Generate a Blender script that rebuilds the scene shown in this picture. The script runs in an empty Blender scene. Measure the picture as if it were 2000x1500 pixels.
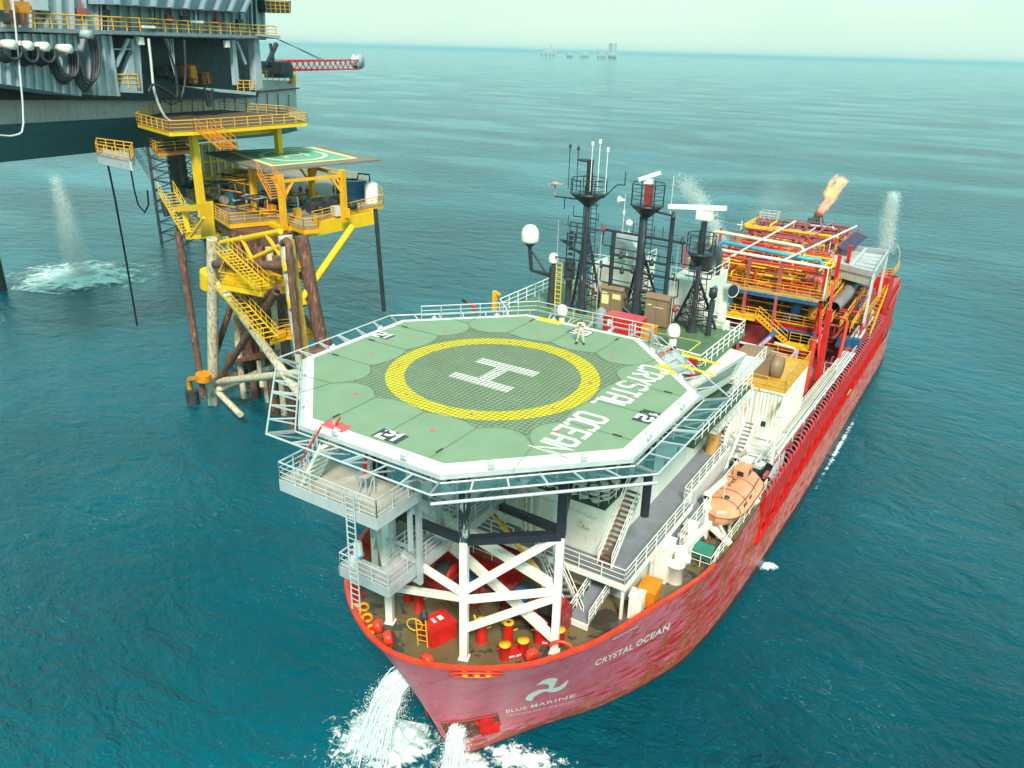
import bpy, math, random
from mathutils import Vector, Matrix
R = math.radians
V = Vector
rnd = random.Random(7)
sc = bpy.context.scene
COL = sc.collection
# ------------------------------------------------------------------ camera
CAMP = (1542.8813, 0.3994672, 0.02734, -0.5554761)
CAM = V((23.5171, -35.9111, 44.1887))
F_, pi_, ro_, ya_ = CAMP
FW = V((math.sin(ya_)*math.cos(pi_), math.cos(ya_)*math.cos(pi_), -math.sin(pi_)))
_r = V((math.cos(ya_), -math.sin(ya_), 0)); _u = _r.cross(FW)
RT = _r*math.cos(ro_) + _u*math.sin(ro_); UP = -_r*math.sin(ro_) + _u*math.cos(ro_)
def at(u, v, x=None, y=None, z=None):
    """point of the photograph (2000x1500) brought to a known plane of the place"""
    ax, val = (0, x) if x is not None else (1, y) if y is not None else (2, z)
    d = FW + RT*((u-1000)/F_) + UP*((750-v)/F_)
    return CAM + d*((val-CAM[ax])/d[ax])
def hz(u, v, base):
    """height on the vertical through base that shows at row v"""
    lo, hi = -20.0, 130.0
    for _ in range(50):
        m = (lo+hi)/2; d = V((base[0], base[1], m))-CAM
        row = 750 - F_*d.dot(UP)/d.dot(FW)
        if row > v: lo = m
        else: hi = m
    return (lo+hi)/2
cam = bpy.data.cameras.new('camera'); camo = bpy.data.objects.new('camera', cam); COL.objects.link(camo)
cam.sensor_width = 36; cam.lens = F_/2000*36; cam.clip_start = .5; cam.clip_end = 60000
M3 = Matrix((RT, UP, -FW)).transposed(); camo.matrix_world = Matrix.Translation(CAM) @ M3.to_4x4()
sc.camera = camo
# ------------------------------------------------------------------ materials
MATS = {}
def nt(name):
    m = bpy.data.materials.new(name); m.use_nodes = True
    t = m.node_tree; b = t.nodes['Principled BSDF']
    return m, t, b
def N(t, k, **kw):
    n = t.nodes.new(k)
    for a, v in kw.items():
        if a in n.inputs: n.inputs[a].default_value = v
        else: setattr(n, a, v)
    return n
def ramp(t, src, stops):
    r = t.nodes.new('ShaderNodeValToRGB'); e = r.color_ramp.elements
    while len(e) < len(stops): e.new(.5)
    for i, (p, c) in enumerate(stops):
        e[i].position = p; e[i].color = (c[0], c[1], c[2], 1) if isinstance(c, (tuple, list)) else (c, c, c, 1)
    t.links.new(src, r.inputs[0]); return r.outputs[0]
def mix(t, f, a, b, mode='MIX'):
    m = t.nodes.new('ShaderNodeMix'); m.data_type = 'RGBA'; m.blend_type = mode
    for i, s in ((0, f), (6, a), (7, b)):
        if isinstance(s, (int, float)): m.inputs[i].default_value = s
        elif isinstance(s, (tuple, list)): m.inputs[i].default_value = (s[0], s[1], s[2], 1)
        else: t.links.new(s, m.inputs[i])
    return m.outputs[2]
def noise(t, vec, scale, detail=4, rough=.55, dist=0):
    n = N(t, 'ShaderNodeTexNoise', Scale=scale, Detail=detail, Roughness=rough, Distortion=dist)
    t.links.new(vec, n.inputs['Vector']); return n.outputs[0]
def coords(t, sx=1, sy=1, sz=1, rot=(0, 0, 0)):
    g = t.nodes.new('ShaderNodeNewGeometry'); m = t.nodes.new('ShaderNodeMapping')
    m.inputs['Scale'].default_value = (sx, sy, sz); m.inputs['Rotation'].default_value = rot
    t.links.new(g.outputs['Position'], m.inputs['Vector']); return m.outputs[0]
def paint(name, rgb, rough=.45, var=.14, rust=0., rustc=(.22, .07, .02), scale=1.2, metal=0., streak=True, dirt=.25, bump=.05):
    """worn marine paint: mottled tone, dirt, rust runs below edges"""
    if name in MATS: return MATS[name]
    m, t, b = nt(name)
    c = coords(t); n1 = noise(t, c, scale, 5)
    lo = tuple(x*(1-var) for x in rgb); hi = tuple(min(1, x*(1+var)) for x in rgb)
    col = ramp(t, n1, [(.3, lo), (.7, hi)])
    if dirt > 0:
        cs = coords(t, 3, 3, .35); n2 = noise(t, cs, 1.1, 5, .65)
        f = ramp(t, n2, [(.52, 0.), (.78, dirt)])
        col = mix(t, f, col, tuple(x*.45+.01 for x in rgb))
    if rust > 0:
        cs = coords(t, 2.5, 2.5, .5) if streak else c
        n3 = noise(t, cs, 1.7, 6, .7)
        n4 = noise(t, c, 6, 3)
        f = ramp(t, n3, [(.66-rust*.3, 0.), (.70-rust*.22, .85)])
        rc = mix(t, n4, rustc, tuple(min(1, x*2.2) for x in rustc))
        col = mix(t, f, col, rc)
    t.links.new(col, b.inputs['Base Color'])
    b.inputs['Roughness'].default_value = rough; b.inputs['Metallic'].default_value = metal
    if bump:
        bp = N(t, 'ShaderNodeBump', Strength=bump, Distance=.05); t.links.new(noise(t, c, 9, 3), bp.inputs['Height']); t.links.new(bp.outputs[0], b.inputs['Normal'])
    MATS[name] = m; return m
# ------------------------------------------------------------------ mesh builder
def wloc(o):
    p = V((0, 0, 0))
    while o: p += o.location; o = o.parent
    return p
class MB:
    def __init__(s): s.v = []; s.f = []; s.sm = []
    def add(s, vs, fs, smooth=False):
        o = len(s.v); s.v += [tuple(v) for v in vs]
        for f in fs: s.f.append(tuple(i+o for i in f)); s.sm.append(smooth)
        return s
    def box(s, x0, x1, y0, y1, z0, z1):
        vs = [(x0, y0, z0), (x1, y0, z0), (x1, y1, z0), (x0, y1, z0), (x0, y0, z1), (x1, y0, z1), (x1, y1, z1), (x0, y1, z1)]
        return s.add(vs, [(0, 3, 2, 1), (4, 5, 6, 7), (0, 1, 5, 4), (1, 2, 6, 5), (2, 3, 7, 6), (3, 0, 4, 7)])
    def bx(s, c, d, yaw=0, pitch=0):
        """box centre c, size d, turned"""
        M = Matrix.Rotation(yaw, 3, 'Z') @ Matrix.Rotation(pitch, 3, 'X'); c = V(c)
        vs = [c + M @ V((sx*d[0]/2, sy*d[1]/2, sz*d[2]/2)) for sz in (-1, 1) for sx, sy in ((-1, -1), (1, -1), (1, 1), (-1, 1))]
        return s.add(vs, [(0, 3, 2, 1), (4, 5, 6, 7), (0, 1, 5, 4), (1, 2, 6, 5), (2, 3, 7, 6), (3, 0, 4, 7)])
    def frame(s, d):
        d = d.normalized(); a = V((0, 0, 1)) if abs(d.z) < .95 else V((0, 1, 0))
        x = d.cross(a).normalized(); return x, x.cross(d).normalized()
    def beam(s, a, b, w, h=None):
        a, b = V(a), V(b); h = h or w; x, y = s.frame(b-a); vs = []
        for p in (a, b): vs += [p-x*w/2-y*h/2, p+x*w/2-y*h/2, p+x*w/2+y*h/2, p-x*w/2+y*h/2]
        return s.add(vs, [(0, 1, 2, 3), (7, 6, 5, 4), (0, 4, 5, 1), (1, 5, 6, 2), (2, 6, 7, 3), (3, 7, 4, 0)])
    def ibeam(s, a, b, w, h, t=.03):
        a, b = V(a), V(b); x, y = s.frame(b-a)
        s.beam(a+y*(h/2-t/2), b+y*(h/2-t/2), w, t); s.beam(a-y*(h/2-t/2), b-y*(h/2-t/2), w, t); return s.beam(a, b, t, h-2*t)
    def tube(s, a, b, r, n=8, r2=None, cap=True):
        a, b = V(a), V(b); r2 = r if r2 is None else r2; x, y = s.frame(b-a); vs = []
        for p, rr in ((a, r), (b, r2)):
            for i in range(n):
                t = 2*math.pi*i/n; vs.append(p + x*math.cos(t)*rr + y*math.sin(t)*rr)
        s.add(vs, [(i, i+n, (i+1) % n+n, (i+1) % n) for i in range(n)], True)
        if cap: s.add(vs, [tuple(range(n)), tuple(range(2*n-1, n-1, -1))])
        return s
    def path(s, pts, r, n=6, closed=False):
        pts = [V(p) for p in pts]; L = len(pts); vs = []; px = None
        for i, p in enumerate(pts):
            q0 = pts[i-1] if (i > 0 or closed) else p; q1 = pts[(i+1) % L] if (i < L-1 or closed) else p
            d = (q1-q0); d = d.normalized() if d.length > 1e-6 else V((0, 0, 1))
            if px is None: x, y = s.frame(d)
            else:
                x = px - d*px.dot(d); x = x.normalized() if x.length > 1e-4 else s.frame(d)[0]; y = x.cross(d)
            px = x
            for k in range(n):
                t = 2*math.pi*k/n; vs.append(p + x*math.cos(t)*r + y*math.sin(t)*r)
        m = L if closed else L-1
        return s.add(vs, [(i*n+k, ((i+1) % L)*n+k, ((i+1) % L)*n+(k+1) % n, i*n+(k+1) % n) for i in range(m) for k in range(n)], True)
    def lathe(s, c, prof, n=16, axis=(0, 0, 1)):
        c = V(c); d = V(axis).normalized(); x, y = s.frame(d); vs = []
        for (r, h) in prof:
            for k in range(n):
                t = 2*math.pi*k/n; vs.append(c + d*h + x*math.cos(t)*r + y*math.sin(t)*r)
        s.add(vs, [(i*n+k, (i+1)*n+k, (i+1)*n+(k+1) % n, i*n+(k+1) % n) for i in range(len(prof)-1) for k in range(n)], True)
        return s
    def prism(s, poly, z0, z1):
        n = len(poly); vs = [(p[0], p[1], z0) for p in poly]+[(p[0], p[1], z1) for p in poly]
        return s.add(vs, [tuple(range(n-1, -1, -1)), tuple(range(n, 2*n))]+[(i, (i+1) % n, (i+1) % n+n, i+n) for i in range(n)])
    def slab(s, pts, off):
        """polygon of 3D points thickened along off"""
        n = len(pts); off = V(off); vs = [V(p) for p in pts]; vs += [p+off for p in vs]
        return s.add(vs, [tuple(range(n-1, -1, -1)), tuple(range(n, 2*n))]+[(i, (i+1) % n, (i+1) % n+n, i+n) for i in range(n)])
    def ball(s, c, rx, ry=None, rz=None, n=12):
        ry = ry or rx; rz = rz or rx; c = V(c); vs = []; fs = []
        m = n//2
        for i in range(m+1):
            a = math.pi*i/m
            for k in range(n):
                t = 2*math.pi*k/n; vs.append(c+V((rx*math.sin(a)*math.cos(t), ry*math.sin(a)*math.sin(t), rz*math.cos(a))))
        for i in range(m):
            for k in range(n): fs.append((i*n+k, (i+1)*n+k, (i+1)*n+(k+1) % n, i*n+(k+1) % n))
        return s.add(vs, fs, True)
    def rail(s, pts, h=1.1, r=.03, gap=1.5, mids=2, n=5, closed=False, kick=0):
        pts = [V(p) for p in pts]
        if closed: pts = pts+[pts[0]]
        for k in range(mids+1):
            z = h*(k+1)/(mids+1)
            for a, b in zip(pts, pts[1:]): s.tube(a+V((0, 0, z)), b+V((0, 0, z)), r*(1.25 if k == mids else .8), n, cap=False)
        for a, b in zip(pts, pts[1:]):
            m = max(1, round((b-a).length/gap))
            for i in range(m+1): 
                p = a.lerp(b, i/m); s.tube(p, p+V((0, 0, h)), r*1.1, n, cap=False)
            if kick: s.slab([a, b, b+V((0, 0, kick)), a+V((0, 0, kick))], (b-a).cross(V((0, 0, 1))).normalized()*.02)
        return s
    def stair(s, a, b, w, side, n=None, tread=.28, st=.22):
        """flight from foot a to head b, side = unit vector across; treads and stringers"""
        a, b = V(a), V(b); side = V(side).normalized(); n = n or max(3, int((b.z-a.z)/.22)); d = b-a; hd = V((d.x, d.y, 0)).normalized()
        for k in (-1, 1):
            o = side*(w/2*k); s.slab([a+o-V((0, 0, st*.6)), b+o-V((0, 0, st*.6)), b+o+V((0, 0, st*.6)), a+o+V((0, 0, st*.6))], side*.04*k)
        for i in range(n):
            p = a.lerp(b, (i+.5)/n); q = hd*(tread/2)
            s.slab([p-q-side*w/2, p+q-side*w/2, p+q+side*w/2, p-q+side*w/2], (0, 0, -.04))
        return s
    def srail(s, a, b, w, side, h=1., r=.03, gap=1.2, which=(-1, 1)):
        a, b = V(a), V(b); side = V(side).normalized()
        for k in which:
            o = side*(w/2*k)
            for z in (h*.5, h): s.tube(a+o+V((0, 0, z)), b+o+V((0, 0, z)), r, 5, cap=False)
            m = max(2, round((b-a).length/gap))
            for i in range(m+1):
                p = a.lerp(b, i/m)+o; s.tube(p, p+V((0, 0, h)), r, 5, cap=False)
        return s
    def ladder(s, a, b, w, side, step=.3, r=.03):
        a, b = V(a), V(b); o = V(side).normalized()*w/2
        s.tube(a+o, b+o, r, 5); s.tube(a-o, b-o, r, 5); n = int((b-a).length/step)
        for i in range(1, n): p = a.lerp(b, i/n); s.tube(p-o, p+o, r*.7, 4)
        return s
    def build(s, name, mat, parent=None, label=None):
        me = bpy.data.meshes.new(name); L = wloc(parent) if parent else V((0, 0, 0))
        me.from_pydata([(x-L.x, y-L.y, z-L.z) for x, y, z in s.v], [], s.f); me.materials.append(mat)
        me.polygons.foreach_set('use_smooth', s.sm); me.update()
        o = bpy.data.objects.new(name, me); COL.objects.link(o)
        if parent: o.parent = parent
        if label: o['label'] = label
        return o
def thing(name, label, cat, loc=(0, 0, 0), group=None, kind=None):
    o = bpy.data.objects.new(name, None); COL.objects.link(o); o.location = loc; o.empty_display_size = .5
    o['label'] = label; o['category'] = cat
    if group: o['group'] = group
    if kind: o['kind'] = kind
    return o
def tag(o, label, cat, group=None, kind=None):
    # top-level single mesh: move origin to its middle base
    o['label'] = label; o['category'] = cat
    if group: o['group'] = group
    if kind: o['kind'] = kind
    if not o.parent and len(o.data.vertices):
        vs = o.data.vertices; n = len(vs); c = V((0, 0, 0)); z = min(v.co.z for v in vs)
        for v in vs: c += v.co
        c /= n; c.z = z; o.data.transform(Matrix.Translation(-c)); o.location = c
    return o
def dup(root, loc, rotz=None, label=None, scale=None):
    r = root.copy(); COL.objects.link(r); r.location = loc
    if rotz is not None: r.rotation_euler.z = rotz
    if scale: r.scale = (scale,)*3
    if label: r['label'] = label
    for ch in [c for c in root.children]:
        c = ch.copy(); COL.objects.link(c); c.parent = r
        for g in [g for g in ch.children]:
            d = g.copy(); COL.objects.link(d); d.parent = c
    return r
def struct(o, kind='structure'): o['kind'] = kind; return o
# ------------------------------------------------------------------ lettering
GL = {'C': [[(4, 5), (3.3, 6), (.7, 6), (0, 5), (0, 1), (.7, 0), (3.3, 0), (4, 1)]], 'R': [[(0, 0), (0, 6), (3.3, 6), (4, 5.3), (4, 3.7), (3.3, 3), (0, 3)], [(2, 3), (4, 0)]],
 'Y': [[(0, 6), (2, 3.2), (4, 6)], [(2, 3.2), (2, 0)]], 'S': [[(4, 5), (3.3, 6), (.7, 6), (0, 5.2), (0, 3.8), (.7, 3.1), (3.3, 2.9), (4, 2.2), (4, .8), (3.3, 0), (.7, 0), (0, 1)]],
 'T': [[(0, 6), (4, 6)], [(2, 6), (2, 0)]], 'A': [[(0, 0), (0, 5), (.8, 6), (3.2, 6), (4, 5), (4, 0)], [(0, 2.6), (4, 2.6)]], 'L': [[(0, 6), (0, 0), (4, 0)]],
 'O': [[(.7, 0), (0, 1), (0, 5), (.7, 6), (3.3, 6), (4, 5), (4, 1), (3.3, 0), (.7, 0)]], 'E': [[(4, 6), (0, 6), (0, 0), (4, 0)], [(0, 3), (3.4, 3)]], 'N': [[(0, 0), (0, 6), (4, 0), (4, 6)]],
 'H': [[(0, 0), (0, 6)], [(4, 0), (4, 6)], [(0, 3), (4, 3)]], '2': [[(0, 5), (.7, 6), (3.3, 6), (4, 5.2), (4, 3.8), (3.3, 3.1), (.7, 2.9), (0, 2.2), (0, 0), (4, 0)]], '1': [[(.8, 4.8), (2.2, 6), (2.2, 0)]],
 '9': [[(4, 3), (.7, 3), (0, 3.7), (0, 5.3), (.7, 6), (3.3, 6), (4, 5.3), (4, .7), (3.3, 0), (.5, 0)]], '3': [[(0, 5.4), (.7, 6), (3.3, 6), (4, 5.2), (4, 3.8), (3.3, 3.1), (1.4, 3)], [(3.3, 3), (4, 2.2), (4, .8), (3.3, 0), (.7, 0), (0, .6)]],
 '.': [[(1.6, 0), (2.4, 0)]], '7': [[(0, 6), (4, 6), (1.5, 0)]], 'W': [[(0, 6), (1, 0), (2, 4), (3, 0), (4, 6)]], ' ': []}
def strokes(text, w, h, gap, th):
    """constant-width block letters as 2D quads; returns verts, faces, total width"""
    vs, fs, x0 = [], [], 0
    for ch in text:
        g = GL.get(ch, []); cw = w*(.55 if ch in '1.' else 1)
        for pl in g:
            P = [V((x0 + (p[0]/4)*w - (w*.25 if ch in '1.' else 0), p[1]/6*h)) for p in pl]
            L = []
            for i, p in enumerate(P):
                a = (p-P[i-1]).normalized() if i else (P[1]-p).normalized(); b = (P[i+1]-p).normalized() if i < len(P)-1 else a
                if (P[0]-P[-1]).length < 1e-5 and i in (0, len(P)-1): a = (P[-1]-P[-2]).normalized(); b = (P[1]-P[0]).normalized()
                t = (a+b).normalized(); nn = V((-t.y, t.x)); k = th/2/max(.4, nn.dot(V((-a.y, a.x))))
                e = V((0, 0))
                if (P[0]-P[-1]).length > 1e-5: e = -a*th/2*0 if 0 < i < len(P)-1 else (-(P[1]-P[0]).normalized()*th*.0 if i == 0 else a*0)
                L.append((p+nn*k+e, p-nn*k+e))
            o = len(vs); kz = .004*(g.index(pl)+1)
            for l, r in L: vs += [V((l.x, l.y, kz)), V((r.x, r.y, kz))]
            for i in range(len(L)-1): fs.append((o+2*i, o+2*i+1, o+2*i+3, o+2*i+2))
        x0 += cw+gap
    return vs, fs, x0-gap
def fonttext(text, size=1, bold=0., shear=0., spacing=1.):
    cu = bpy.data.curves.new('txt', 'FONT'); cu.body = text; cu.size = size; cu.offset = bold; cu.shear = shear; cu.space_character = spacing; cu.fill_mode = 'FRONT'; cu.dimensions = '2D'
    o = bpy.data.objects.new('txt', cu); COL.objects.link(o); dg = bpy.context.evaluated_depsgraph_get(); dg.update()
    me = bpy.data.meshes.new_from_object(o.evaluated_get(dg)); vs = [V((v.co.x, v.co.y)) for v in me.vertices]; fs = [tuple(p.vertices) for p in me.polygons]
    bpy.data.objects.remove(o); bpy.data.curves.remove(cu); bpy.data.meshes.remove(me)
    w = max([v.x for v in vs] or [0]); return vs, fs, w
def put_text(mb, tx, O, X, Y, off=(0, 0, 0)):
    vs, fs, w = tx; O = V(O); X = V(X); Y = V(Y); off = V(off)
    n = X.cross(Y).normalized(); mb.add([O+X*v.x+Y*v.y+off+(n*v.z if len(v) > 2 else n*0) for v in vs], fs); return mb
# ------------------------------------------------------------------ world, light, sea, air
w = bpy.data.worlds.new('World'); sc.world = w; w.use_nodes = True; t = w.node_tree
bg = t.nodes['Background']; sky = t.nodes.new('ShaderNodeTexSky'); sky.sky_type = 'NISHITA'; sky.sun_disc = False
SUN_EL, SUN_AZ = R(46), R(142)     # azimuth: compass from +Y, clockwise
sky.sun_elevation = SUN_EL; sky.sun_rotation = SUN_AZ; sky.air_density = 1; sky.dust_density = 4; sky.ozone_density = 1
tc = t.nodes.new('ShaderNodeTexCoord'); mp = t.nodes.new('ShaderNodeMapping'); mp.inputs['Scale'].default_value = (1, 1, 4)
t.links.new(tc.outputs['Generated'], mp.inputs['Vector'])
nz = noise(t, mp.outputs[0], 2.2, 5, .55)
cloud = ramp(t, nz, [(.3, (5.1, 7.0, 5.95)), (.7, (6.0, 7.6, 6.25))])   # thin bright overcast with a green cast
sz = t.nodes.new('ShaderNodeSeparateXYZ'); t.links.new(tc.outputs['Generated'], sz.inputs[0])
zen = ramp(t, sz.outputs['Z'], [(.05, (1, 1, 1)), (.13, (.78, 1.42, 1.56)), (.45, (.50, .90, 1.02)), (1, (.50, .62, .66))])
t.links.new(mix(t, 1., mix(t, .9, sky.outputs[0], cloud), zen, 'MULTIPLY'), bg.inputs['Color']); bg.inputs['Strength'].default_value = .1
sun = bpy.data.lights.new('sun', 'SUN'); sun.energy = 3.4; sun.angle = R(12); sun.color = (1, .91, .82)
so = bpy.data.objects.new('sun', sun); COL.objects.link(so)
sd = V((math.sin(SUN_AZ)*math.cos(SUN_EL), math.cos(SUN_AZ)*math.cos(SUN_EL), math.sin(SUN_EL)))
so.rotation_euler = sd.to_track_quat('Z', 'Y').to_euler(); so.location = (0, 0, 120)
vs_ = sc.view_settings; sc.display_settings.display_device = 'sRGB'; vs_.view_transform = 'Standard'; vs_.look = 'None'; vs_.exposure = .6; vs_.gamma = 1; vs_.use_curve_mapping = False
# sea
m, t, b = nt('sea_water')
c1 = coords(t, 1, 1.9, 1, (0, 0, R(-62))); c0 = coords(t)
big = noise(t, c0, .012, 3); 
col = ramp(t, big, [(.35, (.0, .044, .063)), (.65, (.0, .110, .150))])
a = noise(t, c1, .16, 3, .5, .6); bq = noise(t, c1, .55, 5, .62, .8); d = noise(t, c1, 2.2, 4, .6, .4)
fl = noise(t, coords(t, 1, 2.2, 1, (0, 0, R(-62))), 1.3, 8, .72, 1.6); gate = noise(t, c0, .05, 3)
g1 = N(t, 'ShaderNodeMath', operation='MULTIPLY'); t.links.new(ramp(t, fl, [(.60, 0.), (.70, 1.)]), g1.inputs[0]); t.links.new(ramp(t, gate, [(.42, .12), (.62, .85)]), g1.inputs[1])
def crest_foam():
    return g1.outputs[0]
colf = mix(t, crest_foam(), col, (.20, .46, .48))
t.links.new(colf, b.inputs['Base Color']); b.inputs['Roughness'].default_value = .09; b.inputs['IOR'].default_value = 1.33; b.inputs['Specular IOR Level'].default_value = .5; b.inputs['Specular Tint'].default_value = (.1, .85, 1, 1)
s1 = N(t, 'ShaderNodeMath', operation='MULTIPLY_ADD'); t.links.new(a, s1.inputs[0]); s1.inputs[1].default_value = 2.3; t.links.new(bq, s1.inputs[2])
s2 = N(t, 'ShaderNodeMath', operation='MULTIPLY_ADD'); t.links.new(d, s2.inputs[0]); s2.inputs[1].default_value = .3; t.links.new(s1.outputs[0], s2.inputs[2])
gust = noise(t, coords(t, 1, 2.4, 1, (0, 0, R(-70))), .011, 4, .6, .5); bp = N(t, 'ShaderNodeBump', Strength=1., Distance=.38); t.links.new(ramp(t, gust, [(.38, .16), (.62, .72)]), bp.inputs['Distance']); t.links.new(s2.outputs[0], bp.inputs['Height']); t.links.new(bp.outputs[0], b.inputs['Normal'])
mb = MB(); rings = [0, 60, 120, 240, 500, 1000, 2000, 4000, 8000, 16000, 30000, 55000]; n = 48; vs = [(0, 0, 0)]; fs = []
for r_ in rings[1:]:
    for k in range(n): vs.append((r_*math.cos(2*math.pi*k/n), r_*math.sin(2*math.pi*k/n), 0))
for k in range(n): fs.append((0, 1+k, 1+(k+1) % n))
for i in range(len(rings)-2):
    for k in range(n): fs.append((1+i*n+k, 1+(i+1)*n+k, 1+(i+1)*n+(k+1) % n, 1+i*n+(k+1) % n))
mb.add(vs, fs); o = mb.build('sea', m); struct(o); o['label'] = 'deep teal open sea with small choppy waves'
# air
if 1:
    m = bpy.data.materials.new('haze_air'); m.use_nodes = True; t = m.node_tree; t.nodes.clear()
    out = t.nodes.new('ShaderNodeOutputMaterial'); pv = t.nodes.new('ShaderNodeVolumePrincipled'); pv.inputs['Color'].default_value = (.55, .92, 1, 1); pv.inputs['Density'].default_value = .00006; pv.inputs['Anisotropy'].default_value = .2
    t.links.new(pv.outputs[0], out.inputs['Volume'])
    mb = MB(); mb.box(-24000, 24000, -300, 40000, -1, 90); o = mb.build('haze', m); struct(o, 'stuff'); o['label'] = 'pale sea haze paling everything far away'
# ------------------------------------------------------------------ the ship's hull
PINK = (.55, .13, .14)
def hullmat():
    m, t, b = nt('faded_red_hull')
    c = coords(t); cs = coords(t, 1.2, 1.2, .22); cl = coords(t, .35, .35, 2.2)
    base = ramp(t, noise(t, c, .35, 5), [(.3, (.72, .125, .165)), (.7, (.80, .18, .24))])
    # chalking: pale pink vertical runs
    base = mix(t, ramp(t, noise(t, cs, .9, 6, .7), [(.5, 0.), (.75, .55)]), base, (.84, .36, .45))
    gy = t.nodes.new('ShaderNodeNewGeometry'); sy_ = t.nodes.new('ShaderNodeSeparateXYZ'); t.links.new(gy.outputs['Position'], sy_.inputs[0]); my = t.nodes.new('ShaderNodeMapRange'); my.inputs['From Min'].default_value = 12; my.inputs['From Max'].default_value = 30; my.inputs['To Max'].default_value = .75; t.links.new(sy_.outputs['Y'], my.inputs['Value']); base = mix(t, my.outputs[0], base, ramp(t, noise(t, cs, 1.3, 5, .7), [(.35, (.72, .17, .12)), (.6, (.80, .33, .25))]))
    # fresh red patches where chalk is rubbed off, mainly low and aft of the emblem
    g = t.nodes.new('ShaderNodeNewGeometry'); sp = t.nodes.new('ShaderNodeSeparateXYZ'); t.links.new(g.outputs['Position'], sp.inputs[0])
    ym = t.nodes.new('ShaderNodeMapRange'); ym.inputs['From Min'].default_value = -4; ym.inputs['From Max'].default_value = 9; t.links.new(sp.outputs['Y'], ym.inputs['Value']); y2 = t.nodes.new('ShaderNodeMapRange'); y2.inputs['From Min'].default_value = 14; y2.inputs['From Max'].default_value = 34; y2.inputs['To Min'].default_value = 1; y2.inputs['To Max'].default_value = .75; t.links.new(sp.outputs['Y'], y2.inputs['Value']); y3 = N(t, 'ShaderNodeMath', operation='MULTIPLY'); t.links.new(ym.outputs[0], y3.inputs[0]); t.links.new(y2.outputs[0], y3.inputs[1]); ym = y3
    pn = noise(t, cl, 1.1, 7, .72, .5)
    pa = N(t, 'ShaderNodeMath', operation='MULTIPLY_ADD'); t.links.new(ym.outputs[0], pa.inputs[0]); pa.inputs[1].default_value = .19; t.links.new(pn, pa.inputs[2])
    base = mix(t, ramp(t, pa.outputs[0], [(.66, 0.), (.70, 1.)]), base, (.68, .008, .008))
    zm = t.nodes.new('ShaderNodeMapRange'); zm.inputs['From Min'].default_value = .3; zm.inputs['From Max'].default_value = 3.6; zm.inputs['To Min'].default_value = .42; zm.inputs['To Max'].default_value = 0; t.links.new(sp.outputs['Z'], zm.inputs['Value']); za = N(t, 'ShaderNodeMath', operation='ADD'); t.links.new(zm.outputs[0], za.inputs[0]); t.links.new(noise(t, coords(t, .6, .6, 1.1), 1.2, 6, .65), za.inputs[1])
    base = mix(t, ramp(t, za.outputs[0], [(.72, 0.), (.86, .85)]), base, (.30, .07, .02))
    # rust runs
    rn = noise(t, coords(t, 1.0, 1.0, .12), 1.3, 6, .65)
    ra = N(t, 'ShaderNodeMath', operation='MULTIPLY_ADD'); t.links.new(ym.outputs[0], ra.inputs[0]); ra.inputs[1].default_value = .17; t.links.new(rn, ra.inputs[2])
    base = mix(t, ramp(t, ra.outputs[0], [(.66, 0.), (.74, .9)]), base, (.42, .13, .025))
    # weld seams
    wv = N(t, 'ShaderNodeTexBrick', Scale=.12); wv.inputs['Mortar Size'].default_value = .006; wv.inputs['Color1'].default_value = (0, 0, 0, 1); wv.inputs['Color2'].default_value = (0, 0, 0, 1); wv.inputs['Mortar'].default_value = (1, 1, 1, 1)
    cx = t.nodes.new('ShaderNodeCombineXYZ'); t.links.new(sp.outputs['Y'], cx.inputs[0]); t.links.new(sp.outputs['Z'], cx.inputs[1]); t.links.new(cx.outputs[0], wv.inputs['Vector'])
    base = mix(t, ramp(t, wv.outputs[0], [(0, 0.), (1, .35)]), base, (.35, .05, .06))
    t.links.new(base, b.inputs['Base Color']); b.inputs['Roughness'].default_value = .42
    bp = N(t, 'ShaderNodeBump', Strength=.25, Distance=.12); t.links.new(noise(t, c, .8, 3), bp.inputs['Height']); t.links.new(bp.outputs[0], b.inputs['Normal'])
    return m
M_hull = hullmat()
M_red = paint('bright_red', (.62, .014, .01), .4, .2, .25, (.25, .05, .02), dirt=.35)
M_redo = paint('orange_red', (.72, .055, .02), .4, .2, .15, (.3, .08, .02))
M_redd = paint('dull_red', (.30, .03, .03), .5, .25, .3, (.18, .06, .03), dirt=.5)
M_rose = paint('faded_rose', (.42, .09, .10), .5, .2, .25)
M_black = paint('black_paint', (.025, .028, .034), .45, .3, .0, dirt=.1)
M_boot = paint('boot_top', (.035, .035, .042), .4, .3, .2, (.10, .05, .03))
M_white = paint('white_paint', (.84, .82, .71), .42, .05, .10, (.42, .20, .05), dirt=.16)
M_whiter = paint('rusty_white', (.80, .78, .66), .45, .06, .42, (.38, .15, .03), dirt=.25)
M_galv = paint('galvanised', (.55, .58, .58), .4, .10, 0, metal=.35, dirt=.2)
M_alu = paint('aluminium', (.62, .65, .64), .38, .08, 0, metal=.3, dirt=.15)
M_grey = paint('grey_deck_plate', (.20, .21, .23), .6, .12, .0, dirt=.3)
M_yel = paint('yellow_paint', (.80, .40, .012), .42, .12, .18, (.45, .16, .03), dirt=.2)
M_yel2 = paint('bright_yellow', (.85, .52, .012), .45, .07, .06, (.45, .18, .03), dirt=.12)
M_org = paint('orange_yellow', (.75, .26, .01), .45, .15, .2, (.40, .10, .02))
M_brownc = paint('brown_cabinet', (.26, .17, .10), .5, .06, 0, dirt=.12)
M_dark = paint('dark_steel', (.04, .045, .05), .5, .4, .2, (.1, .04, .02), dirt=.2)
M_blue = paint('blue_paint', (.02, .12, .25), .4, .2, .15, (.12, .05, .03))
M_cyan = paint('cyan_paint', (.05, .35, .50), .4, .12, .1)
M_purple = paint('purple_pipe', (.42, .28, .50), .4, .15, 0)
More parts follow.
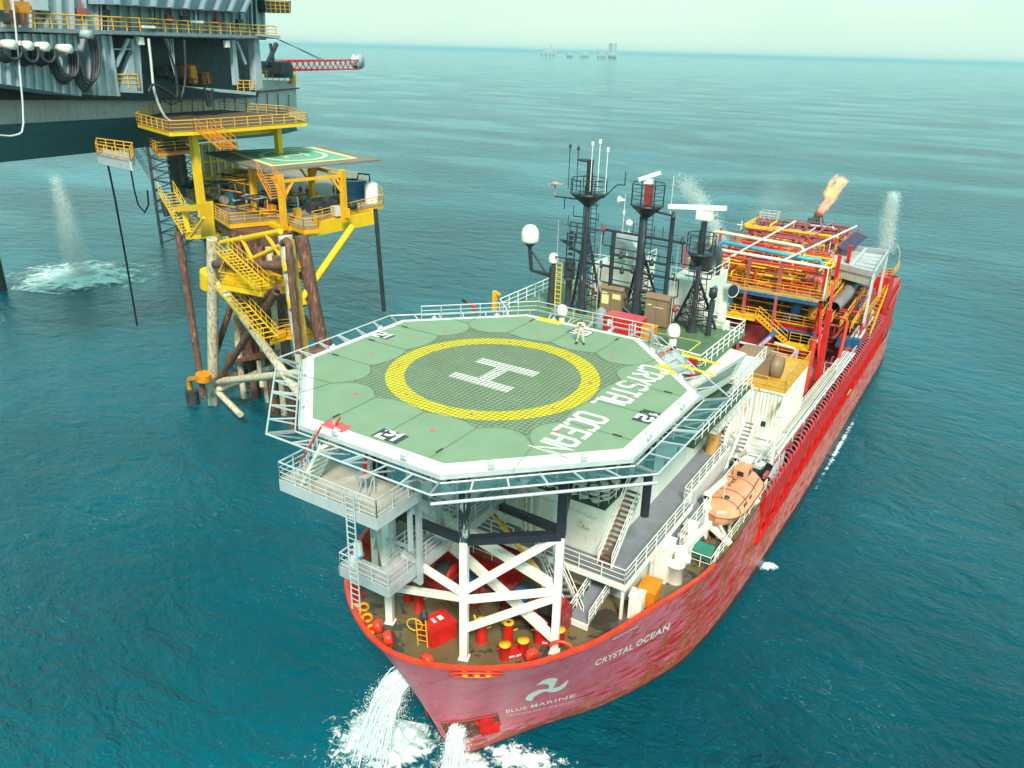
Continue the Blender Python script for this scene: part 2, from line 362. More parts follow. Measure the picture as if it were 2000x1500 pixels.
M_rust = paint('rusted_steel', (.16, .06, .035), .75, .35, .45, (.30, .11, .03), dirt=.5, bump=.3)
M_pale = paint('pale_grey', (.60, .62, .58), .5, .08, .15, (.35, .16, .05))
M_pipew = paint('white_pipe', (.70, .71, .66), .35, .08, .1, (.3, .12, .04))
M_glass = paint('dark_glass', (.02, .03, .04), .08, .1, 0, dirt=0, bump=0)
M_rubber = paint('black_rubber', (.015, .015, .018), .6, .2, 0)
M_green = paint('green_deck', (.09, .17, .085), .5, .18, .12, (.10, .08, .04), dirt=.45)
M_gdk = paint('dark_green_deck', (.035, .07, .035), .35, .25, .1, (.1, .06, .03))
def smooth01(a): return a*a*(3-2*a)
DN = [(0, -9.9, 13.2), (2.1, -9.5, 13.2), (4, -8.6, 13.2), (5.6, -7.5, 13.2), (7.1, -6, 13.2), (8.8, -3.2, 13.2), (9.7, -.9, 13.2), (10.45, 1.7, 13.15), (11.25, 5.5, 12.65), (11.6, 10, 11.7), (11.6, 16, 10.85), (11.6, 24, 10.8), (11.6, 40, 10.8), (11.6, 90, 10.8), (11.4, 96, 11.2), (10.2, 99.5, 11.4), (0, 99.5, 11.4)]
WN = [(0, -4.3), (.7, -3.4), (1.6, -1.9), (2.6, -.2), (3.9, 1.9), (5.8, 4.6), (7.1, 7), (8.3, 9.6), (9.6, 13), (10.4, 18), (10.9, 24), (11.2, 31), (11.55, 42), (11.6, 90), (11.3, 96), (10, 99), (0, 99)]
def cr(P, u):
    i = min(int(u), len(P)-2); f = u-i
    p0 = P[max(i-1, 0)]; p1 = P[i]; p2 = P[i+1]; p3 = P[min(i+2, len(P)-1)]
    if i == 0: p0 = tuple([-p2[0]]+list(p2[1:]))
    if i >= 11: return tuple(a+(b_-a)*f for a, b_ in zip(p1, p2))
    return tuple(.5*((2*b_)+(-a+c)*f+(2*a-5*b_+4*c-d)*f*f+(-a+3*b_-3*c+d)*f**3) for a, b_, c, d in zip(p0, p1, p2, p3))
def hp(u, z, s=1, out=0.):
    """point on the hull side: u along, z height; s=-1 mirrors to starboard"""
    D = cr(DN, u); W = cr(WN, u); v = z/D[2]; h = max(v, 0)**1.12 if v > 0 else v*.6
    p = V(((W[0]+(D[0]-W[0])*h)*s, W[1]+(D[1]-W[1])*h, z))
    if out:
        e = .02; a = hp(min(u+e, 15.9), z, s)-hp(max(u-e, 0), z, s); c = hp(u, z+.1, s)-hp(u, z-.1, s); n_ = a.cross(c)*s
        p += n_.normalized()*out
    return p
ship = thing('ship', 'long red production ship with faded pink bow moored beside the yellow platform', 'ship', (0, 40, 0))
US = [i*.2 for i in range(0, 60)]+[12+i*.25 for i in range(17)]
US = [u for u in US if u <= 16]
def side_grid(z_of, nv, mbx, s, flip=False, u0=0, u1=16, out=0.):
    us = [u for u in US if u0 <= u <= u1]; vs = []; fs = []
    for u in us:
        za, zb = z_of(u)
        for j in range(nv+1): vs.append(hp(u, za+(zb-za)*j/nv, s, out))
    for i in range(len(us)-1):
        for j in range(nv):
            q = (i*(nv+1)+j, (i+1)*(nv+1)+j, (i+1)*(nv+1)+j+1, i*(nv+1)+j+1)
            fs.append(q if s > 0 else q[::-1])
    mbx.add(vs, fs, True)
def bt(u): return .25+1.3*smooth01(min(1, max(0, (u-6)/5)))
def ztop(u): return cr(DN, u)[2]
mb = MB(); 
for s in (1, -1): side_grid(lambda u: (-2.5, bt(u)), 3, mb, s)
mb.build('boot_top', M_boot, ship)
mb = MB()
side_grid(lambda u: (bt(u), ztop(u)), 10, mb, 1, u1=10.8); side_grid(lambda u: (bt(u), ztop(u)), 10, mb, -1, u1=15)
side_grid(lambda u: (bt(u), 6.0), 4, mb, 1, u0=10.8, u1=15)
side_grid(lambda u: (bt(u), ztop(u)), 6, mb, 1, u0=15); side_grid(lambda u: (bt(u), ztop(u)), 6, mb, -1, u0=15)
hull = mb.build('hull', M_hull, ship)
# bulwark cap and inner face
mb = MB()
capu = [i*.15 for i in range(0, 70)]
for s in (1, -1):
    uu_ = [u for u in capu if u <= 9.2]; pts = [hp(u, ztop(u), s) for u in uu_]; low = [hp(u, ztop(u)-1.35, s) for u in uu_]
    vs = []; 
    for i, p in enumerate(pts):
        a = pts[max(i-1, 0)]; b_ = pts[min(i+1, len(pts)-1)]; t_ = (b_-a).normalized(); nn = t_.cross(V((0, 0, 1)))*s
        vs += [p+nn*.06+V((0, 0, -.12)), p+nn*.06+V((0, 0, .05)), p-nn*.22+V((0, 0, .05)), p-nn*.22+V((0, 0, -.02)), p-nn*.1+V((0, 0, -.05)), low[i]-nn*.12]
    fs = [(i*6+k, (i+1)*6+k, (i+1)*6+k+1, i*6+k+1) if s > 0 else (i*6+k+1, (i+1)*6+k+1, (i+1)*6+k, i*6+k) for i in range(len(pts)-1) for k in range(5)]
    mb.add(vs, fs)
    for i in range(3, len(pts)-1, 4):      # stays on the inside
        p = pts[i]; t_ = (pts[i+1]-pts[i-1]).normalized(); nn = t_.cross(V((0, 0, 1)))*s
        mb.slab([p-nn*.1+V((0, 0, -.05)), low[i]-nn*.13+V((0, 0, .08)), low[i]-nn*.5+V((0, 0, .08)), p-nn*.2+V((0, 0, -.05))], t_*.03)
bul = mb.build('bulwark', M_redo, ship)
# decks
def deckz(y): return 12.0 if y < 2 else (10.7 if y > 11 else 12.0-(y-2)/9*1.3)
m, t, b = nt('foredeck_paint'); c = coords(t)
col = ramp(t, noise(t, c, .45, 5), [(.35, (.13, .095, .04)), (.65, (.17, .13, .06))])
vo = N(t, 'ShaderNodeTexVoronoi', Scale=.55); t.links.new(c, vo.inputs['Vector'])
dn = noise(t, c, .5, 4, .6, 1.0); col = mix(t, ramp(t, dn, [(.56, 0.), (.575, .85)]), col, (.045, .04, .035))
dn2 = noise(t, c, .23, 5, .65); col = mix(t, ramp(t, dn2, [(.58, 0.), (.62, .7)]), col, (.12, .10, .12))
t.links.new(col, b.inputs['Base Color']); t.links.new(ramp(t, dn, [(.45, .55), (.6, .18)]), b.inputs['Roughness'])
M_fore = m
mb = MB(); uu = [i*.25 for i in range(0, 44)]
prev = None
for u in uu:
    D = cr(DN, u); z = deckz(D[1]); p = hp(u, z); row = (V((p.x-.05, p.y, z)), V((-p.x+.05, p.y, z)))
    if prev: mb.add([prev[0], row[0], row[1], prev[1]], [(0, 1, 2, 3)])
    prev = row
mb.add([prev[0], V((11.5, 27, 10.7)), V((-11.5, 27, 10.7)), prev[1]], [(0, 1, 2, 3)])
mb.build('foredeck', M_fore, ship)
mb = MB(); mb.box(-11.4, 11.4, 27, 99, 5.7, 6.0); mb.build('lower_deck', M_rust, ship); mb = MB(); mb.box(-10.6, 10.0, 27.5, 88, 6.0, 9.4)
mb.build('main_deck', M_redd, ship)
mb = MB(); mb.box(-11.2, 11.2, 84.5, 97, 6.0, 13.4); mb.build('poop', M_red, ship)
# panama chock recesses in the bulwark: one centred port of the stem, one starboard
for s in (1, -1):
    ca = MB(); ua, ub = 1.55, 3.05
    vs = []; M_ = 14
    for i in range(M_+1):
        u = ua+(ub-ua)*i/M_; e = .33*math.sqrt(max(0, 1-abs(2*i/M_-1)**6))+.02
        vs += [hp(u, 12.45-e, s, .07), hp(u, 12.45+e, s, .07)]
    ca.add(vs, [(2*i, 2*i+2, 2*i+3, 2*i+1) if s > 0 else (2*i+1, 2*i+3, 2*i+2, 2*i) for i in range(M_)])
    ch = ca.build('fairlead', M_red, ship)
    lip = MB(); lip.path([hp(ua+(ub-ua)*(.5-.5*math.cos(a)), 12.45+.36*math.sin(a), s, .1) for a in [2*math.pi*k/28 for k in range(28)]], .07, 5, True)
    lip.build('fairlead_rim', M_redo, ch)
    rl = MB()
    for q in (.28, .5, .72):
        p = hp(ua+(ub-ua)*q, 12.5, s, .02); rl.tube(p-V((0, 0, .12)), p+V((0, 0, .28)), .2, 12)
    rl.build('fairlead_roller', M_yel, ch)
# anchor pockets with anchors
for s in (1, -1):
    pk = MB(); n_ = 8; vs = []
    ua, ub = .35, 2.5
    for i in range(n_+1):
        u = ua+(ub-ua)*i/n_; top = 5.3-.1*(i/n_); bot = 2.2+.9*(i/n_)**2; 
        vs += [hp(u, bot, s, .06), hp(u, top, s, .06)]
    pk.add(vs, [(2*i, 2*i+2, 2*i+3, 2*i+1) if s > 0 else (2*i+1, 2*i+3, 2*i+2, 2*i) for i in range(n_)])
    po = pk.build('anchor_pocket', M_rust, ship)
    a_ = MB(); P0 = hp(2.0, 4.5, s, .25); 
    a_.bx(P0, (.9, .25, 1.1) if s > 0 else (.4, .1, .8), R(45*s)); s > 0 and a_.bx(hp(2.1, 3.4, s, .2), (1.2, .2, .8), R(52*s)); s > 0 and a_.bx(hp(.8, 3.9, s, .2), (.8, .2, 1.2), R(52*s)); a_.beam(hp(1.7, 4.9, s, .2), hp(2.0, 3.4, s, .3), .25)
    a_.build('anchor', M_red, ship)
    r_ = MB(); r_.path([hp(ua+(ub-ua)*q, 5.3-.1*q, s, .1) for q in [k/10 for k in range(11)]], .06, 5); r_.build('pocket_rim', M_redd, po)
# lettering and emblem follow the plating
def hull_text(tx, u0, z0, du, dz, slope=0.):
    """2D glyph mesh on the plating: du/dz per text unit"""
    vs, fs, w_ = tx; mbx = MB()
    mbx.add([hp(u0+v.x*du, z0+v.y*dz+v.x*slope, 1, .035) for v in vs], fs); return mbx
# ------------------------------------------------------------------ lettering on the bow
def proj(p):
    d = V(p)-CAM; k = d.dot(FW); return 1000+F_*d.dot(RT)/k, 750-F_*d.dot(UP)/k
def hull_at(px, py):
    u, z = 6., 6.
    for _ in range(40):
        a = proj(hp(u, z)); b_ = proj(hp(u+.01, z)); c = proj(hp(u, z+.01))
        J = ((b_[0]-a[0])/.01, (c[0]-a[0])/.01, (b_[1]-a[1])/.01, (c[1]-a[1])/.01); det = J[0]*J[3]-J[1]*J[2]
        ex, ey = px-a[0], py-a[1]; du = (J[3]*ex-J[1]*ey)/det; dz = (-J[2]*ex+J[0]*ey)/det
        u = min(10.5, max(.3, u+max(-.6, min(.6, du)))); z = min(13, max(.5, z+max(-1.5, min(1.5, dz))))
    return u, z
M_letter = paint('white_lettering', (.90, .90, .82), .45, .04, 0, dirt=.12)
def plate_text(txt, p0, p1, h, name, bold=.02, shear=0., spacing=1., sub=None, mat=None):
    """words along the plating between two spots, h = letter height in metres"""
    tx = sub or fonttext(txt, 1, bold, shear, spacing); vs, fs, w_ = tx
    (ua, za), (ub, zb) = hull_at(*p0), hull_at(*p1); mbx = MB(); hh = max(v.y for v in vs)
    # cut long faces: letters are short, so corners alone follow the curve
    mbx.add([hp(ua+(ub-ua)*v.x/w_, za+(zb-za)*v.x/w_+h*v.y/hh, 1, .03) for v in vs], fs)
    return mbx.build(name, mat or M_letter, hull)
plate_text('CRYSTAL OCEAN', (1160, 1300), (1309, 1226), .95, 'ship_name_lettering', .03, .25, 1.1)
plate_text('BLUE MARINE', (987, 1392), (1124, 1360), .62, 'company_lettering', .012, .1, 1.1)
plate_text('TECHNOLOGY GROUP', (990, 1399), (1122, 1371), .36, 'company_lettering', .0, .1, 1.3)
plate_text('SEVASTOPOL', (1196, 1250), (1246, 1224), .28, 'port_lettering', .02, 0, 1.1)
def plate_shape(poly, name, mat):
    mbx = MB(); q = [hull_at(*p) for p in poly]; n_ = len(q)//2
    # poly given as two opposite edges (left list, right list) for a ribbon
    mbx.add([hp(u, z, 1, .035) for u, z in q], [(i, i+1, n_+i+1, n_+i) for i in range(n_-1)]); return mbx.build(name, mat, hull)
def zz(L): return [(960+x/5.263, 1180+y/5.263) for x, y in L]
A1 = [(455, 830), (520, 780), (590, 757), (640, 752), (672, 758), (676, 775), (660, 800), (640, 840), (625, 860)]
A2 = [(455, 832), (540, 815), (580, 820), (590, 840), (585, 860), (575, 880), (570, 890), (585, 893), (610, 888)]
plate_shape(zz(A1)+zz(A2), 'company_emblem', M_letter)
B1 = [(786, 770), (750, 800), (700, 838), (650, 855), (600, 862), (560, 866), (500, 872), (430, 895), (370, 930), (345, 965), (350, 980), (395, 990)]
B2 = [(788, 778), (765, 830), (735, 860), (700, 880), (650, 898), (600, 902), (560, 890), (520, 900), (480, 920), (440, 945), (422, 965), (415, 985)]
plate_shape(zz(B1)+zz(B2), 'company_emblem', M_letter)
M_mark = paint('ochre_mark', (.50, .25, .06), .5, .1, 0)
for c_, r_ in (((995, 1010), 45), ((1460, 818), 46), ((1835, 598), 44)):
    q = zz([c_])[0]; uc, zc = hull_at(*q); mbx = MB(); n_ = 20; vs = []
    for k in range(n_):
        t_ = 2*math.pi*k/n_
        for rr in (.62, .5): vs.append(hp(uc+rr*math.cos(t_)/3.4, zc+rr*math.sin(t_), 1, .03))
    mbx.add(vs, [(2*k, 2*k+1, (2*k+3) % (2*n_), (2*k+2) % (2*n_)) for k in range(n_)])
    for dx in (-.2, .2): 
        o_ = len(mbx.v); mbx.add([hp(uc+(dx+a)/3.4, zc+b_, 1, .03) for a, b_ in ((-.12, -.2), (.12, -.2), (.12, .2), (-.12, .2))], [(0, 1, 2, 3)])
    mbx.build('thruster_mark', M_mark, hull)
# ------------------------------------------------------------------ helideck
ZH = 26.7
def octo(a=10.68, b=10.83, c=4.49, d=4.36, s=1.):
    return [(-a*s, -c*s), (-a*s, c*s), (-d*s, b*s), (d*s, b*s), (a*s, c*s), (a*s, -c*s), (d*s, -b*s), (-d*s, -b*s)]
heli = thing('helideck', 'large green octagonal helideck with yellow ring and white H over the ship bow', 'helideck', (0, 0, 12))
m, t, b = nt('helideck_green'); c = coords(t)
col = ramp(t, noise(t, c, .6, 5), [(.3, (.205, .295, .175)), (.7, (.24, .335, .205))])
wv = N(t, 'ShaderNodeTexWave', Scale=1.15); wv.bands_direction = 'Y'; wv.wave_profile = 'SAW'; t.links.new(c, wv.inputs['Vector'])
col = mix(t, ramp(t, wv.outputs[0], [(.0, .35), (.12, 0.)]), col, (.15, .24, .14))
col = mix(t, ramp(t, noise(t, c, 14, 3), [(.66, 0.), (.72, .5)]), col, (.36, .46, .35))
col = mix(t, ramp(t, noise(t, coords(t, 1, .3, 1), 1.1, 6, .7), [(.58, 0.), (.75, .35)]), col, (.17, .25, .16))
t.links.new(col, b.inputs['Base Color']); b.inputs['Roughness'].default_value = .62
M_hg = m
M_hw = paint('deck_white', (.80, .79, .72), .5, .03, 0, dirt=.12); M_hy = paint('deck_yellow', (.86, .70, .01), .5, .05, 0, dirt=.05); M_hr = paint('deck_red', (.75, .10, .10), .5, .06, 0, dirt=.05)
def opoly(mbx, P, z): mbx.add([(x, y, z) for x, y in P], [tuple(range(len(P)))[::-1]])
O1 = octo(); O0 = octo(s=1); Oi = octo(10.28, 10.43, 4.32, 4.19)
mb = MB(); mb.prism(O1[::-1], ZH-.42, ZH); mb.build('deck_plate', M_hw, heli)
mb = MB(); opoly(mb, Oi, ZH+.008); deckm = mb.build('deck_surface', M_hg, heli)
mb = MB(); n_ = 96; vs = []
for k in range(n_):
    t_ = 2*math.pi*k/n_
    for r_ in (5.15, 6.25): vs.append((r_*math.cos(t_), r_*math.sin(t_)-.15, ZH+.014))
mb.add(vs, [(2*k, 2*k+1, (2*k+3) % (2*n_), (2*k+2) % (2*n_)) for k in range(n_)]); mb.build('aiming_circle', M_hy, heli)
mb = MB()
for x0, x1, y0, y1 in ((-2.0, 2.1, -1.95, -1.1), (-2.0, 2.1, .85, 1.7), (-.42, .42, -1.1, .85)): mb.add([(x0, y0, ZH+.016), (x1, y0, ZH+.016), (x1, y1, ZH+.016), (x0, y1, ZH+.016)], [(0, 1, 2, 3)])
mb.build('letter_h_marking', M_hw, heli)
mb = MB(); tw_ = strokes('CRYSTAL OCEAN', .74, 1.62, .31, .25)[2]; k_ = 13.2/tw_
for wd, of in (('CRYSTAL', 0), ('OCEAN', 8)): mb = MB(); put_text(mb, strokes(wd, .74, 1.62, .31, .25), (6.62, 6.55-of*1.05*k_, ZH+.016), (0, -k_, 0), (1, 0, 0)); mb.build('deck_name_lettering', M_hw, heli)
M_box = paint('marking_black', (.045, .05, .055), .5, .1, 0)
def numbox(txt, c, X, w=1.6, h=1.0):
    X = V(X); Y = V((-X.y, X.x, 0)); c = V((c[0], c[1], ZH+.02))
    q = MB(); q.add([c-X*w/2-Y*h/2, c+X*w/2-Y*h/2, c+X*w/2+Y*h/2, c-X*w/2+Y*h/2], [(0, 1, 2, 3)]); ob = q.build('number_panel', M_box, heli)
    q = MB(); tx = strokes(txt, .55, .78, .2, .21); put_text(q, tx, c-X*tx[2]/2-Y*.39+V((0, 0, .006)), X, Y); q.build('panel_digits', M_hw, ob)
numbox('21', (.35, -9.75), (1, 0, 0)); numbox('93', (.6, 9.55), (1, 0, 0)); numbox('21', (-9.6, 1.2), (1, 0, 0), 1.4, .9); numbox('12', (9.75, -.3), (0, -1, 0))
for cx, cy, wx, wy, mm in ((-2.55, -10.42, 1.5, .78, M_hr), (-2.3, 10.45, 1.9, .7, M_hy)): 
    q = MB(); q.add([(cx-wx/2, cy-wy/2, ZH+.012), (cx+wx/2, cy-wy/2, ZH+.012), (cx+wx/2, cy+wy/2, ZH+.012), (cx-wx/2, cy+wy/2, ZH+.012)], [(0, 1, 2, 3)]); q.build('access_panel', mm, heli)
q = MB(); e0 = V((10.68, 4.49, 0)); e1 = V((4.36, 10.83, 0)); dd = (e1-e0).normalized(); nn_ = V((-dd.y, dd.x, 0)); m0 = e0+dd*2.6; q.add([m0+V((0, 0, ZH+.012)), m0+dd*1.6+V((0, 0, ZH+.012)), m0+dd*1.6+nn_*.8+V((0, 0, ZH+.012)), m0+nn_*.8+V((0, 0, ZH+.012))], [(0, 1, 2, 3)]); q.build('access_panel', M_hy, heli)
# flush lights, red
for k in range(8):
    t_ = R(22.5+45*k); q = MB(); q.lathe((5.7*math.cos(t_), 5.7*math.sin(t_)-.15, ZH+.02), [(.0, .05), (.07, .04), (.1, 0)], 8); o = q.build('flush_light', M_hr, heli)
for k in range(8):
    t_ = R(12+45*k); q = MB(); q.lathe((8.1*math.cos(t_), 8.1*math.sin(t_)-.15, ZH+.012), [(.0, .01), (.13, .01), (.14, 0)], 10); o = q.build('red_deck_spot', M_hr, heli)
# landing net with scalloped edge and straps
M_rope = paint('net_rope', (.13, .13, .08), .8, .25, 0, dirt=0); M_strap = paint('strap_rope', (.17, .24, .14), .8, .2, 0, dirt=0)
def scal(v): # inward reach of the edge at position v
    k = (v+6.6)/3.3; f = k-math.floor(k); e = abs(v) > 3.3
    return 6.62 - (.95 if e else .42)*(4*f*(1-f))
mb = MB(); st_ = .27; zn = ZH+.045
def wob(x, y): return .05*math.sin(x*.9+y*.6)+.04*math.sin(y*1.3-x*.4)
k = -6.48
while k < 6.5:
    e = scal(k)
    for ax in (0, 1):
        pts = []; n_ = 54
        for i in range(n_+1):
            s_ = -e+2*e*i/n_; x, y = (s_, k) if ax == 0 else (k, s_)
            if abs(k) > scal(s_):      # the scallop cuts this rope short
                if len(pts) > 1: mb.path(pts, .0125, 3)
                pts = []; continue
            pts.append((x+wob(x, y), y+wob(y, x), zn))
        if len(pts) > 1: mb.path(pts, .0125, 3)
    k += st_
net = mb.build('rope_net', M_rope, None); 
mb = MB(); bord = []
for sgn, ax in ((-1, 1), (1, 0), (1, 1), (-1, 0)):
    rng = [(-6.6+13.2*i/48) for i in range(49)]
    if (sgn, ax) in ((1, 1), (-1, 0)): rng = rng[::-1]
    for s_ in rng: bord.append((s_, sgn*scal(s_), zn) if ax == 1 else (sgn*scal(s_), s_, zn))
# order: bottom (x rising), right (y rising), top (x falling), left (y falling)
mb.path([p for i, p in enumerate(bord) if i == 0 or (V(p)-V(bord[i-1])).length > 1e-4], .018, 4, True)
nb = mb.build('border_rope', M_strap, net)
for v in (-3.3, 0, 3.3):
    for (a, b_) in (((v, -6.6), (v, -10.4)), ((v, 6.6), (v, 10.4)), ((-6.6, v), (-10.25, v)), ((6.6, v), (10.25, v))):
        q = MB(); q.path([(a[0], a[1], zn), (b_[0], b_[1], zn)], .016, 4); q.build('strap', M_strap, net)
        q = MB(); d_ = (V(b_)-V(a)).normalized(); e_ = V(b_)-d_*1.0; q.beam((e_.x, e_.y, zn+.03), (e_.x+d_.x*.5, e_.y+d_.y*.5, zn+.03), .06, .05); q.build('tensioner', M_dark, net)
for sx in (-1, 1):
    for sy in (-1, 1):
        for b_ in ((sx*6.6+sx*.5, sy*9.1+sy*0), (sx*9.0, sy*6.8)):
            q = MB(); q.path([(sx*6.6, sy*6.6, zn), (b_[0], b_[1], zn)], .016, 4); q.build('strap', M_strap, net)
net['label'] = 'square rope landing net stretched over the yellow circle of the big helideck'; net['category'] = 'net'
# gutter, perimeter lights, safety frames
mb = MB(); Og = octo(s=1.03)
for i in range(8):
    a, b_ = V((*Og[i], ZH-.3)), V((*Og[(i+1) % 8], ZH-.3)); a2, b2 = V((*O1[i], ZH-.3)), V((*O1[(i+1) % 8], ZH-.3))
    mb.slab([a2, b2, b_, a], (0, 0, -.12)); mb.slab([a, b_, b_+V((0, 0, .12)), a+V((0, 0, .12))], (a2-a)*.1)
mb.build('edge_gutter', M_alu, heli)
m, t, b = nt('teal_net'); b.inputs['Base Color'].default_value = (.03, .16, .17, 1); b.inputs['Alpha'].default_value = .5; M_tnet = m
S0, S1 = octo(s=1.045), octo(s=1.17); z0_, z1_ = ZH-.5, ZH-.25
for i in range(8):
    mb = MB(); a, b_ = V((*S0[i], z0_)), V((*S0[(i+1) % 8], z0_)); c_, d_ = V((*S1[i], z1_)), V((*S1[(i+1) % 8], z1_))
    mb.tube(a, b_, .05, 6); mb.tube(c_, d_, .055, 6)
    if i == 5: mb.tube(c_-V((0, 0, .45)), d_-V((0, 0, .45)), .085, 8)
    for j in range(7):
        f = j/6; p, q = a.lerp(b_, f), c_.lerp(d_, f); mb.beam(p, q, .09, .05 if j % 3 else .16)
        mb.beam(V((p.x, p.y, ZH-1.1)).lerp(V((0, 0, ZH-1.1)), .05), q, .07)
    fo = mb.build('safety_frame', M_alu, heli)
    if i in (4, 5): q = MB(); q.add([a+V((0, 0, -.03)), b_+V((0, 0, -.03)), d_+V((0, 0, -.03)), c_+V((0, 0, -.03))], [(0, 1, 2, 3)]); q.build('safety_net', M_tnet, fo)
for i in range(8):
    for f in (.25, .75):
        p = V((*O1[i], 0)).lerp(V((*O1[(i+1) % 8], 0)), f); q = MB(); q.bx((p.x, p.y, ZH-.04), (.34, .34, .2), R(45*i)); q.lathe((p.x*1.0, p.y*1.0, ZH+.06), [(.09, 0), (.09, .1), (.0, .16)], 8); q.build('perimeter_light', M_alu, heli)
# teal mesh under the front edge and grid of girders
for i in range(8):
    if i not in (4, 5, 6): continue
mb = MB()
for y in (-8.2, -5, -1.8, 1.4, 4.6, 7.8):
    e = 10.3 if abs(y) < 4.4 else 10.3-(abs(y)-4.4)*.98; mb.ibeam((-e, y, ZH-.75), (e, y, ZH-.75), .22, .6)
for x in (-6.8, -2.75, 2.75, 6.8):
    e = 10.4 if abs(x) < 4.3 else 10.4-(abs(x)-4.3)*.98; mb.ibeam((x, -e, ZH-1.2), (x, e, ZH-1.2), .28, .5)
mb.build('girder_grid', M_galv, heli)
# legs: white below, black heat-shielded above
zj = 20.0
LG = {'a': (2.75, -6.85), 'b': (-2.75, -6.85), 'c': (6.8, -3.5), 'd': (-6.8, -3.5)}
for k, (x, y) in LG.items():
    q = MB(); q.bx((x, y, (12+zj)/2), (.44, .44, zj-12), R(20)); q.bx((x, y, 12.04), (.6, .6, .06), R(20)); o = q.build('leg', M_white, heli)
    q = MB(); q.bx((x, y, (zj+ZH-1)/2), (.5, .5, ZH-1-zj), R(20)); q.build('leg_sleeve', paint('peeling_black', (.035, .04, .045), .5, .3, .5, (.40, .42, .40), dirt=.1, scale=3) if k in 'ab' else M_black, o)
la, lb, lc, ld = [V((*LG[k], 0)) for k in 'abcd']
def up_(p, z): return V((p.x, p.y, z))
def brace(a, b_, w=.34, mat=M_white, h=None): q = MB(); q.beam(a, b_, w, h); return q.build('brace', mat, heli)
brace(up_(la, 16.2), up_(lb, 14.6)); brace(up_(la, 16.1), up_(lc, 16.3)); brace(up_(la, 14.1), up_(lc, 15.9)); brace(up_(la, 16.7), up_(lc, 20))
brace(up_(lb, 17.6), up_(la, 16.5)); brace(up_(lb, 12.8), up_(lb, 12.85), .1)
back = V((1.6, 3.5, 0)); brace(up_(la, 16.3), V((-3.0, 0.5, 19.0)), .4); brace(V((3.9, 1.1, 18.6)), up_(lc, 16.2), .42); brace(V((-4.2, -2.4, 17.8)), up_(lc, 16.5), .45); brace(V((-4.2, -2.4, 16.6)), V((5.6, -2.6, 12.6)), .42); brace(V((-3.4, -4.2, 18.8)), up_(lc, 12.9), .42)
brace(up_(la, zj), up_(lc, zj), .45, M_black); brace(up_(lc, zj+.3), at(950, 978, y=2.6), .42, M_black); brace(at(966, 1008, y=1.5), at(1085, 1158, y=-3.2), .22, M_whiter); q = MB(); q.tube(at(950, 985, y=1.2), at(1078, 1150, y=-3.3), .12, 8); q.build('ochre_pipe', M_yel, heli); brace(up_(lc, zj+.6), V((5.6, .6, 24.6)), .34, M_black); brace(up_(la, zj), up_(lb, zj), .4, M_black)
brace(up_(lb, 20), up_(ld, 14), .4); brace(up_(lb, 14.5), up_(ld, 18.), .4); brace(up_(ld, zj), up_(lb, zj), .4, M_black)
q = MB(); c_ = V((5.0, -2.2, 24.2))
for e_ in ((1.5, -7, 25.4), (8.5, -5.5, 25.4), (2, 1, 25.4), (8, 1.5, 25.4), (4.5, -8, 25.4), (9, -2, 25.4)): q.tube(c_, e_, .1, 6)
q.build('strut_cluster', M_galv, heli)
for x, y in ((6.8, 8.5), (-6.8, 8.5), (0, 8.5), (8.6, 4)):
    q = MB(); q.tube((x, y, 18), (x, y, ZH-1.2), .28, 10); q.build('rear_column', M_black, heli)
# ------------------------------------------------------------------ gangway under the deck, access platform
gw = thing('gangway', 'long grey metal gangway running under the helideck towards the accommodation', 'gangway', (0, -2.5, 17))
mb = MB(); mb.box(-.65, .75, -10.3, 6, 16.92, 17.0); mb.box(-2.7, -.65, -10.3, -8.9, 16.92, 17.0); mb.build('walkway_floor', paint('gangway_floor', (.46, .44, .43), .6, .1, 0), gw)
mb = MB()
for x in (-.69, .79): mb.box(x-.04, x+.04, -10.3, 6, 16.6, 17.22)
mb.box(-2.74, .79, -10.38, -10.3, 16.6, 17.22); mb.box(-2.78, -2.7, -10.38, -8.9, 16.6, 17.22); mb.build('side_girder', M_galv, gw)
mb = MB(); mb.rail([(.77, -10.3, 17), (.77, 6, 17)], 1.3, .028, 1.6, 3); mb.rail([(-.67, -8.8, 17), (-.67, 6, 17)], 1.5, .035, 1.6, 3); mb.rail([(-2.7, -8.9, 17), (-2.7, -10.3, 17), (.77, -10.3, 17)], 1.1, .04, 1, 2); mb.build('handrail', M_alu, gw)
mb = MB()
for x, y in ((-.9, -7.9), (1.0, -7.9), (1.0, -3.6), (-.9, -3.6), (.95, 1)): mb.beam((x, y, 16.1), (x, y, ZH-1), .26)
mb.beam((-.9, -7.9, 16.2), (1, -7.9, 16.2), .2); mb.beam((-.9, -3.6, 16.2), (1, -3.6, 16.2), .2); mb.build('hanger', M_galv, gw)
gw.location += V((-.9, .5, .3))
ap = thing('access_platform', 'pale grey platform with steps hung below the helideck edge', 'platform', (-2, -10.5, 23.4))
mb = MB(); mb.box(-5.2, 1.3, -12.0, -8.9, 23.3, 23.4); mb.build('platform_floor', paint('beige_floor', (.55, .52, .43), .6, .08, .05), ap)
mb = MB(); mb.box(-5.25, 1.35, -12.06, -12.0, 22.9, 23.55); mb.box(1.3, 1.36, -12.0, -8.9, 22.9, 23.55); mb.box(-5.26, -5.2, -12, -8.9, 22.9, 23.55)
for x in (-4.2, -2.2, -.2): mb.ibeam((x, -12, 23.1), (x, -8.9, 23.1), .15, .35)
mb.build('platform_frame', M_alu, ap)
mb = MB(); mb.rail([(-5.2, -9.2, 23.4), (-5.2, -12, 23.4), (1.3, -12, 23.4), (1.3, -9.6, 23.4)], 1.15, .04, 1.05, 3); mb.build('handrail', M_alu, ap)
a_, b_ = (-2.9, -11.0, 23.4), (-2.9, -10.0, 25.9)
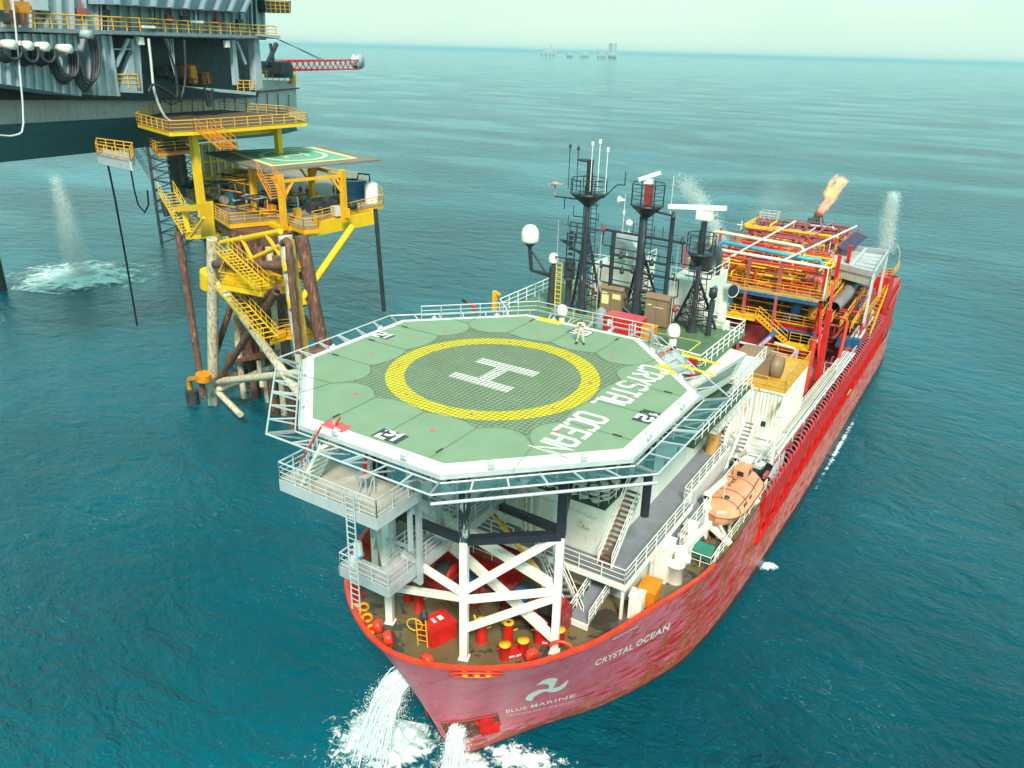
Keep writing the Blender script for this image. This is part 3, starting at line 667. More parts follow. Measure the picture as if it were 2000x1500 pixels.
mb = MB(); a_, b_ = V((-3.9, -11.2, 23.4)), V((-2.75, -10.75, 26.2)); a_ = V((-2.75, -11.9, 23.45)); b_ = V((-2.75, -10.8, 26.15)); mb.stair((-4.0, -11.1, 23.45), (-2.4, -11.1, 26.2), 1.2, (0, 1, 0), 7, .3, .28); mb.build('steps', M_white, ap)
mb = MB(); mb.srail((-4.0, -11.1, 23.5), (-2.6, -11.1, 26.0), 1.25, (0, 1, 0), 1.05, .04, .8); mb.build('step_rail', M_alu, ap)
for y in (-11.75, -10.45):
    mb = MB(); mb.beam((-3.9, y, 24.8), (-2.2, y, 27.3), .1, .07); mb.build('red_handrail', M_redo, ap)
mb = MB(); mb.ladder((-.2, -12.2, 17.6), (-.2, -12.2, 24.6), .55, (1, 0, 0), .33, .045); mb.build('ladder', M_alu, ap)
for x, y in ((-1.4, -9.4), (1.0, -9.2)): mb = MB(); mb.beam((x, y, 16.7 if y < -10 else 20), (x, y, 25.6), .2); mb.build('support_post', M_galv, ap)
mb = MB()
mb.beam((-5, -9.2, 23.2), (-5.0, -8, 25.4), .16); mb.build('support_brace', M_galv, ap); mb = MB(); mb.beam((1.0, -9.2, 20.2), (-2.75, -6.9, 18), .16); mb.build('support_brace', M_galv, ap)
# fire monitors standing by the deck
def monitor(loc, label, zrot=0, stand=True):
    t_ = thing('fire_monitor', label, 'fire monitor', loc, 'fire monitors round the helideck'); x, y, z = loc
    if stand:
        q = MB()
        for sx in (-.3, .3):
            for sy in (-.3, .3): q.beam((x+sx, y+sy, z), (x+sx, y+sy, z+1.2), .06)
            q.beam((x+sx, y-.3, z), (x+sx, y+.3, z+1.2), .04)
        q.bx((x, y, z+1.22), (.75, .75, .05)); q.build('stand', M_alu, t_); h = 1.25
    else: h = 0
    q = MB(); q.tube((x, y, z+h), (x, y, z+h+.45), .09, 8); d_ = V((math.cos(zrot), math.sin(zrot), .25)).normalized(); p = V((x, y, z+h+.5)); q.ball(p, .15); q.tube(p-d_*.2, p+d_*.75, .08, 8, .06); q.build('body', M_red, t_)
    q = MB(); q.tube(p+d_*.75, p+d_*1.15, .1, 8, .13); q.build('nozzle', M_black, t_)
monitor((-.7, -10.5, 23.4), 'red fire monitor on a white stand on the access platform by the steps', R(120))
monitor(tuple(at(925, 612, z=26.3)), 'red fire monitor at the far edge of the helideck', R(170), False)
monitor(tuple(at(1290, 705, z=25.6)), 'red fire monitor beside the rail right of the helideck', R(60), False)
# floodlights low by the platform end
for i, (px, py, lb_) in enumerate(((700, 1085, 'tall pale floodlight above the bow rail, the upper of a pair'), (690, 1115, 'pale floodlight over the bow rail, the lower of a pair'))):
    p = at(px, py, y=-8.6-.4*i); t_ = thing('floodlight', lb_, 'floodlight', p, 'floodlights at the starboard bow rail')
    q = MB(); q.lathe(p, [(.0, 0), (.34, .02), (.34, .12), (.28, .14)], 14); q.build('base', M_cyan, t_)
    q = MB(); q.lathe(p, [(.28, .14), (.24, .85), (.18, .95), (0, .98)], 14); q.build('lens', paint('frosted', (.62, .68, .68), .25, .06, 0), t_)
    q = MB(); q.tube(p, V((p.x, p.y, 17)), .09, 8); q.build('post', M_white, t_)
a = at(966, 606, z=26.2); t_ = thing('yellow_post', 'small yellow post with a hook at the far edge of the helideck', 'post', a); q = MB(); q.beam(a, a+V((0, 0, 1.5)), .28); q.beam(a+V((-.1, 0, 1.4)), a+V((.5, 0, 1.3)), .16); q.build('post', M_yel, t_)
q = MB(); q.rail([(-10.6, 6.5, 26.2), (-4.6, 12.6, 26.2), (4.6, 12.6, 26.2)], 1.0, .035, 1.5, 2); q.build('aft_rail', M_alu, heli)
# ------------------------------------------------------------------ foredeck gear
def bollard_pair(pa, pb, zt, label):
    a = at(*pa, z=zt); b_ = at(*pb, z=zt); c_ = (a+b_)/2; t_ = thing('double_bollard', label, 'bollard', (c_.x, c_.y, 12), 'red double bollards with yellow tops on the foredeck')
    d_ = (b_-a).normalized(); q = MB(); q.beam((a.x, a.y, 12.2), (b_.x, b_.y, 12.2), .45, .4); o = q.build('base', M_red, t_)
    q = MB(); tx = fonttext('SWL 20T', .2, .01); n_ = d_.cross(V((0, 0, 1))); put_text(q, tx, V((c_.x, c_.y, 12.12))-d_*tx[2]/2+n_*.24, d_, (0, 0, 1)); q.build('load_lettering', M_letter, o)
    for p in (a, b_):
        q = MB(); q.lathe((p.x, p.y, 12), [(.32, 0), (.3, zt-12.12), (.34, zt-12.08), (.34, zt-12)], 16); q.bx((p.x+d_.x*.0-n_.x*.0, p.y, zt-12+11.75), (.95, .07, .07), math.atan2(d_.y, d_.x)); po = q.build('post', M_red, t_)
        q = MB(); q.lathe((p.x, p.y, zt), [(.35, -.02), (.35, .03), (0, .05)], 16); q.build('cap', M_yel, po)
bollard_pair((986, 1258), (1022, 1250), 13.0, 'red double bollard with yellow tops nearest the bow tip beside a red drum')
bollard_pair((1054, 1225), (1093, 1229), 13.1, 'red double bollard with yellow tops partly behind the right white deck leg')
def roller(p, zt, label):
    a = at(*p, z=zt); t_ = thing('mooring_roller', label, 'mooring roller', (a.x, a.y, 12), 'red mooring rollers with ringed yellow tops')
    q = MB(); q.lathe((a.x, a.y, 12), [(.36, 0), (.32, .2), (.29, zt-12.1), (.32, zt-12.05), (.32, zt-12)], 16); q.build('body', M_red, t_)
    q = MB(); q.lathe((a.x, a.y, zt), [(.33, -.03), (.33, .04), (.13, .06), (.13, -.02)], 16); r_ = q.build('ring', M_yel, t_); q = MB(); q.lathe((a.x, a.y, zt), [(.13, 0), (0, 0)], 12); q.build('hole', M_black, r_)
    q = MB(); q.beam((a.x-.38, a.y, zt-.3), (a.x-.7, a.y+.2, zt-.1), .1); q.beam((a.x+.38, a.y, zt-.4), (a.x+.62, a.y, zt-.2), .07); q.build('lug', M_yel, t_)
roller((941, 1211), 13.5, 'red mooring roller between the middle white leg and its brace'); roller((993, 1215), 13.5, 'red mooring roller standing free under the lowest white brace')
roller((796, 1132), 13.5, 'red mooring roller just right of the lower end of the gangway'); roller((818, 1155), 13.4, 'red mooring roller partly hidden behind the horizontal white brace on the left')
def drum(p, zc, label, ang):
    a = at(*p, z=zc); d_ = V((math.cos(ang), math.sin(ang), .25)).normalized(); q = MB(); q.lathe(a-d_*.3, [(0, 0), (.38, 0), (.43, .06), (.43, .38), (.36, .46), (0, .47)], 18, d_); q.bx((a.x, a.y, (12+a.z)/2-.1), (.3, .3, max(.2, a.z-12))); tag(q.build('deck_drum', M_redo, None), label, 'drum', 'round orange red drums along the bulwark')
drum((741, 1222), 12.6, 'orange red round drum by the starboard bulwark, the one nearer the three yellow rings', R(30)); drum((761, 1245), 12.6, 'orange red round drum by the starboard bulwark, the one nearer the orange ladder', R(40))
drum((1038, 1277), 12.6, 'orange red round drum beside the front double bollard', R(150)); drum((836, 1287), 12.5, 'orange red round drum just showing over the bow rail', R(90))
# inner rollers of the starboard fairlead
t_ = thing('fairlead_rollers', 'row of three yellow rings inside the starboard bulwark', 'fairlead', hp(2.3, 12.3, -1))
for q_ in (1.75, 2.3, 2.85):
    p = hp(q_, 12.35, -1)+V((.45, .15, 0)); q = MB(); q.path([p+V((.27*math.cos(a)*.8, .27*math.cos(a)*.6, .27*math.sin(a))) for a in [2*math.pi*k/14 for k in range(14)]], .1, 6, True); q.build('ring', M_yel, t_)
# chest
c_ = at(855, 1228, z=12.6); t_ = thing('deck_chest', 'large red lidded deck chest beside the orange ladder on the foredeck', 'chest', (c_.x, c_.y, 12)); ya = R(-20)
q = MB(); q.bx((c_.x, c_.y, 12.55), (1.4, 1.7, 1.1), ya); q.build('body', M_red, t_); q = MB(); q.bx((c_.x, c_.y, 13.15), (1.5, 1.8, .12), ya); l_ = q.build('lid', M_red, t_)
q = MB(); tx = fonttext('FIRE', .26, .01); X = V((math.cos(ya), math.sin(ya), 0)); Y = V((-X.y, X.x, 0)); put_text(q, tx, V((c_.x, c_.y, 13.235))-X*.35-Y*.3, X, Y)
q.add([V((c_.x, c_.y, 13.235))+X*a+Y*b_ for a, b_ in ((-.3, .1), (.1, .1), (.1, .4), (-.3, .4))], [(0, 1, 2, 3)]); q.build('lettering', M_letter, l_)
# ladder with hoop
a = at(826, 1262, z=12); b_ = V((a.x-.25, a.y+.15, hz(815, 1215, a))); t_ = thing('hooped_ladder', 'short orange ladder with a round hoop standing on the foredeck', 'ladder', a)
q = MB(); q.ladder(a, b_, .6, (1, .3, 0), .3, .045); q.build('rails', M_yel, t_); c_ = (a*.35+b_*.65); q = MB(); q.path([c_+V((.45*math.cos(k*.449)-.5, .15*math.cos(k*.449), .05+.42*math.sin(k*.449))) for k in range(14)], .045, 5, True); q.build('hoop', M_yel, t_)
q = MB(); q.lathe((b_.x+.1, b_.y+.2, 12), [(.1, 0), (.1, 1.7), (.25, 1.75), (.25, 2.0), (.12, 2.1), (.12, 2.4), (0, 2.45)], 10); q.build('vent_head', M_dark, t_)
# windlasses
def windlass(x, y, label, s=1):
    t_ = thing('windlass', label, 'windlass', (x, y, 12), 'anchor windlasses on the foredeck')
    q = MB(); q.bx((x, y, 12.2), (4.2, 1.6, .4)); q.bx((x-1.9*s, y, 12.8), (.3, 1.3, 1.3)); q.bx((x+.2*s, y, 12.8), (.25, 1.3, 1.3)); q.bx((x+1.9*s, y, 12.8), (.3, 1.2, 1.2)); q.build('bed', M_redd, t_)
    q = MB(); q.tube((x-2.1, y, 13.1), (x+2.1, y, 13.1), .14, 10); q.lathe((x-1.6*s, y, 13.1), [(0, 0), (.85, 0), (.85, .12), (.45, .14), (.45, 1.3), (.85, 1.32), (.85, 1.44), (0, 1.45)], 20, (s, 0, 0)); q.build('drum', M_red, t_)
    q = MB(); q.tube((x-1.45*s, y, 13.1), (x-.35*s, y, 13.1), .62, 18); q.build('rope', paint('coiled_rope', (.05, .045, .04), .9, .3, 0, scale=9, bump=.6), t_)
    q = MB(); q.lathe((x+.5*s, y, 13.1), [(0, 0), (.55, 0), (.6, .15), (.6, .9), (.5, 1.1), (0, 1.1)], 16, (s, 0, 0)); q.bx((x+1.1*s, y+.8, 12.7), (.8, .7, .9)); q.build('motor', M_blue, t_)
    q = MB(); q.lathe((x+2.1*s, y, 13.1), [(0, 0), (.45, 0), (.28, .15), (.28, .55), (.42, .7), (0, .7)], 14, (s, 0, 0)); q.build('warping_head', M_redd, t_)
windlass(-1.2, -2.2, 'red anchor windlass with blue motor behind the white helideck braces, starboard side'); windlass(4.4, -1.4, 'red anchor windlass with blue motor left of the right white deck leg', -1); windlass(-3.6, .6, 'red winch half hidden under the grey gangway', 1)
for i, (px, py, lb) in enumerate(((905, 1130, 'dark red pipe bends in front of the starboard windlass'), (960, 1150, 'dark red chain stopper between the bollard rollers and the windlasses'))):
    a = at(px, py, z=12.3); q = MB()
    for k in range(3): q.path([(a.x-.4+k*.35, a.y-.8, 12), (a.x-.4+k*.35, a.y-.7, 12.4), (a.x-.3+k*.35, a.y+.8, 12.6), (a.x-.3+k*.35, a.y+1, 12)], .1, 6)
    tag(q.build('chain_stopper', M_redd, None), lb, 'chain stopper')
# big red hatch aft of the windlasses
t_ = thing('cargo_hatch', 'large flat dark red hatch cover behind the crossed white braces', 'hatch', (-.6, 1.2, 12))
q = MB(); q.box(-4.2, 1.6, -.1, 2.5, 12, 13.6); q.build('coaming', M_red, t_); q = MB(); q.box(-4.3, 1.7, -.2, 2.6, 13.6, 13.75); q.build('cover', M_redd, t_)
q = MB(); q.rail([(-4.2, -.15, 13.7), (1.6, -.15, 13.7)], .9, .03, 1.5, 1); q.build('guard_rail', M_white, t_)
# white rim of the panama lead on port bulwark
q = MB(); a = at(1096, 1262, z=13.2); q.path([a+V((.55*math.cos(k*.35), .25*math.cos(k*.35), .42*math.sin(k*.35)-.1)) for k in range(10)], .1, 6); q.build('rail_chock', M_redo, ship)
# stains: none; stair down to foredeck from walkway
# ------------------------------------------------------------------ accommodation
acc = thing('accommodation', 'white accommodation block with grey walkways behind and below the helideck', 'building', (0, 14, 12))
q = MB(); q.box(-8.5, 6.38, 3.0, 26, 11.5, 14.6); q.build('lower_wall', M_white, acc)
q = MB(); q.box(-8.5, 6.38, 3.0, 26, 14.62, 18.1); q.build('front_house', M_white, acc)
q = MB(); q.box(-8.5, 6.42, 2.96, 9.4, 18.1, 18.22); roof = q.build('green_roof', M_gdk, acc)
M_disc = paint('disc_paint', (.60, .58, .50), .5, .1, .35, (.35, .15, .05)); k = 0
for i in range(5):
    for j in range(5):
        x, y = 2.1+i*.85+(j % 2)*.35, 3.5+j*.72; q = MB(); q.lathe((x, y, 18.22), [(.3, 0), (.3, .1), (.24, .13), (0, .13)], 12); q.build('round_vent', M_disc, roof)
q = MB(); q.box(-8.9, 6.4, 9.4, 24.5, 18.1, 24.7); uh = q.build('upper_house', M_white, acc)
for y in (11, 13.5, 16, 18.5):
    q = MB(); q.bx((6.42, y, 21.6), (.06, .35, .75)); q.build('window', M_glass, uh)
for y in (5.2, 10.5, 13, 15.5):
    q = MB(); q.bx((6.42, y, 17.1), (.05, .3, .75)); q.build('window', M_glass, uh)
for x in (-5.5, -2.2): q = MB(); q.lathe((x, 2.98, 16.2), [(0, .06), (.28, .06), (.34, 0)], 14, (0, -1, 0)); q.build('porthole', M_glass, acc)
q = MB()
for x in (-7, -5.2, -3.9, -.8, .6, 1.7): q.box(x-.06, x+.06, 2.8, 3.0, 14.6, 18.1)
q.path([(-7, 2.8, 17.6), (6, 2.8, 17.5)], .04, 5); q.path([(.9, 2.7, 14.7), (.9, 2.7, 17.9)], .1, 6); q.path([(1.3, 2.7, 14.7), (1.3, 2.7, 17.9)], .1, 6); q.build('wall_pipe', M_whiter, acc)
q = MB(); q.bx((5.2, 2.85, 16.7), (.75, .2, .3)); q.build('lamp_box', M_whiter, acc)
# walkway A
q = MB(); q.box(-8, 8.9, 1.2, 3.0, 14.48, 14.6); q.box(6.38, 8.9, 3.0, 12.5, 14.48, 14.6); q.box(6.38, 8.2, 12.5, 23, 14.48, 14.6); wk = q.build('walkway_floor', M_grey, acc)
q = MB(); q.box(-8, 8.98, 1.12, 1.2, 14.25, 14.66); q.box(8.9, 8.98, 1.2, 12.5, 14.25, 14.66); q.box(8.2, 8.28, 12.5, 23, 14.25, 14.66); q.build('walkway_edge', M_white, wk)
q = MB(); q.rail([(2.6, 1.2, 14.6), (8.85, 1.2, 14.6), (8.85, 12.5, 14.6), (8.2, 12.6, 14.6), (8.2, 22, 14.6)], 1.1, .035, 1.7, 2); q.rail([(-6, 1.2, 14.6), (.9, 1.2, 14.6)], 1.1, .035, 1.7, 2); q.build('handrail', M_white, wk)
q = MB(); q.box(6.0, 8.3, 3.2, 23, 11.6, 14.45); q.build('under_wall', M_pale, acc)
for x, y in ((8.75, 1.35), (3.2, 1.35), (8.75, 6)):
    q = MB(); q.beam((x, y, 11.4), (x, y, 14.5), .16); q.build('walkway_post', M_white, acc)
# roof rail
q = MB(); q.rail([(2.0, 3.05, 18.2), (5.9, 3.05, 18.2), (6.35, 3.6, 18.2), (6.35, 4.6, 18.2)], 1.05, .035, 1.4, 2); q.build('roof_rail', M_white, roof)
# stairs
M_tread = paint('rusty_tread', (.22, .09, .05), .6, .3, .3, dirt=.2)
def stair(name, label, a, b_, w_, side, mt=M_tread, ms=M_white, hr=M_white, n=None, h=1.0, group='outdoor stairs of the accommodation'):
    a, b_ = V(a), V(b_); t_ = thing(name, label, 'stairs', a, group); s_ = V(side).normalized(); d_ = b_-a; hd = V((d_.x, d_.y, 0)).normalized(); n = n or max(4, int(d_.z/.24)); q = MB()
    for k in (-1, 1): o = s_*(w_/2*k); q.slab([a+o-V((0, 0, .14)), b_+o-V((0, 0, .14)), b_+o+V((0, 0, .14)), a+o+V((0, 0, .14))], s_*.05*k)
    q.build('stringer', ms, t_)
    for i in range(n):
        q = MB(); p = a.lerp(b_, (i+.5)/n); e = hd*.13; q.slab([p-e-s_*w_/2, p+e-s_*w_/2, p+e+s_*w_/2, p-e+s_*w_/2], (0, 0, -.04)); q.build('tread', mt, t_)
    for k in (-1, 1): q = MB(); q.srail(a, b_, w_, s_, h, .035, 1.3, (k,)); q.build('handrail', hr, t_)
    return t_
stair('stair', 'steep white stair with rusty treads from the grey walkway to the green roof', (6.95, 2.3, 14.62), (6.95, 6.2, 18.2), .95, (1, 0, 0), n=15)
stair('stair', 'white stair with rusty treads climbing from the green roof up past the helideck edge', (5.7, 7.0, 18.25), (5.7, 12.6, 24.2), .95, (1, 0, 0), n=20)
stair('stair', 'grey stair from the foredeck up to the walkway behind the right helideck leg', tuple(at(1122, 1210, z=12)), tuple(at(1068, 1082, z=14.6)), 1.0, (.83, .56, 0), M_grey, n=10)
a = at(1195, 1190, z=11.9)
t_ = thing('ramp', 'short grey ramp with white rails beside the curled green hose', 'ramp', (7.2, 1.0, 12))
q = MB(); q.slab([(6.3, -.8, 12.45), (7.6, -.8, 12.45), (7.6, 2.8, 13.3), (6.3, 2.8, 13.3)], (0, 0, -.12)); q.build('floor', M_grey, t_); q = MB(); q.rail([(7.6, -.8, 12.45), (7.6, 2.8, 13.3)], 1.0, .035, 1.0, 2); q.rail([(6.3, -.8, 12.45), (6.3, 1.8, 13.1)], 1.0, .035, 1.0, 2); q.build('handrail', M_white, t_); q = MB(); q.bx((6.95, -.85, 12.25), (1.3, .12, .4)); q.build('kerb', M_white, t_)
a = at(1143, 1162, z=12.9); q = MB()
for k in range(4): q.path([(a.x+.33*math.cos(i*.52), a.y+.33*math.sin(i*.52), 12.6+k*.1) for i in range(12)], .05, 5, True)
tag(q.build('hose_coil', paint('green_hose', (.10, .28, .18), .5, .1, 0), None), 'coiled pale green hose beside the stair foot', 'hose')
# cabinets along the port side deck
def cab(name, label, cat, c, d, yaw, mat, extra=None, mb2=None):
    t_ = thing(name, label, cat, (c[0], c[1], c[2]-d[2]/2)); q = MB(); q.bx(c, d, yaw); q.build('body', mat, t_)
    q = MB(); q.bx((c[0], c[1], c[2]+d[2]/2+.03), (d[0]+.12, d[1]+.12, .07), yaw); q.build('lid', mb2 or mat, t_)
    X = V((math.cos(yaw), math.sin(yaw), 0)); Y = V((-X.y, X.x, 0)); q = MB(); q.bx(V(c)-Y*(d[1]/2+.02), (d[0]*.42, .04, d[2]*.86), yaw); q.build('door', mat, t_); return t_
cab('control_cabinet', 'white control cabinet with a yellowed top by the starboard ramp rail', 'cabinet', tuple(at(1243, 1182, z=12.8)), (.8, .9, 1.7), R(8), M_white, mb2=M_whiter)
cab('storage_locker', 'orange storage locker behind the white control cabinet', 'locker', tuple(at(1268, 1158, z=12.5)), (1.1, 1.7, 1.2), R(6), M_org)
cab('tall_cabinet', 'tall white two door cabinet against the grey walkway wall', 'cabinet', (9.0, 7.6, 12.7), (.9, 1.5, 2.9), R(3), M_white)
t_ = thing('gas_bottle_rack', 'rack of tall white gas bottles with an orange hose between two white cabinets', 'rack', (9.1, 9.6, 11.2))
for k in range(3): q = MB(); q.lathe((8.75+k*.32, 9.5, 11.0), [(.14, 0), (.14, 1.7), (.05, 1.9), (.05, 2.0)], 10); q.build('bottle', M_white, t_)
q = MB(); q.bx((9.3, 10.4, 12.2), (1.0, .2, 2.2)); q.build('panel', M_whiter, t_); q = MB(); q.path([(9.5, 9.4, 11.2), (9.7, 9.2, 11.9), (9.4, 9.3, 12.4), (9.7, 9.5, 11.6), (9.5, 9.3, 11.2)], .06, 5); q.build('hose', M_org, t_)
cab('tall_cabinet', 'tall white narrow cabinet left of the white boat crane', 'cabinet', (9.3, 11.6, 12.2), (.8, .8, 2.8), 0, M_white)
# second lower walkway by the lifeboat
t_ = thing('boat_deck_walkway', 'grey side walkway with white rails left of the orange lifeboat', 'walkway', (9, 15, 13)); q = MB(); q.box(8.35, 9.3, 9.5, 22, 13.0, 13.1); q.build('floor', M_grey, t_); q = MB(); q.rail([(9.3, 9.5, 13.1), (9.3, 22, 13.1)], 1.1, .035, 1.5, 2); q.build('handrail', M_white, t_)
q = MB(); q.box(9.25, 9.35, 9.5, 22, 10.8, 13.0); q.build('fascia', M_pale, t_)
q = MB(); 
q.rail([(11.2, 12.2, 10.75), (11.3, 17, 10.75), (11.3, 24.5, 10.75)], 1.1, .035, 1.4, 2); q.build('side_rail', M_white, ship)
# lifeboat in its davit
LB = thing('lifeboat', 'enclosed orange lifeboat hanging in white davits on the port side', 'lifeboat', (10.0, 19.3, 11.5))
m, t, b = nt('lifeboat_orange'); c = coords(t); col = ramp(t, noise(t, c, 1.2, 5), [(.35, (.74, .28, .13)), (.65, (.82, .38, .22))]); col = mix(t, ramp(t, noise(t, coords(t, 2, 2, .4), 2.2, 5, .7), [(.6, 0.), (.75, .5)]), col, (.45, .12, .05)); t.links.new(col, b.inputs['Base Color']); b.inputs['Roughness'].default_value = .35; M_lb = m
L_, Wd = 7.9, 1.55; cz = 12.75; cy = 18.6; cxl = 10.15
def lb_ring(s_):   # s_ -1 bow .. 1 stern
    e = max(0, 1-abs(s_)**(3.4 if s_ < 0 else 6))**.5; w_ = Wd*e+.03; kz = -1.35*(1-abs(s_)**6*.6); top = 1.05*(1-abs(s_)**4*.5)+(.0 if s_ < .25 else .0)
    return [(0, kz), (w_*.5, kz*.7), (w_*.9, kz*.28), (w_*1.0, .0), (w_*1.05, .04), (w_*1.05, .14), (w_*.98, .18), (w_*.86, top*.55), (w_*.55, top*.9), (0, top)]
ns = 25; vs = []; fs = []
for i in range(ns):
    s_ = -1+2*i/(ns-1); r_ = lb_ring(s_); full = r_+[(-x, z) for x, z in r_[-2:0:-1]]; m_ = len(full)
    for x, z in full: vs.append((cxl+x, cy+s_*L_/2, cz+z))
for i in range(ns-1):
    for k in range(m_): fs.append((i*m_+k, (i+1)*m_+k, (i+1)*m_+(k+1) % m_, i*m_+(k+1) % m_))
q = MB(); q.add(vs, fs, True); q.add(vs[:m_], [tuple(range(m_))]); q.add(vs[-m_:], [tuple(range(m_))[::-1]]); hb = q.build('hull', M_lb, LB)
q = MB(); q.slab([(cxl-.55, cy+1.35, cz+.75), (cxl+.55, cy+1.35, cz+.75), (cxl+.5, cy+2.9, cz+.7), (cxl-.5, cy+2.9, cz+.7)], (0, 0, .9)); tw = q.build('steering_tower', M_lb, LB); q = MB(); q.bx((cxl, cy+1.33, cz+1.3), (.5, .05, .4)); q.bx((cxl+.56, cy+2, cz+1.3), (.05, .5, .35)); q.build('window', M_glass, tw)
q = MB(); q.path([(cxl+p[0], cy+p[1], cz+.09) for p in [((Wd*1.06*max(0, 1-abs(s_)**(3.4 if s_ < 0 else 6))**.5+.05)*sg, s_*L_/2) for sg, rr in ((1, range(ns)), (-1, range(ns-1, -1, -1))) for s_ in [-1+2*i/(ns-1) for i in rr]]], .05, 5, True); q.build('fender', paint('dark_orange', (.35, .07, .03), .5), LB)
q = MB(); put_text(q, fonttext('JESC2', .6, .012), (cxl-.35, cy+.9, cz+1.045), (0, -1, 0), (1, 0, 0)); put_text(q, fonttext('2', .5, .01), (cxl+.55, cy-.05, cz+.98), (0, -1, 0), (1, 0, -.35)); q.build('lettering', M_black, LB)
q = MB()
for dy in (-2.6, -1.2, 1.0): q.path([(cxl+1.5*math.cos(a)*(1 if abs(dy) < 2 else .93), cy+dy, cz+.2+.95*math.sin(a)*(1 if abs(dy) < 2 else .9)) for a in [k*math.pi/12 for k in range(13)]], .022, 4)
q.path([(cxl+1.2, cy-3, cz+.75), (cxl+1.35, cy, cz+.8), (cxl+1.2, cy+2.6, cz+.75)], .03, 5); q.build('grab_line', M_dark, LB)
for dy in (-1.6, -.3): q = MB(); q.bx((cxl+1.42, cy+dy, cz+.5), (.06, .5, .25)); q.build('side_window', M_glass, LB)
q = MB(); q.lathe((cxl+.1, cy-2.2, cz+.9), [(.25, 0), (.25, .12), (0, .14)], 12); q.build('hatch', M_dark, LB)
dv = thing('boat_davit', 'white lifeboat davit with hinged arms fore and aft of the orange lifeboat', 'davit', (9.6, 18.5, 10.7))
for y in (cy-3.6, cy+3.5):
    q = MB(); q.beam((9.45, y, 10.7), (9.2, y, 14.3), .4, .5); q.beam((9.35, y, 12.0), (11.4, y, 10.8), .4, .35); q.beam((11.4, y, 10.8), (9.3, y, 13.6), .14); q.build('frame', M_white, dv)
    q = MB(); q.beam((9.2, y, 14.3), (cxl, y+(.8 if y < cy else -.8), 15.6), .34, .3); q.lathe((9.2, y-.25, 14.3), [(0, 0), (.3, 0), (.3, .5), (0, .5)], 14, (0, 1, 0)); q.build('arm', M_white, dv)
    q = MB(); q.beam((cxl, y+(.8 if y < cy else -.8), 15.6), (cxl, y+(1.0 if y < cy else -1.), 13.8), .05); q.build('fall_rope', M_white, dv)
for i in range(5):
    q = MB(); y = 15.3+i*1.5; q.lathe((10.3+.4*(i % 2), y, 10.7), [(.12, 0), (.12, .7), (.2, .75), (.2, 1.0), (.1, 1.05), (.1, 1.25), (0, 1.3)], 10); tag(q.build('air_vent', M_white, None), ('short white air vent under the orange lifeboat, %s' % ('foremost of the row', 'second from the bow', 'middle of the row', 'second from aft', 'aftmost of the row')[i]), 'vent', 'white air vents under the lifeboat')
# boat crane
c0_ = at(1322, 1092, z=13.1); c0_.z = 11.0; CR = thing('deck_crane', 'small white deck crane with its long boom pointing towards the lifeboat', 'crane', c0_)
q = MB(); q.lathe(c0_, [(.55, 0), (.5, 1.6), (.62, 1.65), (.62, 1.9), (0, 1.9)], 16); q.build('pedestal', M_white, CR)
q = MB(); p = c0_+V((0, 0, 1.9)); q.bx(p+V((.1, .3, .45)), (.8, .8, .9), .5); q.tube(p+V((-.75, .3, .5)), p+V((-.2, .5, .5)), .32, 12); q.tube(p+V((.3, .1, .3)), p+V((.8, .3, .3)), .3, 12); q.tube(p+V((-.6, -.3, .1)), p+V((.5, -.3, .2)), .14, 8); q.path([p+V((-.3, -.4, 0)), p+V((-.5, -.6, .6)), p+V((0, -.4, 1.2))], .05, 5); q.build('winch_house', M_white, CR)
tip = at(1386, 1022, y=13.9); q = MB(); q.beam(p+V((0, 0, .4)), tip, .38, .42); q.build('boom', M_white, CR)
q = MB(); q.path([tip, tip+V((0, 0, -1.6))], .03, 4); q.lathe(tip+V((0, 0, -2.2)), [(0, 0), (.2, .1), (.2, .5), (0, .7)], 10); q.build('hook', M_red, CR)
q = MB(); q.rail([c0_+V((-1.1, -.9, 0)), c0_+V((-1.1, 1.3, 0)), c0_+V((-.2, 1.9, 0))], 1.1, .03, .8, 2); q.build('guard', M_white, CR)
t_ = thing('hose_reel', 'hose reel under a green cover beside the white deck crane', 'reel', (10.3, 12.2, 10.7)); q = MB(); q.lathe((9.9, 12.4, 11.6), [(0, 0), (.7, 0), (.7, .08), (.35, .1), (.35, 1.1), (.7, 1.12), (.7, 1.2), (0, 1.2)], 18, (1, 0, 0)); q.build('drum', M_dark, t_); q = MB(); q.slab([(9.8, 11.2, 11.8), (11.1, 11.2, 11.8), (11.1, 12.0, 12.2), (9.8, 12.0, 12.2)], (0, 0, -.5)); q.build('cover', paint('green_cover', (.03, .20, .14), .5, .2, 0), t_); q = MB(); q.rail([(9.7, 11, 10.7), (11.2, 11, 10.7), (11.2, 12.8, 10.7)], 1.1, .035, .8, 1); q.build('frame', M_white, t_)
# container house with yellow roof rail
M_corr = paint('container_white', (.78, .78, .68), .42, .05, .35, (.45, .20, .05), dirt=.25)
CT = thing('container_house', 'rusty white corrugated container house with a door and yellow roof rails', 'container', (7.9, 35, 10)); zt = 17.0; x0, x1, y0, y1 = 5.55, 10.2, 30.9, 39.8
q = MB(); q.box(x0+.06, x1-.06, y0+.06, y1, 9.4, zt)
q.build('core', M_corr, CT); q = MB(); P = []
n_ = 22; w_ = x1-x0
def corr(mbx, a, b_, z0, z1, out, n):
    a, b_, out = V(a), V(b_), V(out); pts = []
    for i in range(n):
        for f, o in ((0, 0), (.25, 1), (.5, 1), (.75, 0)): pts.append(a.lerp(b_, (i+f)/n)+out*o)
    pts.append(b_); vs = [V((p.x, p.y, z)) for p in pts for z in (z0, z1)]; mbx.add(vs, [(2*i, 2*i+2, 2*i+3, 2*i+1) for i in range(len(pts)-1)])
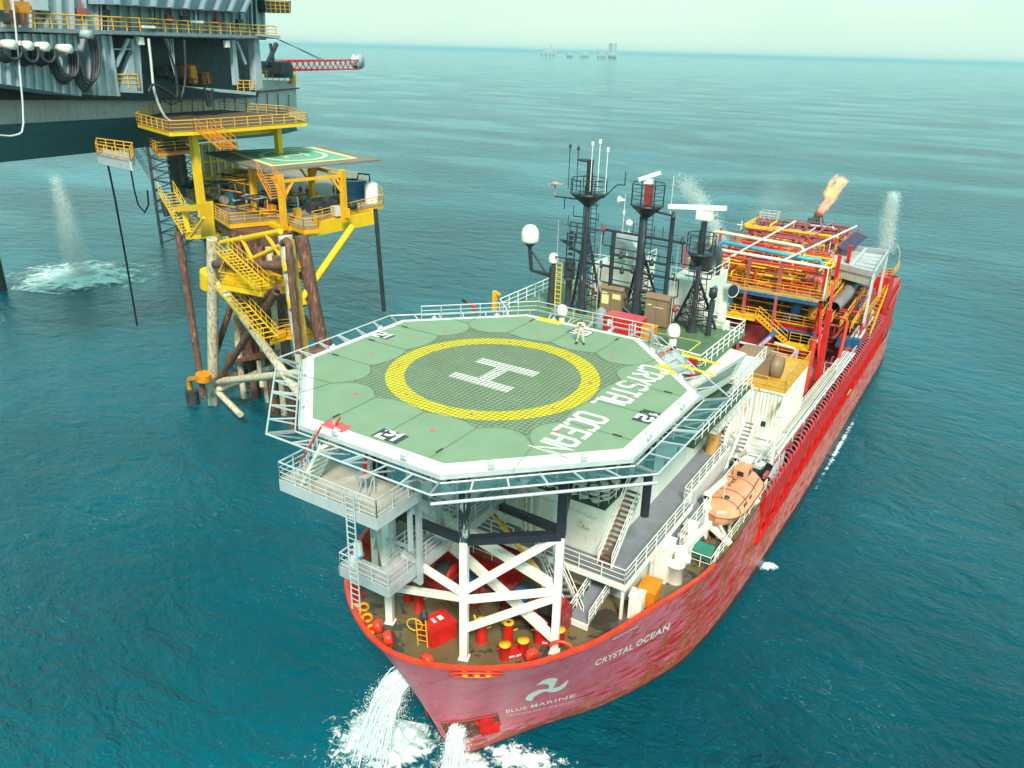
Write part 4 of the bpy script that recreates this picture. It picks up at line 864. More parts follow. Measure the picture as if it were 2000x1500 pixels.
corr(q, (x0+.05, y0, 0), (x0+2.25, y0, 0), 10.2, zt-.15, (0, .07, 0), 7); corr(q, (x0+2.4, y0, 0), (x1-.05, y0, 0), 13.6, zt-.15, (0, .07, 0), 7); corr(q, (x1, y0+.05, 0), (x1, y1-.05, 0), 9.6, zt-.15, (-.07, 0, 0), 26); q.box(x0+2.4, x0+2.9, y0-.01, y0+.05, 10.2, 13.6); q.build('corrugated_wall', M_corr, CT)
q = MB()
for x in (x0, x0+2.32, x1): q.box(x-.07, x+.07, y0-.06, y0+.06, 10, zt)
q.box(x0, x1, y0-.07, y0, zt-.16, zt+.05); q.build('corner_post', M_whiter, CT)
q = MB(); q.box(x0+2.75, x0+3.85, y0-.08, y0-.0, 12.3, 14.4); dr = q.build('door', M_white, CT); q = MB(); q.box(x0+3.1, x0+3.5, y0-.11, y0-.08, 13.5, 14.0); q.build('window', M_glass, dr)
q = MB(); q.box(x0-.05, x1+.05, y0-.05, y1, zt+.05, zt+.16); rf = q.build('roof', paint('rusty_yellow_roof', (.62, .36, .06), .55, .15, .35, (.40, .13, .03)), CT)
q = MB(); q.rail([(x0, y0, zt+.15), (x1, y0, zt+.15), (x1, y1, zt+.15), (x0, y1, zt+.15)], 1.1, .035, 1.5, 2, kick=.18, closed=True); q.build('roof_rail', M_yel, rf)
g = thing('engine_housing', 'brown grey rounded engine housing on the container roof', 'housing', (6.9, 33.9, zt+.2)); q = MB()
q.box(4.9, 8.1, 32.9, 35.1, zt+.2, zt+2.1); q.slab([(4.9, 32.9, zt+2.1), (4.9, 35.1, zt+2.1), (5.3, 34.6, zt+2.6), (5.3, 33.4, zt+2.6)], (2.6, 0, 0)); q.build('body', M_brownc, g); q = MB(); q.lathe((8.1, 34, zt+1.2), [(0, 0), (1.0, 0), (1.05, .3), (1.0, .9), (0, .95)], 20, (1, 0, 0)); q.build('end_drum', M_brownc, g)
# walkway under container
t_ = thing('aft_landing', 'white railed landing with stairs in front of the container door', 'landing', (8, 28.5, 12)); q = MB(); q.box(6.4, 11, 27.6, 30.8, 12.0, 12.12); q.build('floor', M_pale, t_); q = MB(); q.rail([(6.4, 27.6, 12.1), (11, 27.6, 12.1), (11, 30.8, 12.1)], 1.1, .035, 1.2, 2); q.build('handrail', M_white, t_); q = MB(); q.beam((8.2, 27.7, 12.0), (5.4, 27.7, 15.3), .25, .2); q.beam((11.0, 26.6, 10.7), (11.0, 26.6, 16.6), .24); q.beam((11.0, 26.6, 16.5), (10.2, 30.9, 16.5), .2); q.beam((6.6, 27.7, 9.8), (6.6, 27.7, 12), .22); q.build('brace', M_white, t_)
q = MB(); q.box(5, 11.2, 26.2, 30.5, 9.4, 11.9); q.build('aft_bulkhead', M_pale, acc)
q = MB(); q.path([(5.5, 25.9, 11.6), (10.2, 25.9, 11.4), (10.8, 25.9, 11.6), (11, 25.9, 12.4)], .33, 10); q.path([(5.5, 25.6, 11.1), (10.6, 25.6, 10.9), (11.2, 25.6, 11.3)], .2, 8); tag(q.build('black_hose', M_rubber, None), 'fat black hoses bent along the wall behind the lifeboat', 'hose')
stair('stair', 'white stair rising beside the lifeboat to the container landing', (8.9, 21.5, 12.2), (8.9, 26.2, 15.8), .9, (1, 0, 0), M_grey)
stair('stair', 'narrow white stair left of the stair beside the lifeboat', (7.4, 22.4, 14.6), (7.4, 26.0, 18.2), .9, (1, 0, 0), M_grey)
for z, x in ((18.1, 8.6), (21.6, 9.2)):
    q = MB(); q.box(6.4, x, 17.5, 26, z-.1, z); q.build('side_gallery', M_pale, acc); q = MB(); q.rail([(6.6, 17.5, z), (x, 17.5, z), (x, 26, z)], 1.1, .035, 1.3, 2); q.build('gallery_rail', M_white, acc)
t_ = thing('exhaust_funnel', 'yellowish rusty open pipe stack between the white wall and the container', 'pipe', (7.3, 21.5, 14.6)); q = MB(); q.lathe((7.3, 21.2, 14.6), [(.55, 0), (.55, 4.2), (.65, 4.25), (.65, 4.4), (.45, 4.4), (.45, 3)], 18); q.build('pipe', paint('ochre_pipe', (.60, .34, .10), .5, .15, .5), t_)
# upper deck
q = MB(); q.box(-9.3, 8.6, 11.3, 21.2, 24.85, 25.0); q.box(-9.3, 5.4, 21.2, 27.5, 24.85, 25.0); ud = q.build('upper_deck', M_green, acc)
M_line = paint('yellow_line', (.72, .62, .08), .6, .1, 0)
q = MB()
for (x0_, y0_, x1_, y1_) in ((-6, 17.4, 6.5, 17.4), (-6, 14.5, 7.5, 14.5), (2.5, 14.5, 2.5, 17.4), (-3.2, 14.5, -3.2, 17.4), (6.5, 12.2, 6.5, 17.4)): q.box(min(x0_, x1_)-.05, max(x0_, x1_)+.05, min(y0_, y1_)-.05, max(y0_, y1_)+.05, 25.0, 25.006)
q.build('walkway_marking', M_line, ud)
q = MB(); q.rail([(-4.6, 24, 25), (-9.1, 24, 25), (-9.1, 14.5, 25), (-7, 12.3, 25)], 1.1, .04, 1.3, 2); q.build('deck_rail', M_white, ud); q = MB(); q.rail([(3.2, 12.4, 25), (8.4, 11.8, 25), (8.5, 21, 25), (5.5, 21, 25)], 1.1, .04, 1.2, 2); q.build('deck_rail', M_white, ud)
# bridge wing, raked windows
wg = thing('bridge_wing', 'white slanted bridge wing with rusty streaks right of the green upper deck', 'bridge wing', (9, 14, 21))
q = MB(); q.slab([(7.0, 9.2, 24.6), (8.5, 9.2, 24.6), (9.6, 17.8, 24.7), (8.2, 17.8, 24.9)], (0, 0, -.3)); q.build('roof', M_whiter, wg)
q = MB(); q.slab([(8.5, 9.2, 24.5), (9.7, 18.0, 24.6), (9.0, 18.0, 22.4), (7.9, 9.4, 22.4)], (-.15, 0, 0)); w1 = q.build('outer_wall', M_white, wg)
q = MB(); q.slab([(8.53, 10.2, 24.2), (9.45, 16.8, 24.25), (9.15, 16.8, 23.3), (8.27, 10.3, 23.3)], (.04, 0, 0)); q.build('window', paint('pale_glass', (.30, .36, .33), .15, .1, 0), w1)
q = MB(); q.slab([(6.4, 9.2, 24.5), (8.5, 9.2, 24.5), (7.9, 9.4, 22.2), (6.4, 9.4, 22.2)], (0, .15, 0)); q.slab([(8.2, 17.8, 24.85), (9.7, 18, 24.6), (9.0, 18, 22.2), (6.4, 18, 22.2), (6.4, 18, 24.85)], (0, .12, 0)); q.build('front_wall', M_white, wg)
q = MB(); q.box(6.4, 9.1, 9.3, 18, 22.0, 22.2); q.box(6.4, 9.9, 8, 20, 21.3, 21.45); q.build('floor', M_gdk, wg); q = MB(); q.rail([(7, 8.0, 21.5), (9.9, 8.2, 21.5), (9.9, 20, 21.5)], 1.1, .035, 1.2, 2); q.build('handrail', M_white, wg)
# helideck approach steps and rails between deck and house
q = MB(); q.rail([(7.4, 8.0, 26.2), (4.9, 11.4, 26.2), (3.2, 11.8, 26.2)], 1.0, .035, 1.2, 2); q.slab([(7.6, 8.2, 25.9), (5, 11.6, 25.9), (6.4, 12.4, 25.9), (9, 9.2, 25.9)], (0, 0, -.12)); q.build('approach_walkway', M_alu, heli)
for i, (a, b_) in enumerate((((8.6, 7.4, 26.9), (10.6, 8.2, 26.4)), ((8.0, 9.2, 26.9), (10.2, 10.2, 26.4)))): q = MB(); q.beam(a, b_, .1); q.build('yellow_handrail', M_hy, heli)
cab('fire_locker', 'small red upright fire locker by the helideck corner steps', 'locker', (8.4, 10.4, 25.7), (.45, .45, 1.2), 0, M_red)
# ------------------------------------------------------------------ masts and aerials on the upper deck
def Pm(u, v, y): return at(u, v, y=y)
def basket(t_, c, r_, h=1.1, n=8, mat=M_black, deep=.5):
    q = MB(); q.lathe(c, [(.25, -deep-.4), (r_*.9, -.1), (r_, 0), (0, .01)], n); q.build('platform', mat, t_)
    q = MB(); pts = [(c[0]+r_*math.cos(2*math.pi*k/n), c[1]+r_*math.sin(2*math.pi*k/n), c[2]) for k in range(n)]; q.rail(pts, h, .03, 9, 2, closed=True); q.build('platform_rail', mat, t_)
M_worn = paint('worn_black_mast', (.03, .035, .045), .5, .3, .16, (.16, .17, .18), dirt=.1, scale=2.5)
def mast(label, ub, vb, y, zt, feet, r0=.26, group=None):
    b_ = at(ub, vb, z=25.0); b_.y = y; b_.x = at(ub, vb, y=y).x
    t_ = thing('mast', label, 'mast', (b_.x, b_.y, 25)); q = MB(); q.lathe((b_.x, b_.y, 25), [(r0*1.8, 0), (r0, .9), (r0*.85, (zt-25)*.55), (r0*.7, zt-25), (0, zt-25)], 10); q.build('column', M_worn, t_)
    for fx, fy in feet: q = MB(); q.tube((b_.x+fx, b_.y+fy, 25), (b_.x+fx*.05, b_.y+fy*.05, 25+(zt-25)*.62), .11, 7); q.build('leg', M_worn, t_)
    q = MB(); LT = [V((0, -.35, 0))]+[V((fx, fy, 0)) for fx, fy in feet]
    for i in range(len(LT)):
        for j in range(5):
            f0, f1_ = 1-j/5*.95, 1-(j+1)/5*.95; zz0, zz1_ = 25+(zt-25)*.62*j/5, 25+(zt-25)*.62*(j+1)/5; a_, c_ = LT[i], LT[(i+1) % len(LT)]; q.tube((b_.x+a_.x*f0, b_.y+a_.y*f0, zz0), (b_.x+c_.x*f1_, b_.y+c_.y*f1_, zz1_), .04, 5); q.tube((b_.x+a_.x*f1_, b_.y+a_.y*f1_, zz1_), (b_.x+c_.x*f1_, b_.y+c_.y*f1_, zz1_), .04, 5)
    q.build('lattice', M_black, t_); q = MB(); q.path([(b_.x-.3, b_.y-.1, 25.2), (b_.x-.25, b_.y-.1, zt-.8)], .05, 5); q.path([(b_.x+.15, b_.y-.3, 25.2), (b_.x+.1, b_.y-.25, zt-.8)], .035, 5); q.build('cable_run', M_dark, t_)
    q = MB(); q.ladder((b_.x+.45, b_.y+.35, 25), (b_.x+.35, b_.y+.3, zt), .45, (1, 0, 0), .35, .03)
    for k in range(4): q.path([(b_.x+.4+.35*math.cos(a), b_.y+.6+.35*math.sin(a), 27.5+k*2) for a in [i*.7 for i in range(9)]], .025, 4)
    q.build('ladder', M_black, t_); return t_, b_
m1, b1 = mast('left black mast with a railed top platform and aerials, nearest the two white radomes', 1135, 612, 18.2, 35.8, ((-1.4, 1.0), (1.4, 1.0)))
X1 = b1.x; basket(m1, (X1, 18.2, 34.4), 1.4)
q = MB(); q.tube((X1, 18.2, 34.4), (X1, 18.2, 36.9), .25, 8); q.lathe((X1-.5, 18.2, 36.8), [(.2, -.1), (.6, 0), (.55, .08), (0, .1)], 10); q.build('top_column', M_black, m1)
for dx, dz in ((-1.6, 3.1), (-.9, 3.0), (.25, 3.4), (.85, 3.6), (1.5, 3.1)):
    q = MB(); q.tube((X1+dx, 18.2-.3, 34.6), (X1+dx, 17.9, 34.5+dz), .035, 5); q.lathe((X1+dx, 17.9, 34.5+dz), [(.09, 0), (.12, .12), (.09, .3), (0, .32)], 8); q.build('aerial', M_dark if dx < 0 else M_white, m1)
q = MB()
for z, L_, R_ in ((33.9, -2.9, 0), (30.6, -2.2, 0), (31.0, -1.6, .0), (29.2, -2.6, 1.3)): q.beam((X1+L_, 18.2, z), (X1+R_, 18.2, z), .1)
q.beam((X1-2.0, 18.2, 30.6), (X1, 18.2, 29.6), .16); q.beam((X1+1.2, 18.2, 34.2), (X1+2.3, 18.2, 35.3), .07); q.beam((X1+2.3, 18.2, 35.3), (X1+2.9, 18.2, 35.35), .07); q.tube((X1+2.9, 18.2, 35.3), (X1+2.9, 18.2, 36.3), .04, 5); q.beam((X1-2.0, 18.2, 26.0+7.0), (X1-2.0, 18.2, 33.9), .06); q.rail([(X1-1.4, 18.2, 30.7), (X1-.2, 18.2, 30.7)], 1.4, .035, .6, 1); q.build('yard_arm', M_black, m1)
q = MB(); q.lathe((X1-2.9, 18.2, 34.0), [(.06, 0), (.06, .7), (.3, .8), (.3, .95), (0, 1.0)], 8); q.beam((X1-3.5, 18.2, 34.75), (X1-2.2, 18.2, 34.9), .12); q.build('wind_sensor', paint('pink_beige', (.5, .32, .25), .5), m1)
m2, b2 = mast('middle black mast with a rectangular lattice of signal lamps between two brown cabinets', 1240, 625, 19.2, 33.9, ((-1.6, 1.6), (1.6, 1.6)), .3)
X2 = b2.x; basket(m2, (X2+.15, 19.2, 33.9), 1.25, 1.6)
q = MB(); q.bx((X2+.2, 19.2, 34.7), (.5, .5, 1.5)); q.build('radar_column', M_redd, m2); q = MB(); q.bx((X2+.1, 19.2, 35.65), (.6, .4, .35)); q.beam((X2-.5, 18.7, 35.75), (X2+.8, 19.6, 36.3), .2, .25); q.build('radar_scanner', M_white, m2)
q = MB(); q.lathe((X2-1.9, 19.1, 34.1), [(.3, -.2), (.1, .1), (.05, .3)], 10, (1, 0, 0)); q.build('horn', M_white, m2)
q = MB(); zs = [31.6, 29.7, 28.1+.1, 26.9]
for z, a, b_ in ((31.7, -3.3, 3.4), (29.9, -2.4, 2.3), (28.9, -3.3, 3.1), (27.2+.3, -2.3, 2.3), (26.6, -3.9, 3.4)): q.tube((X2+a, 19.2, z), (X2+b_, 19.2, z-.15), .1, 6)
for x in (-2.35, 2.25): q.tube((X2+x, 19.2, 26.6), (X2+x, 19.2, 31.7 if x < 0 else 33.4), .17, 7)
q.tube((X2+2.25, 19.2, 33.4), (X2+.3, 19.2, 33.6), .08, 6)
for sx, z0, z1 in ((-1, 30.5, 31.7), (1, 30.0, 31.6), (1, 27.4, 28.8), (-1, 27.6, 28.9), (-1, 25.4, 26.6), (1, 25.4, 26.5)): q.path([(X2+sx*3.2, 19.2, z1), (X2+sx*3.25, 19.2, z0+.1), (X2+sx*3.1, 19.2, z0), (X2+sx*2.3, 19.2, z0)], .05, 5)
q.tube((X2-2.2, 19.2, 26.5), (X2-.4, 19.2, 25.4), .16, 6); q.tube((X2+2.2, 19.2, 26.4), (X2+.4, 19.2, 25.6), .16, 6); 
for z in (31.2, 30.4, 29.3, 27.9): q.tube((X2-2.3, 19.2, z), (X2+2.2, 19.2, z-.12), .045, 5)
for x in (-1.6, -.8, .9, 1.6): q.tube((X2+x, 19.2, 31.6), (X2+x, 19.2, 32.5), .03, 5); q.tube((X2+x*1.6, 19.2, 29.8), (X2+x*1.6, 19.2, 30.5), .03, 5)
q.build('lamp_lattice', M_black, m2)
q = MB()
for z, l_ in ((32.6, 1.2), (31.8, 1.6), (30.0, 1.3), (28.4, 1.5), (27.2, 1.2)): q.tube((X1-l_, 18.2, z), (X1+l_*.8, 18.2, z), .045, 5); q.tube((X1-l_, 18.2, z), (X1-l_, 18.2, z+.8), .03, 5); q.tube((X1+l_*.8, 18.2, z-.3), (X1+l_*.8, 18.2, z+.5), .03, 5)
q.build('cross_arm', M_black, m1)
for (dx, z) in ((-3.2, 31.75), (3.2, 31.7), (-3.2, 28.95), (2.9, 28.9), (-1.6, 29.9), (1.0, 29.75), (-1.4, 28.75), (1.1, 28.7), (1.1, 27.3), (2.3, 33.4), (-3.7, 26.65), (3.2, 26.55), (-.5, 28.9)):
    q = MB(); q.lathe((X2+dx, 19.1, z-.25), [(.09, 0), (.17, .05), (.17, .25), (.11, .3), (.11, .5), (.05, .6), (0, .62)], 8); q.build('signal_lamp', M_redd if z < 27 or dx == -3.2 and z > 31 else M_black, m2)
q = MB(); q.lathe((X2-1.1, 19.1, 31.75), [(.05, 0), (.05, .5), (.28, .55), (.3, .75), (.18, .95), (0, 1.0)], 12); q.build('small_dome', M_white, m2)
q = MB(); q.tube((X2-1.6, 19.1, 31.7), (X2-1.6, 19.1, 33.6), .04, 5); q.lathe((X2-1.6, 19.1, 33.0), [(.1, 0), (.12, .3), (.03, .4), (.02, 1.6)], 6); q.tube((X2+2.0, 19.2, 33.4), (X2+2.0, 19.2, 36.2), .035, 5); q.build('aerial', M_pale, m2)
m3, b3 = mast('right black mast carrying a long white radar bar in front of the blue marked casing', 1350, 650, 19.2, 31.6, ((-1.9, 1.5), (1.3, 1.7)), .24)
X3 = b3.x; basket(m3, (X3-.05, 19.2, 31.0), 1.05, 1.4, 6); q = MB(); q.tube((X3, 19.2, 31), (X3, 19.2, 33.3), .22, 8); q.build('top_column', M_black, m3)
q = MB(); q.bx((X3, 19.2, 33.75), (1.15, .6, .6)); q.build('radar_motor', M_white, m3); a = at(1306, 403, y=19.2); b_ = at(1419, 407, y=19.2)
q = MB(); q.beam(a, b_, .28, .32); q.build('radar_scanner', M_white, m3)
q = MB()
for z, l_ in ((32.6, 1.3), (31.8, 1.0), (29.4, 1.5), (28.2, 1.2)): q.tube((X3-l_, 19.2, z-2.6), (X3+l_, 19.2, z-2.6), .045, 5); q.tube((X3+l_, 19.2, z-2.6), (X3+l_, 19.2, z-1.9), .03, 5)
q.build('cross_arm', M_black, m3)
# cabinets, chests, radomes
def cabinet2(u0, v0, label, notes):
    a = at(u0, v0, z=25); w_ = 1.85; t_ = thing('brown_cabinet', label, 'cabinet', (a.x+w_/2, a.y+.6, 25), 'brown upright cabinets on the upper deck')
    q = MB(); q.box(a.x, a.x+w_, a.y, a.y+1.2, 25.1, 27.2); q.build('body', M_brownc, t_); q = MB(); q.slab([(a.x-.08, a.y-.1, 27.2), (a.x+w_+.08, a.y-.1, 27.2), (a.x+w_+.08, a.y+.5, 27.45), (a.x-.08, a.y+.5, 27.45)], (0, 0, .06)); q.slab([(a.x-.08, a.y+.5, 27.45), (a.x+w_+.08, a.y+.5, 27.45), (a.x+w_+.08, a.y+1.3, 27.2), (a.x-.08, a.y+1.3, 27.2)], (0, 0, .06)); q.build('roof', M_brownc, t_)
    for k in (0, 1): q = MB(); q.box(a.x+.04+k*w_/2, a.x+w_/2-.04+k*w_/2, a.y-.04, a.y-.002, 25.2, 27.1); q.build('door', M_brownc, t_)
    for (x0_, x1_, z0_, z1_) in notes: q = MB(); q.box(a.x+x0_, a.x+x1_, a.y-.055, a.y-.045, z0_, z1_); q.build('yellow_sign', paint('sign_yellow', (.80, .72, .30), .6, .05, 0), t_)
cabinet2(1170, 614, 'brown cabinet with yellow notices at the left of the middle mast', ((.15, .75, 26.0, 26.75), (1.05, 1.75, 26.5, 26.9), (.15, .6, 26.85, 26.95))); cabinet2(1256, 634, 'brown cabinet with scuffed lettering at the right of the middle mast', ((.2, .55, 26.65, 26.75), (.7, 1.5, 26.55, 26.6)))
t_ = thing('deck_chest', 'long bright red chest with white letters on the green upper deck', 'chest', (1.0, 16, 25)); q = MB(); q.box(-.45, 2.35, 15.6, 16.9, 25, 26.15); q.build('body', M_red, t_); q = MB(); q.box(-.5, 2.4, 15.55, 16.95, 26.15, 26.22); q.build('lid', paint('chest_lid', (.62, .09, .12), .4, .06, 0), t_); q = MB(); put_text(q, fonttext('FI', .62, .04), (-.2, 15.58, 25.45), (1, 0, 0), (0, 0, 1)); q.box(2.0, 2.08, 15.57, 15.6, 25.3, 26.0); q.build('lettering', M_letter, t_)
cab('orange_box', 'small orange box at the right end of the long red chest', 'box', (2.95, 16.1, 25.4), (.9, 1.0, .8), 0, M_org)
q = MB(); q.lathe((-1.0, 16.1, 25), [(.45, 0), (.5, .8), (.35, 1.3), (.1, 1.55), (0, 1.5)], 9); tag(q.build('covered_drum', paint('grey_tarp', (.28, .30, .31), .8, .25, 0, scale=5, bump=.8), None), 'grey tarpaulin covered drum beside the long red chest', 'drum')
def dome(c, r_, label, ped, mat=M_white, arm=None):
    t_ = thing('radome', label, 'radome', ped[0], 'white satellite domes'); q = MB(); q.lathe(c, [(0, -.02), (r_*.9, 0), (r_, r_*.25), (r_, r_*.95), (r_*.86, r_*1.5), (r_*.5, r_*1.88), (0, r_*2)], 20); q.build('dome', M_white, t_)
    q = MB(); q.lathe(c, [(r_*.3, -r_*.5), (r_*.75, -.02), (0, -.01)], 12); q.build('cradle', M_dark, t_)
    for a_, b_, w_ in ped[1]: q = MB(); q.tube(a_, b_, w_, 8); q.build('post', mat if mat != M_white else M_white, t_)
c_ = at(1035, 473, y=18.5); pk = at(1038, 528, y=18.5); m_ = at(1078, 605, y=18.5); ms = at(1078, 518, y=18.5)
dome(c_, .72, 'large white radome on a black bracket at the far left of the upper deck', ((c_.x, c_.y, 25), [(c_-V((0, 0, .4)), pk, .16), (pk, V((ms.x, 18.5, pk.z-.2)), .12), (pk, V((ms.x, 18.5, 27.6)), .12), (pk+V((0, 0, 1.6)), V((ms.x-.5, 18.5, pk.z)), .1)]), M_black)
c2_ = at(1081, 513, y=18.5); dome(c2_, .4, 'small white radome on a grey post right of the large radome', ((c2_.x, 18.5, 25), [(c2_-V((0, 0, .3)), V((c2_.x-.1, 18.5, 25)), .3)]), M_dark)
c3_ = at(1098, 608, z=25.9); dome(V((c3_.x, c3_.y, 25.6)), .42, 'low white dome behind curved white rails left of the masts', ((c3_.x, c3_.y, 25), [((c3_.x, c3_.y, 25), (c3_.x, c3_.y, 25.5), .25)]))
c4_ = at(1313, 672, z=25.3); dome(V((c4_.x, c4_.y, 25.9)), .46, 'low white dome on a post near the right mast foot', ((c4_.x, c4_.y, 25), [((c4_.x, c4_.y, 25), (c4_.x, c4_.y, 26), .3)]))
# square lattice light post with yellow ladder
a = at(1108, 606, y=18.6); t_ = thing('light_post', 'grey post with a stack of lamps in a square frame, yellow ladder beside it', 'light post', (a.x, 18.6, 25)); q = MB(); q.lathe((a.x, 18.6, 25), [(.4, 0), (.25, .6), (.25, 2.3), (.5, 2.6), (0, 2.62)], 10); q.bx((a.x, 18.6, 28.2), (.7, .6, 1.4)); q.build('post', M_dark, t_)
q = MB()
for dx in (-.35, .35): q.beam((a.x+dx, 18.6, 28.8), (a.x+dx, 18.6, 31.2), .07)
for k in range(6): q.beam((a.x-.35, 18.6, 29+k*.42), (a.x+.35, 18.6, 29+k*.42), .05); q.bx((a.x, 18.6, 29.1+k*.42), (.25, .25, .2))
q.beam((a.x+.3, 18.6, 31.2), (X1, 18.2, 31.3), .07); q.build('lamp_frame', M_black, t_); q = MB(); q.ladder((a.x-.9, 18.5, 25), (a.x-.9, 18.5, 29), .5, (1, 0, 0), .35, .05); q.build('ladder', M_yel2, t_)
# searchlight cluster
a = at(1408, 632, z=25.2); t_ = thing('searchlight', 'white searchlight with a round lens beside a black post on the right rail', 'searchlight', (a.x, a.y, 25)); q = MB(); q.bx((a.x, a.y, 26.3), (.5, .5, 2.6)); q.build('pedestal', M_white, t_); q = MB(); q.lathe((a.x+.1, a.y, 28.0), [(0, 0), (.38, 0), (.42, .1), (.42, .75), (.5, .8)], 18, (.8, -.6, .05)); q.build('housing', M_white, t_); q = MB(); q.lathe(V((a.x+.1, a.y, 28.0))+V((.8, -.6, .05)).normalized()*.78, [(.47, 0), (0, 0)], 18, (.8, -.6, .05)); q.build('lens', M_glass, t_)
a = at(1383, 650, z=25.2); q = MB(); q.lathe((a.x, a.y, 25), [(.25, 0), (.2, .2), (.2, 2.6), (.1, 2.8), (.3, 3.0), (.3, 3.6), (0, 3.7)], 12); tag(q.build('black_post', M_black, None), 'black post with a white cap left of the round searchlight', 'post')
# funnels
def casing(x0, x1, y0, y1, zt, label): 
    t_ = thing('engine_casing', label, 'casing', ((x0+x1)/2, (y0+y1)/2, 25), 'white engine casings aft of the masts'); q = MB(); q.box(x0, x1, y0, y1, 25, zt); q.build('wall', M_white, t_); q = MB(); q.rail([(x0, y0, zt), (x1, y0, zt), (x1, y1, zt)], .8, .03, 1.5, 1); q.build('rail', M_white, t_); return t_
cs = casing(2.2, 5.1, 21.3, 26.5, 28.3, 'white engine casing with a blue swirl emblem and two fat black exhausts'); cs2 = casing(-5.2, -1.6, 22.5, 27.5, 28.0, 'cream engine casing with a big grey pipe elbow behind the left mast')
for k, (x, z) in enumerate(((3.1, 28.3), (4.4, 28.3))): q = MB(); q.path([(x+.1, 24.2, z), (x+.1, 24.3, z+.3), (x, 24.7, z+.7), (x-.2, 25.4, z+.95), (x-.7, 26.9, z+1.1)], .62, 14); q.build('exhaust_pipe', M_black, cs)
q = MB(); P1 = [(0, 1.6), (.3, 1.9), (.75, 1.95), (1.0, 1.6), (.9, 1.2), (.5, .8), (.3, .45)]; P2 = [(.3, 1.45), (.5, 1.6), (.62, 1.55), (.62, 1.3), (.45, 1.0), (.1, .6), (0, .3)]
q.add([(5.13, 22.0+p[0]*2.2, 25.7+p[1]) for p in P1+P2], [(i, i+1, 8+i, 7+i) for i in range(6)]); q.build('emblem', M_cyan, cs); q = MB(); q.add([(5.13, 22.0+p[0]*2.2, 25.7+p[1]) for p in ((.0, .3), (.3, .1), (.75, .2), (1.0, .55), (.0, .6), (.3, .45), (.7, .5), (.85, .7))], [(0, 1, 5, 4), (1, 2, 6, 5), (2, 3, 7, 6)]); q.build('emblem', M_rose, cs)
q = MB(); q.path([(-3.8, 24.5, 28), (-3.8, 24.5, 29.2), (-3.3, 24.2, 30), (-2.4, 23.9, 30), (-1.8, 23.7, 29.3), (-1.7, 23.6, 28)], .75, 14); q.build('pipe_elbow', M_galv, cs2)
# whip aerials
for i, (u, v0, v1, lb) in enumerate(((1052, 600, 570, 'thin whip aerial at the far left deck rail'), (1165, 600, 440, 'tall thin whip aerial between the left and middle masts'), (1308, 640, 480, 'tall pale whip aerial left of the right mast'), (1292, 665, 600, 'short whip aerial beside the low right dome'), (1083, 600, 430, 'thin whip aerial behind the small radome'), (1385, 440, 300, 'thin whip aerial wire right of the middle mast'))):
    y = 18.8; a = at(u, v0, y=y); b_ = V((a.x, y, hz(u, v1, (a.x, y)))); a.z = 25; q = MB(); q.tube(a, b_, .03, 5, .015); tag(q.build('whip_aerial', M_pale, None), lb, 'aerial', 'whip aerials on the upper deck') if i < 5 else None
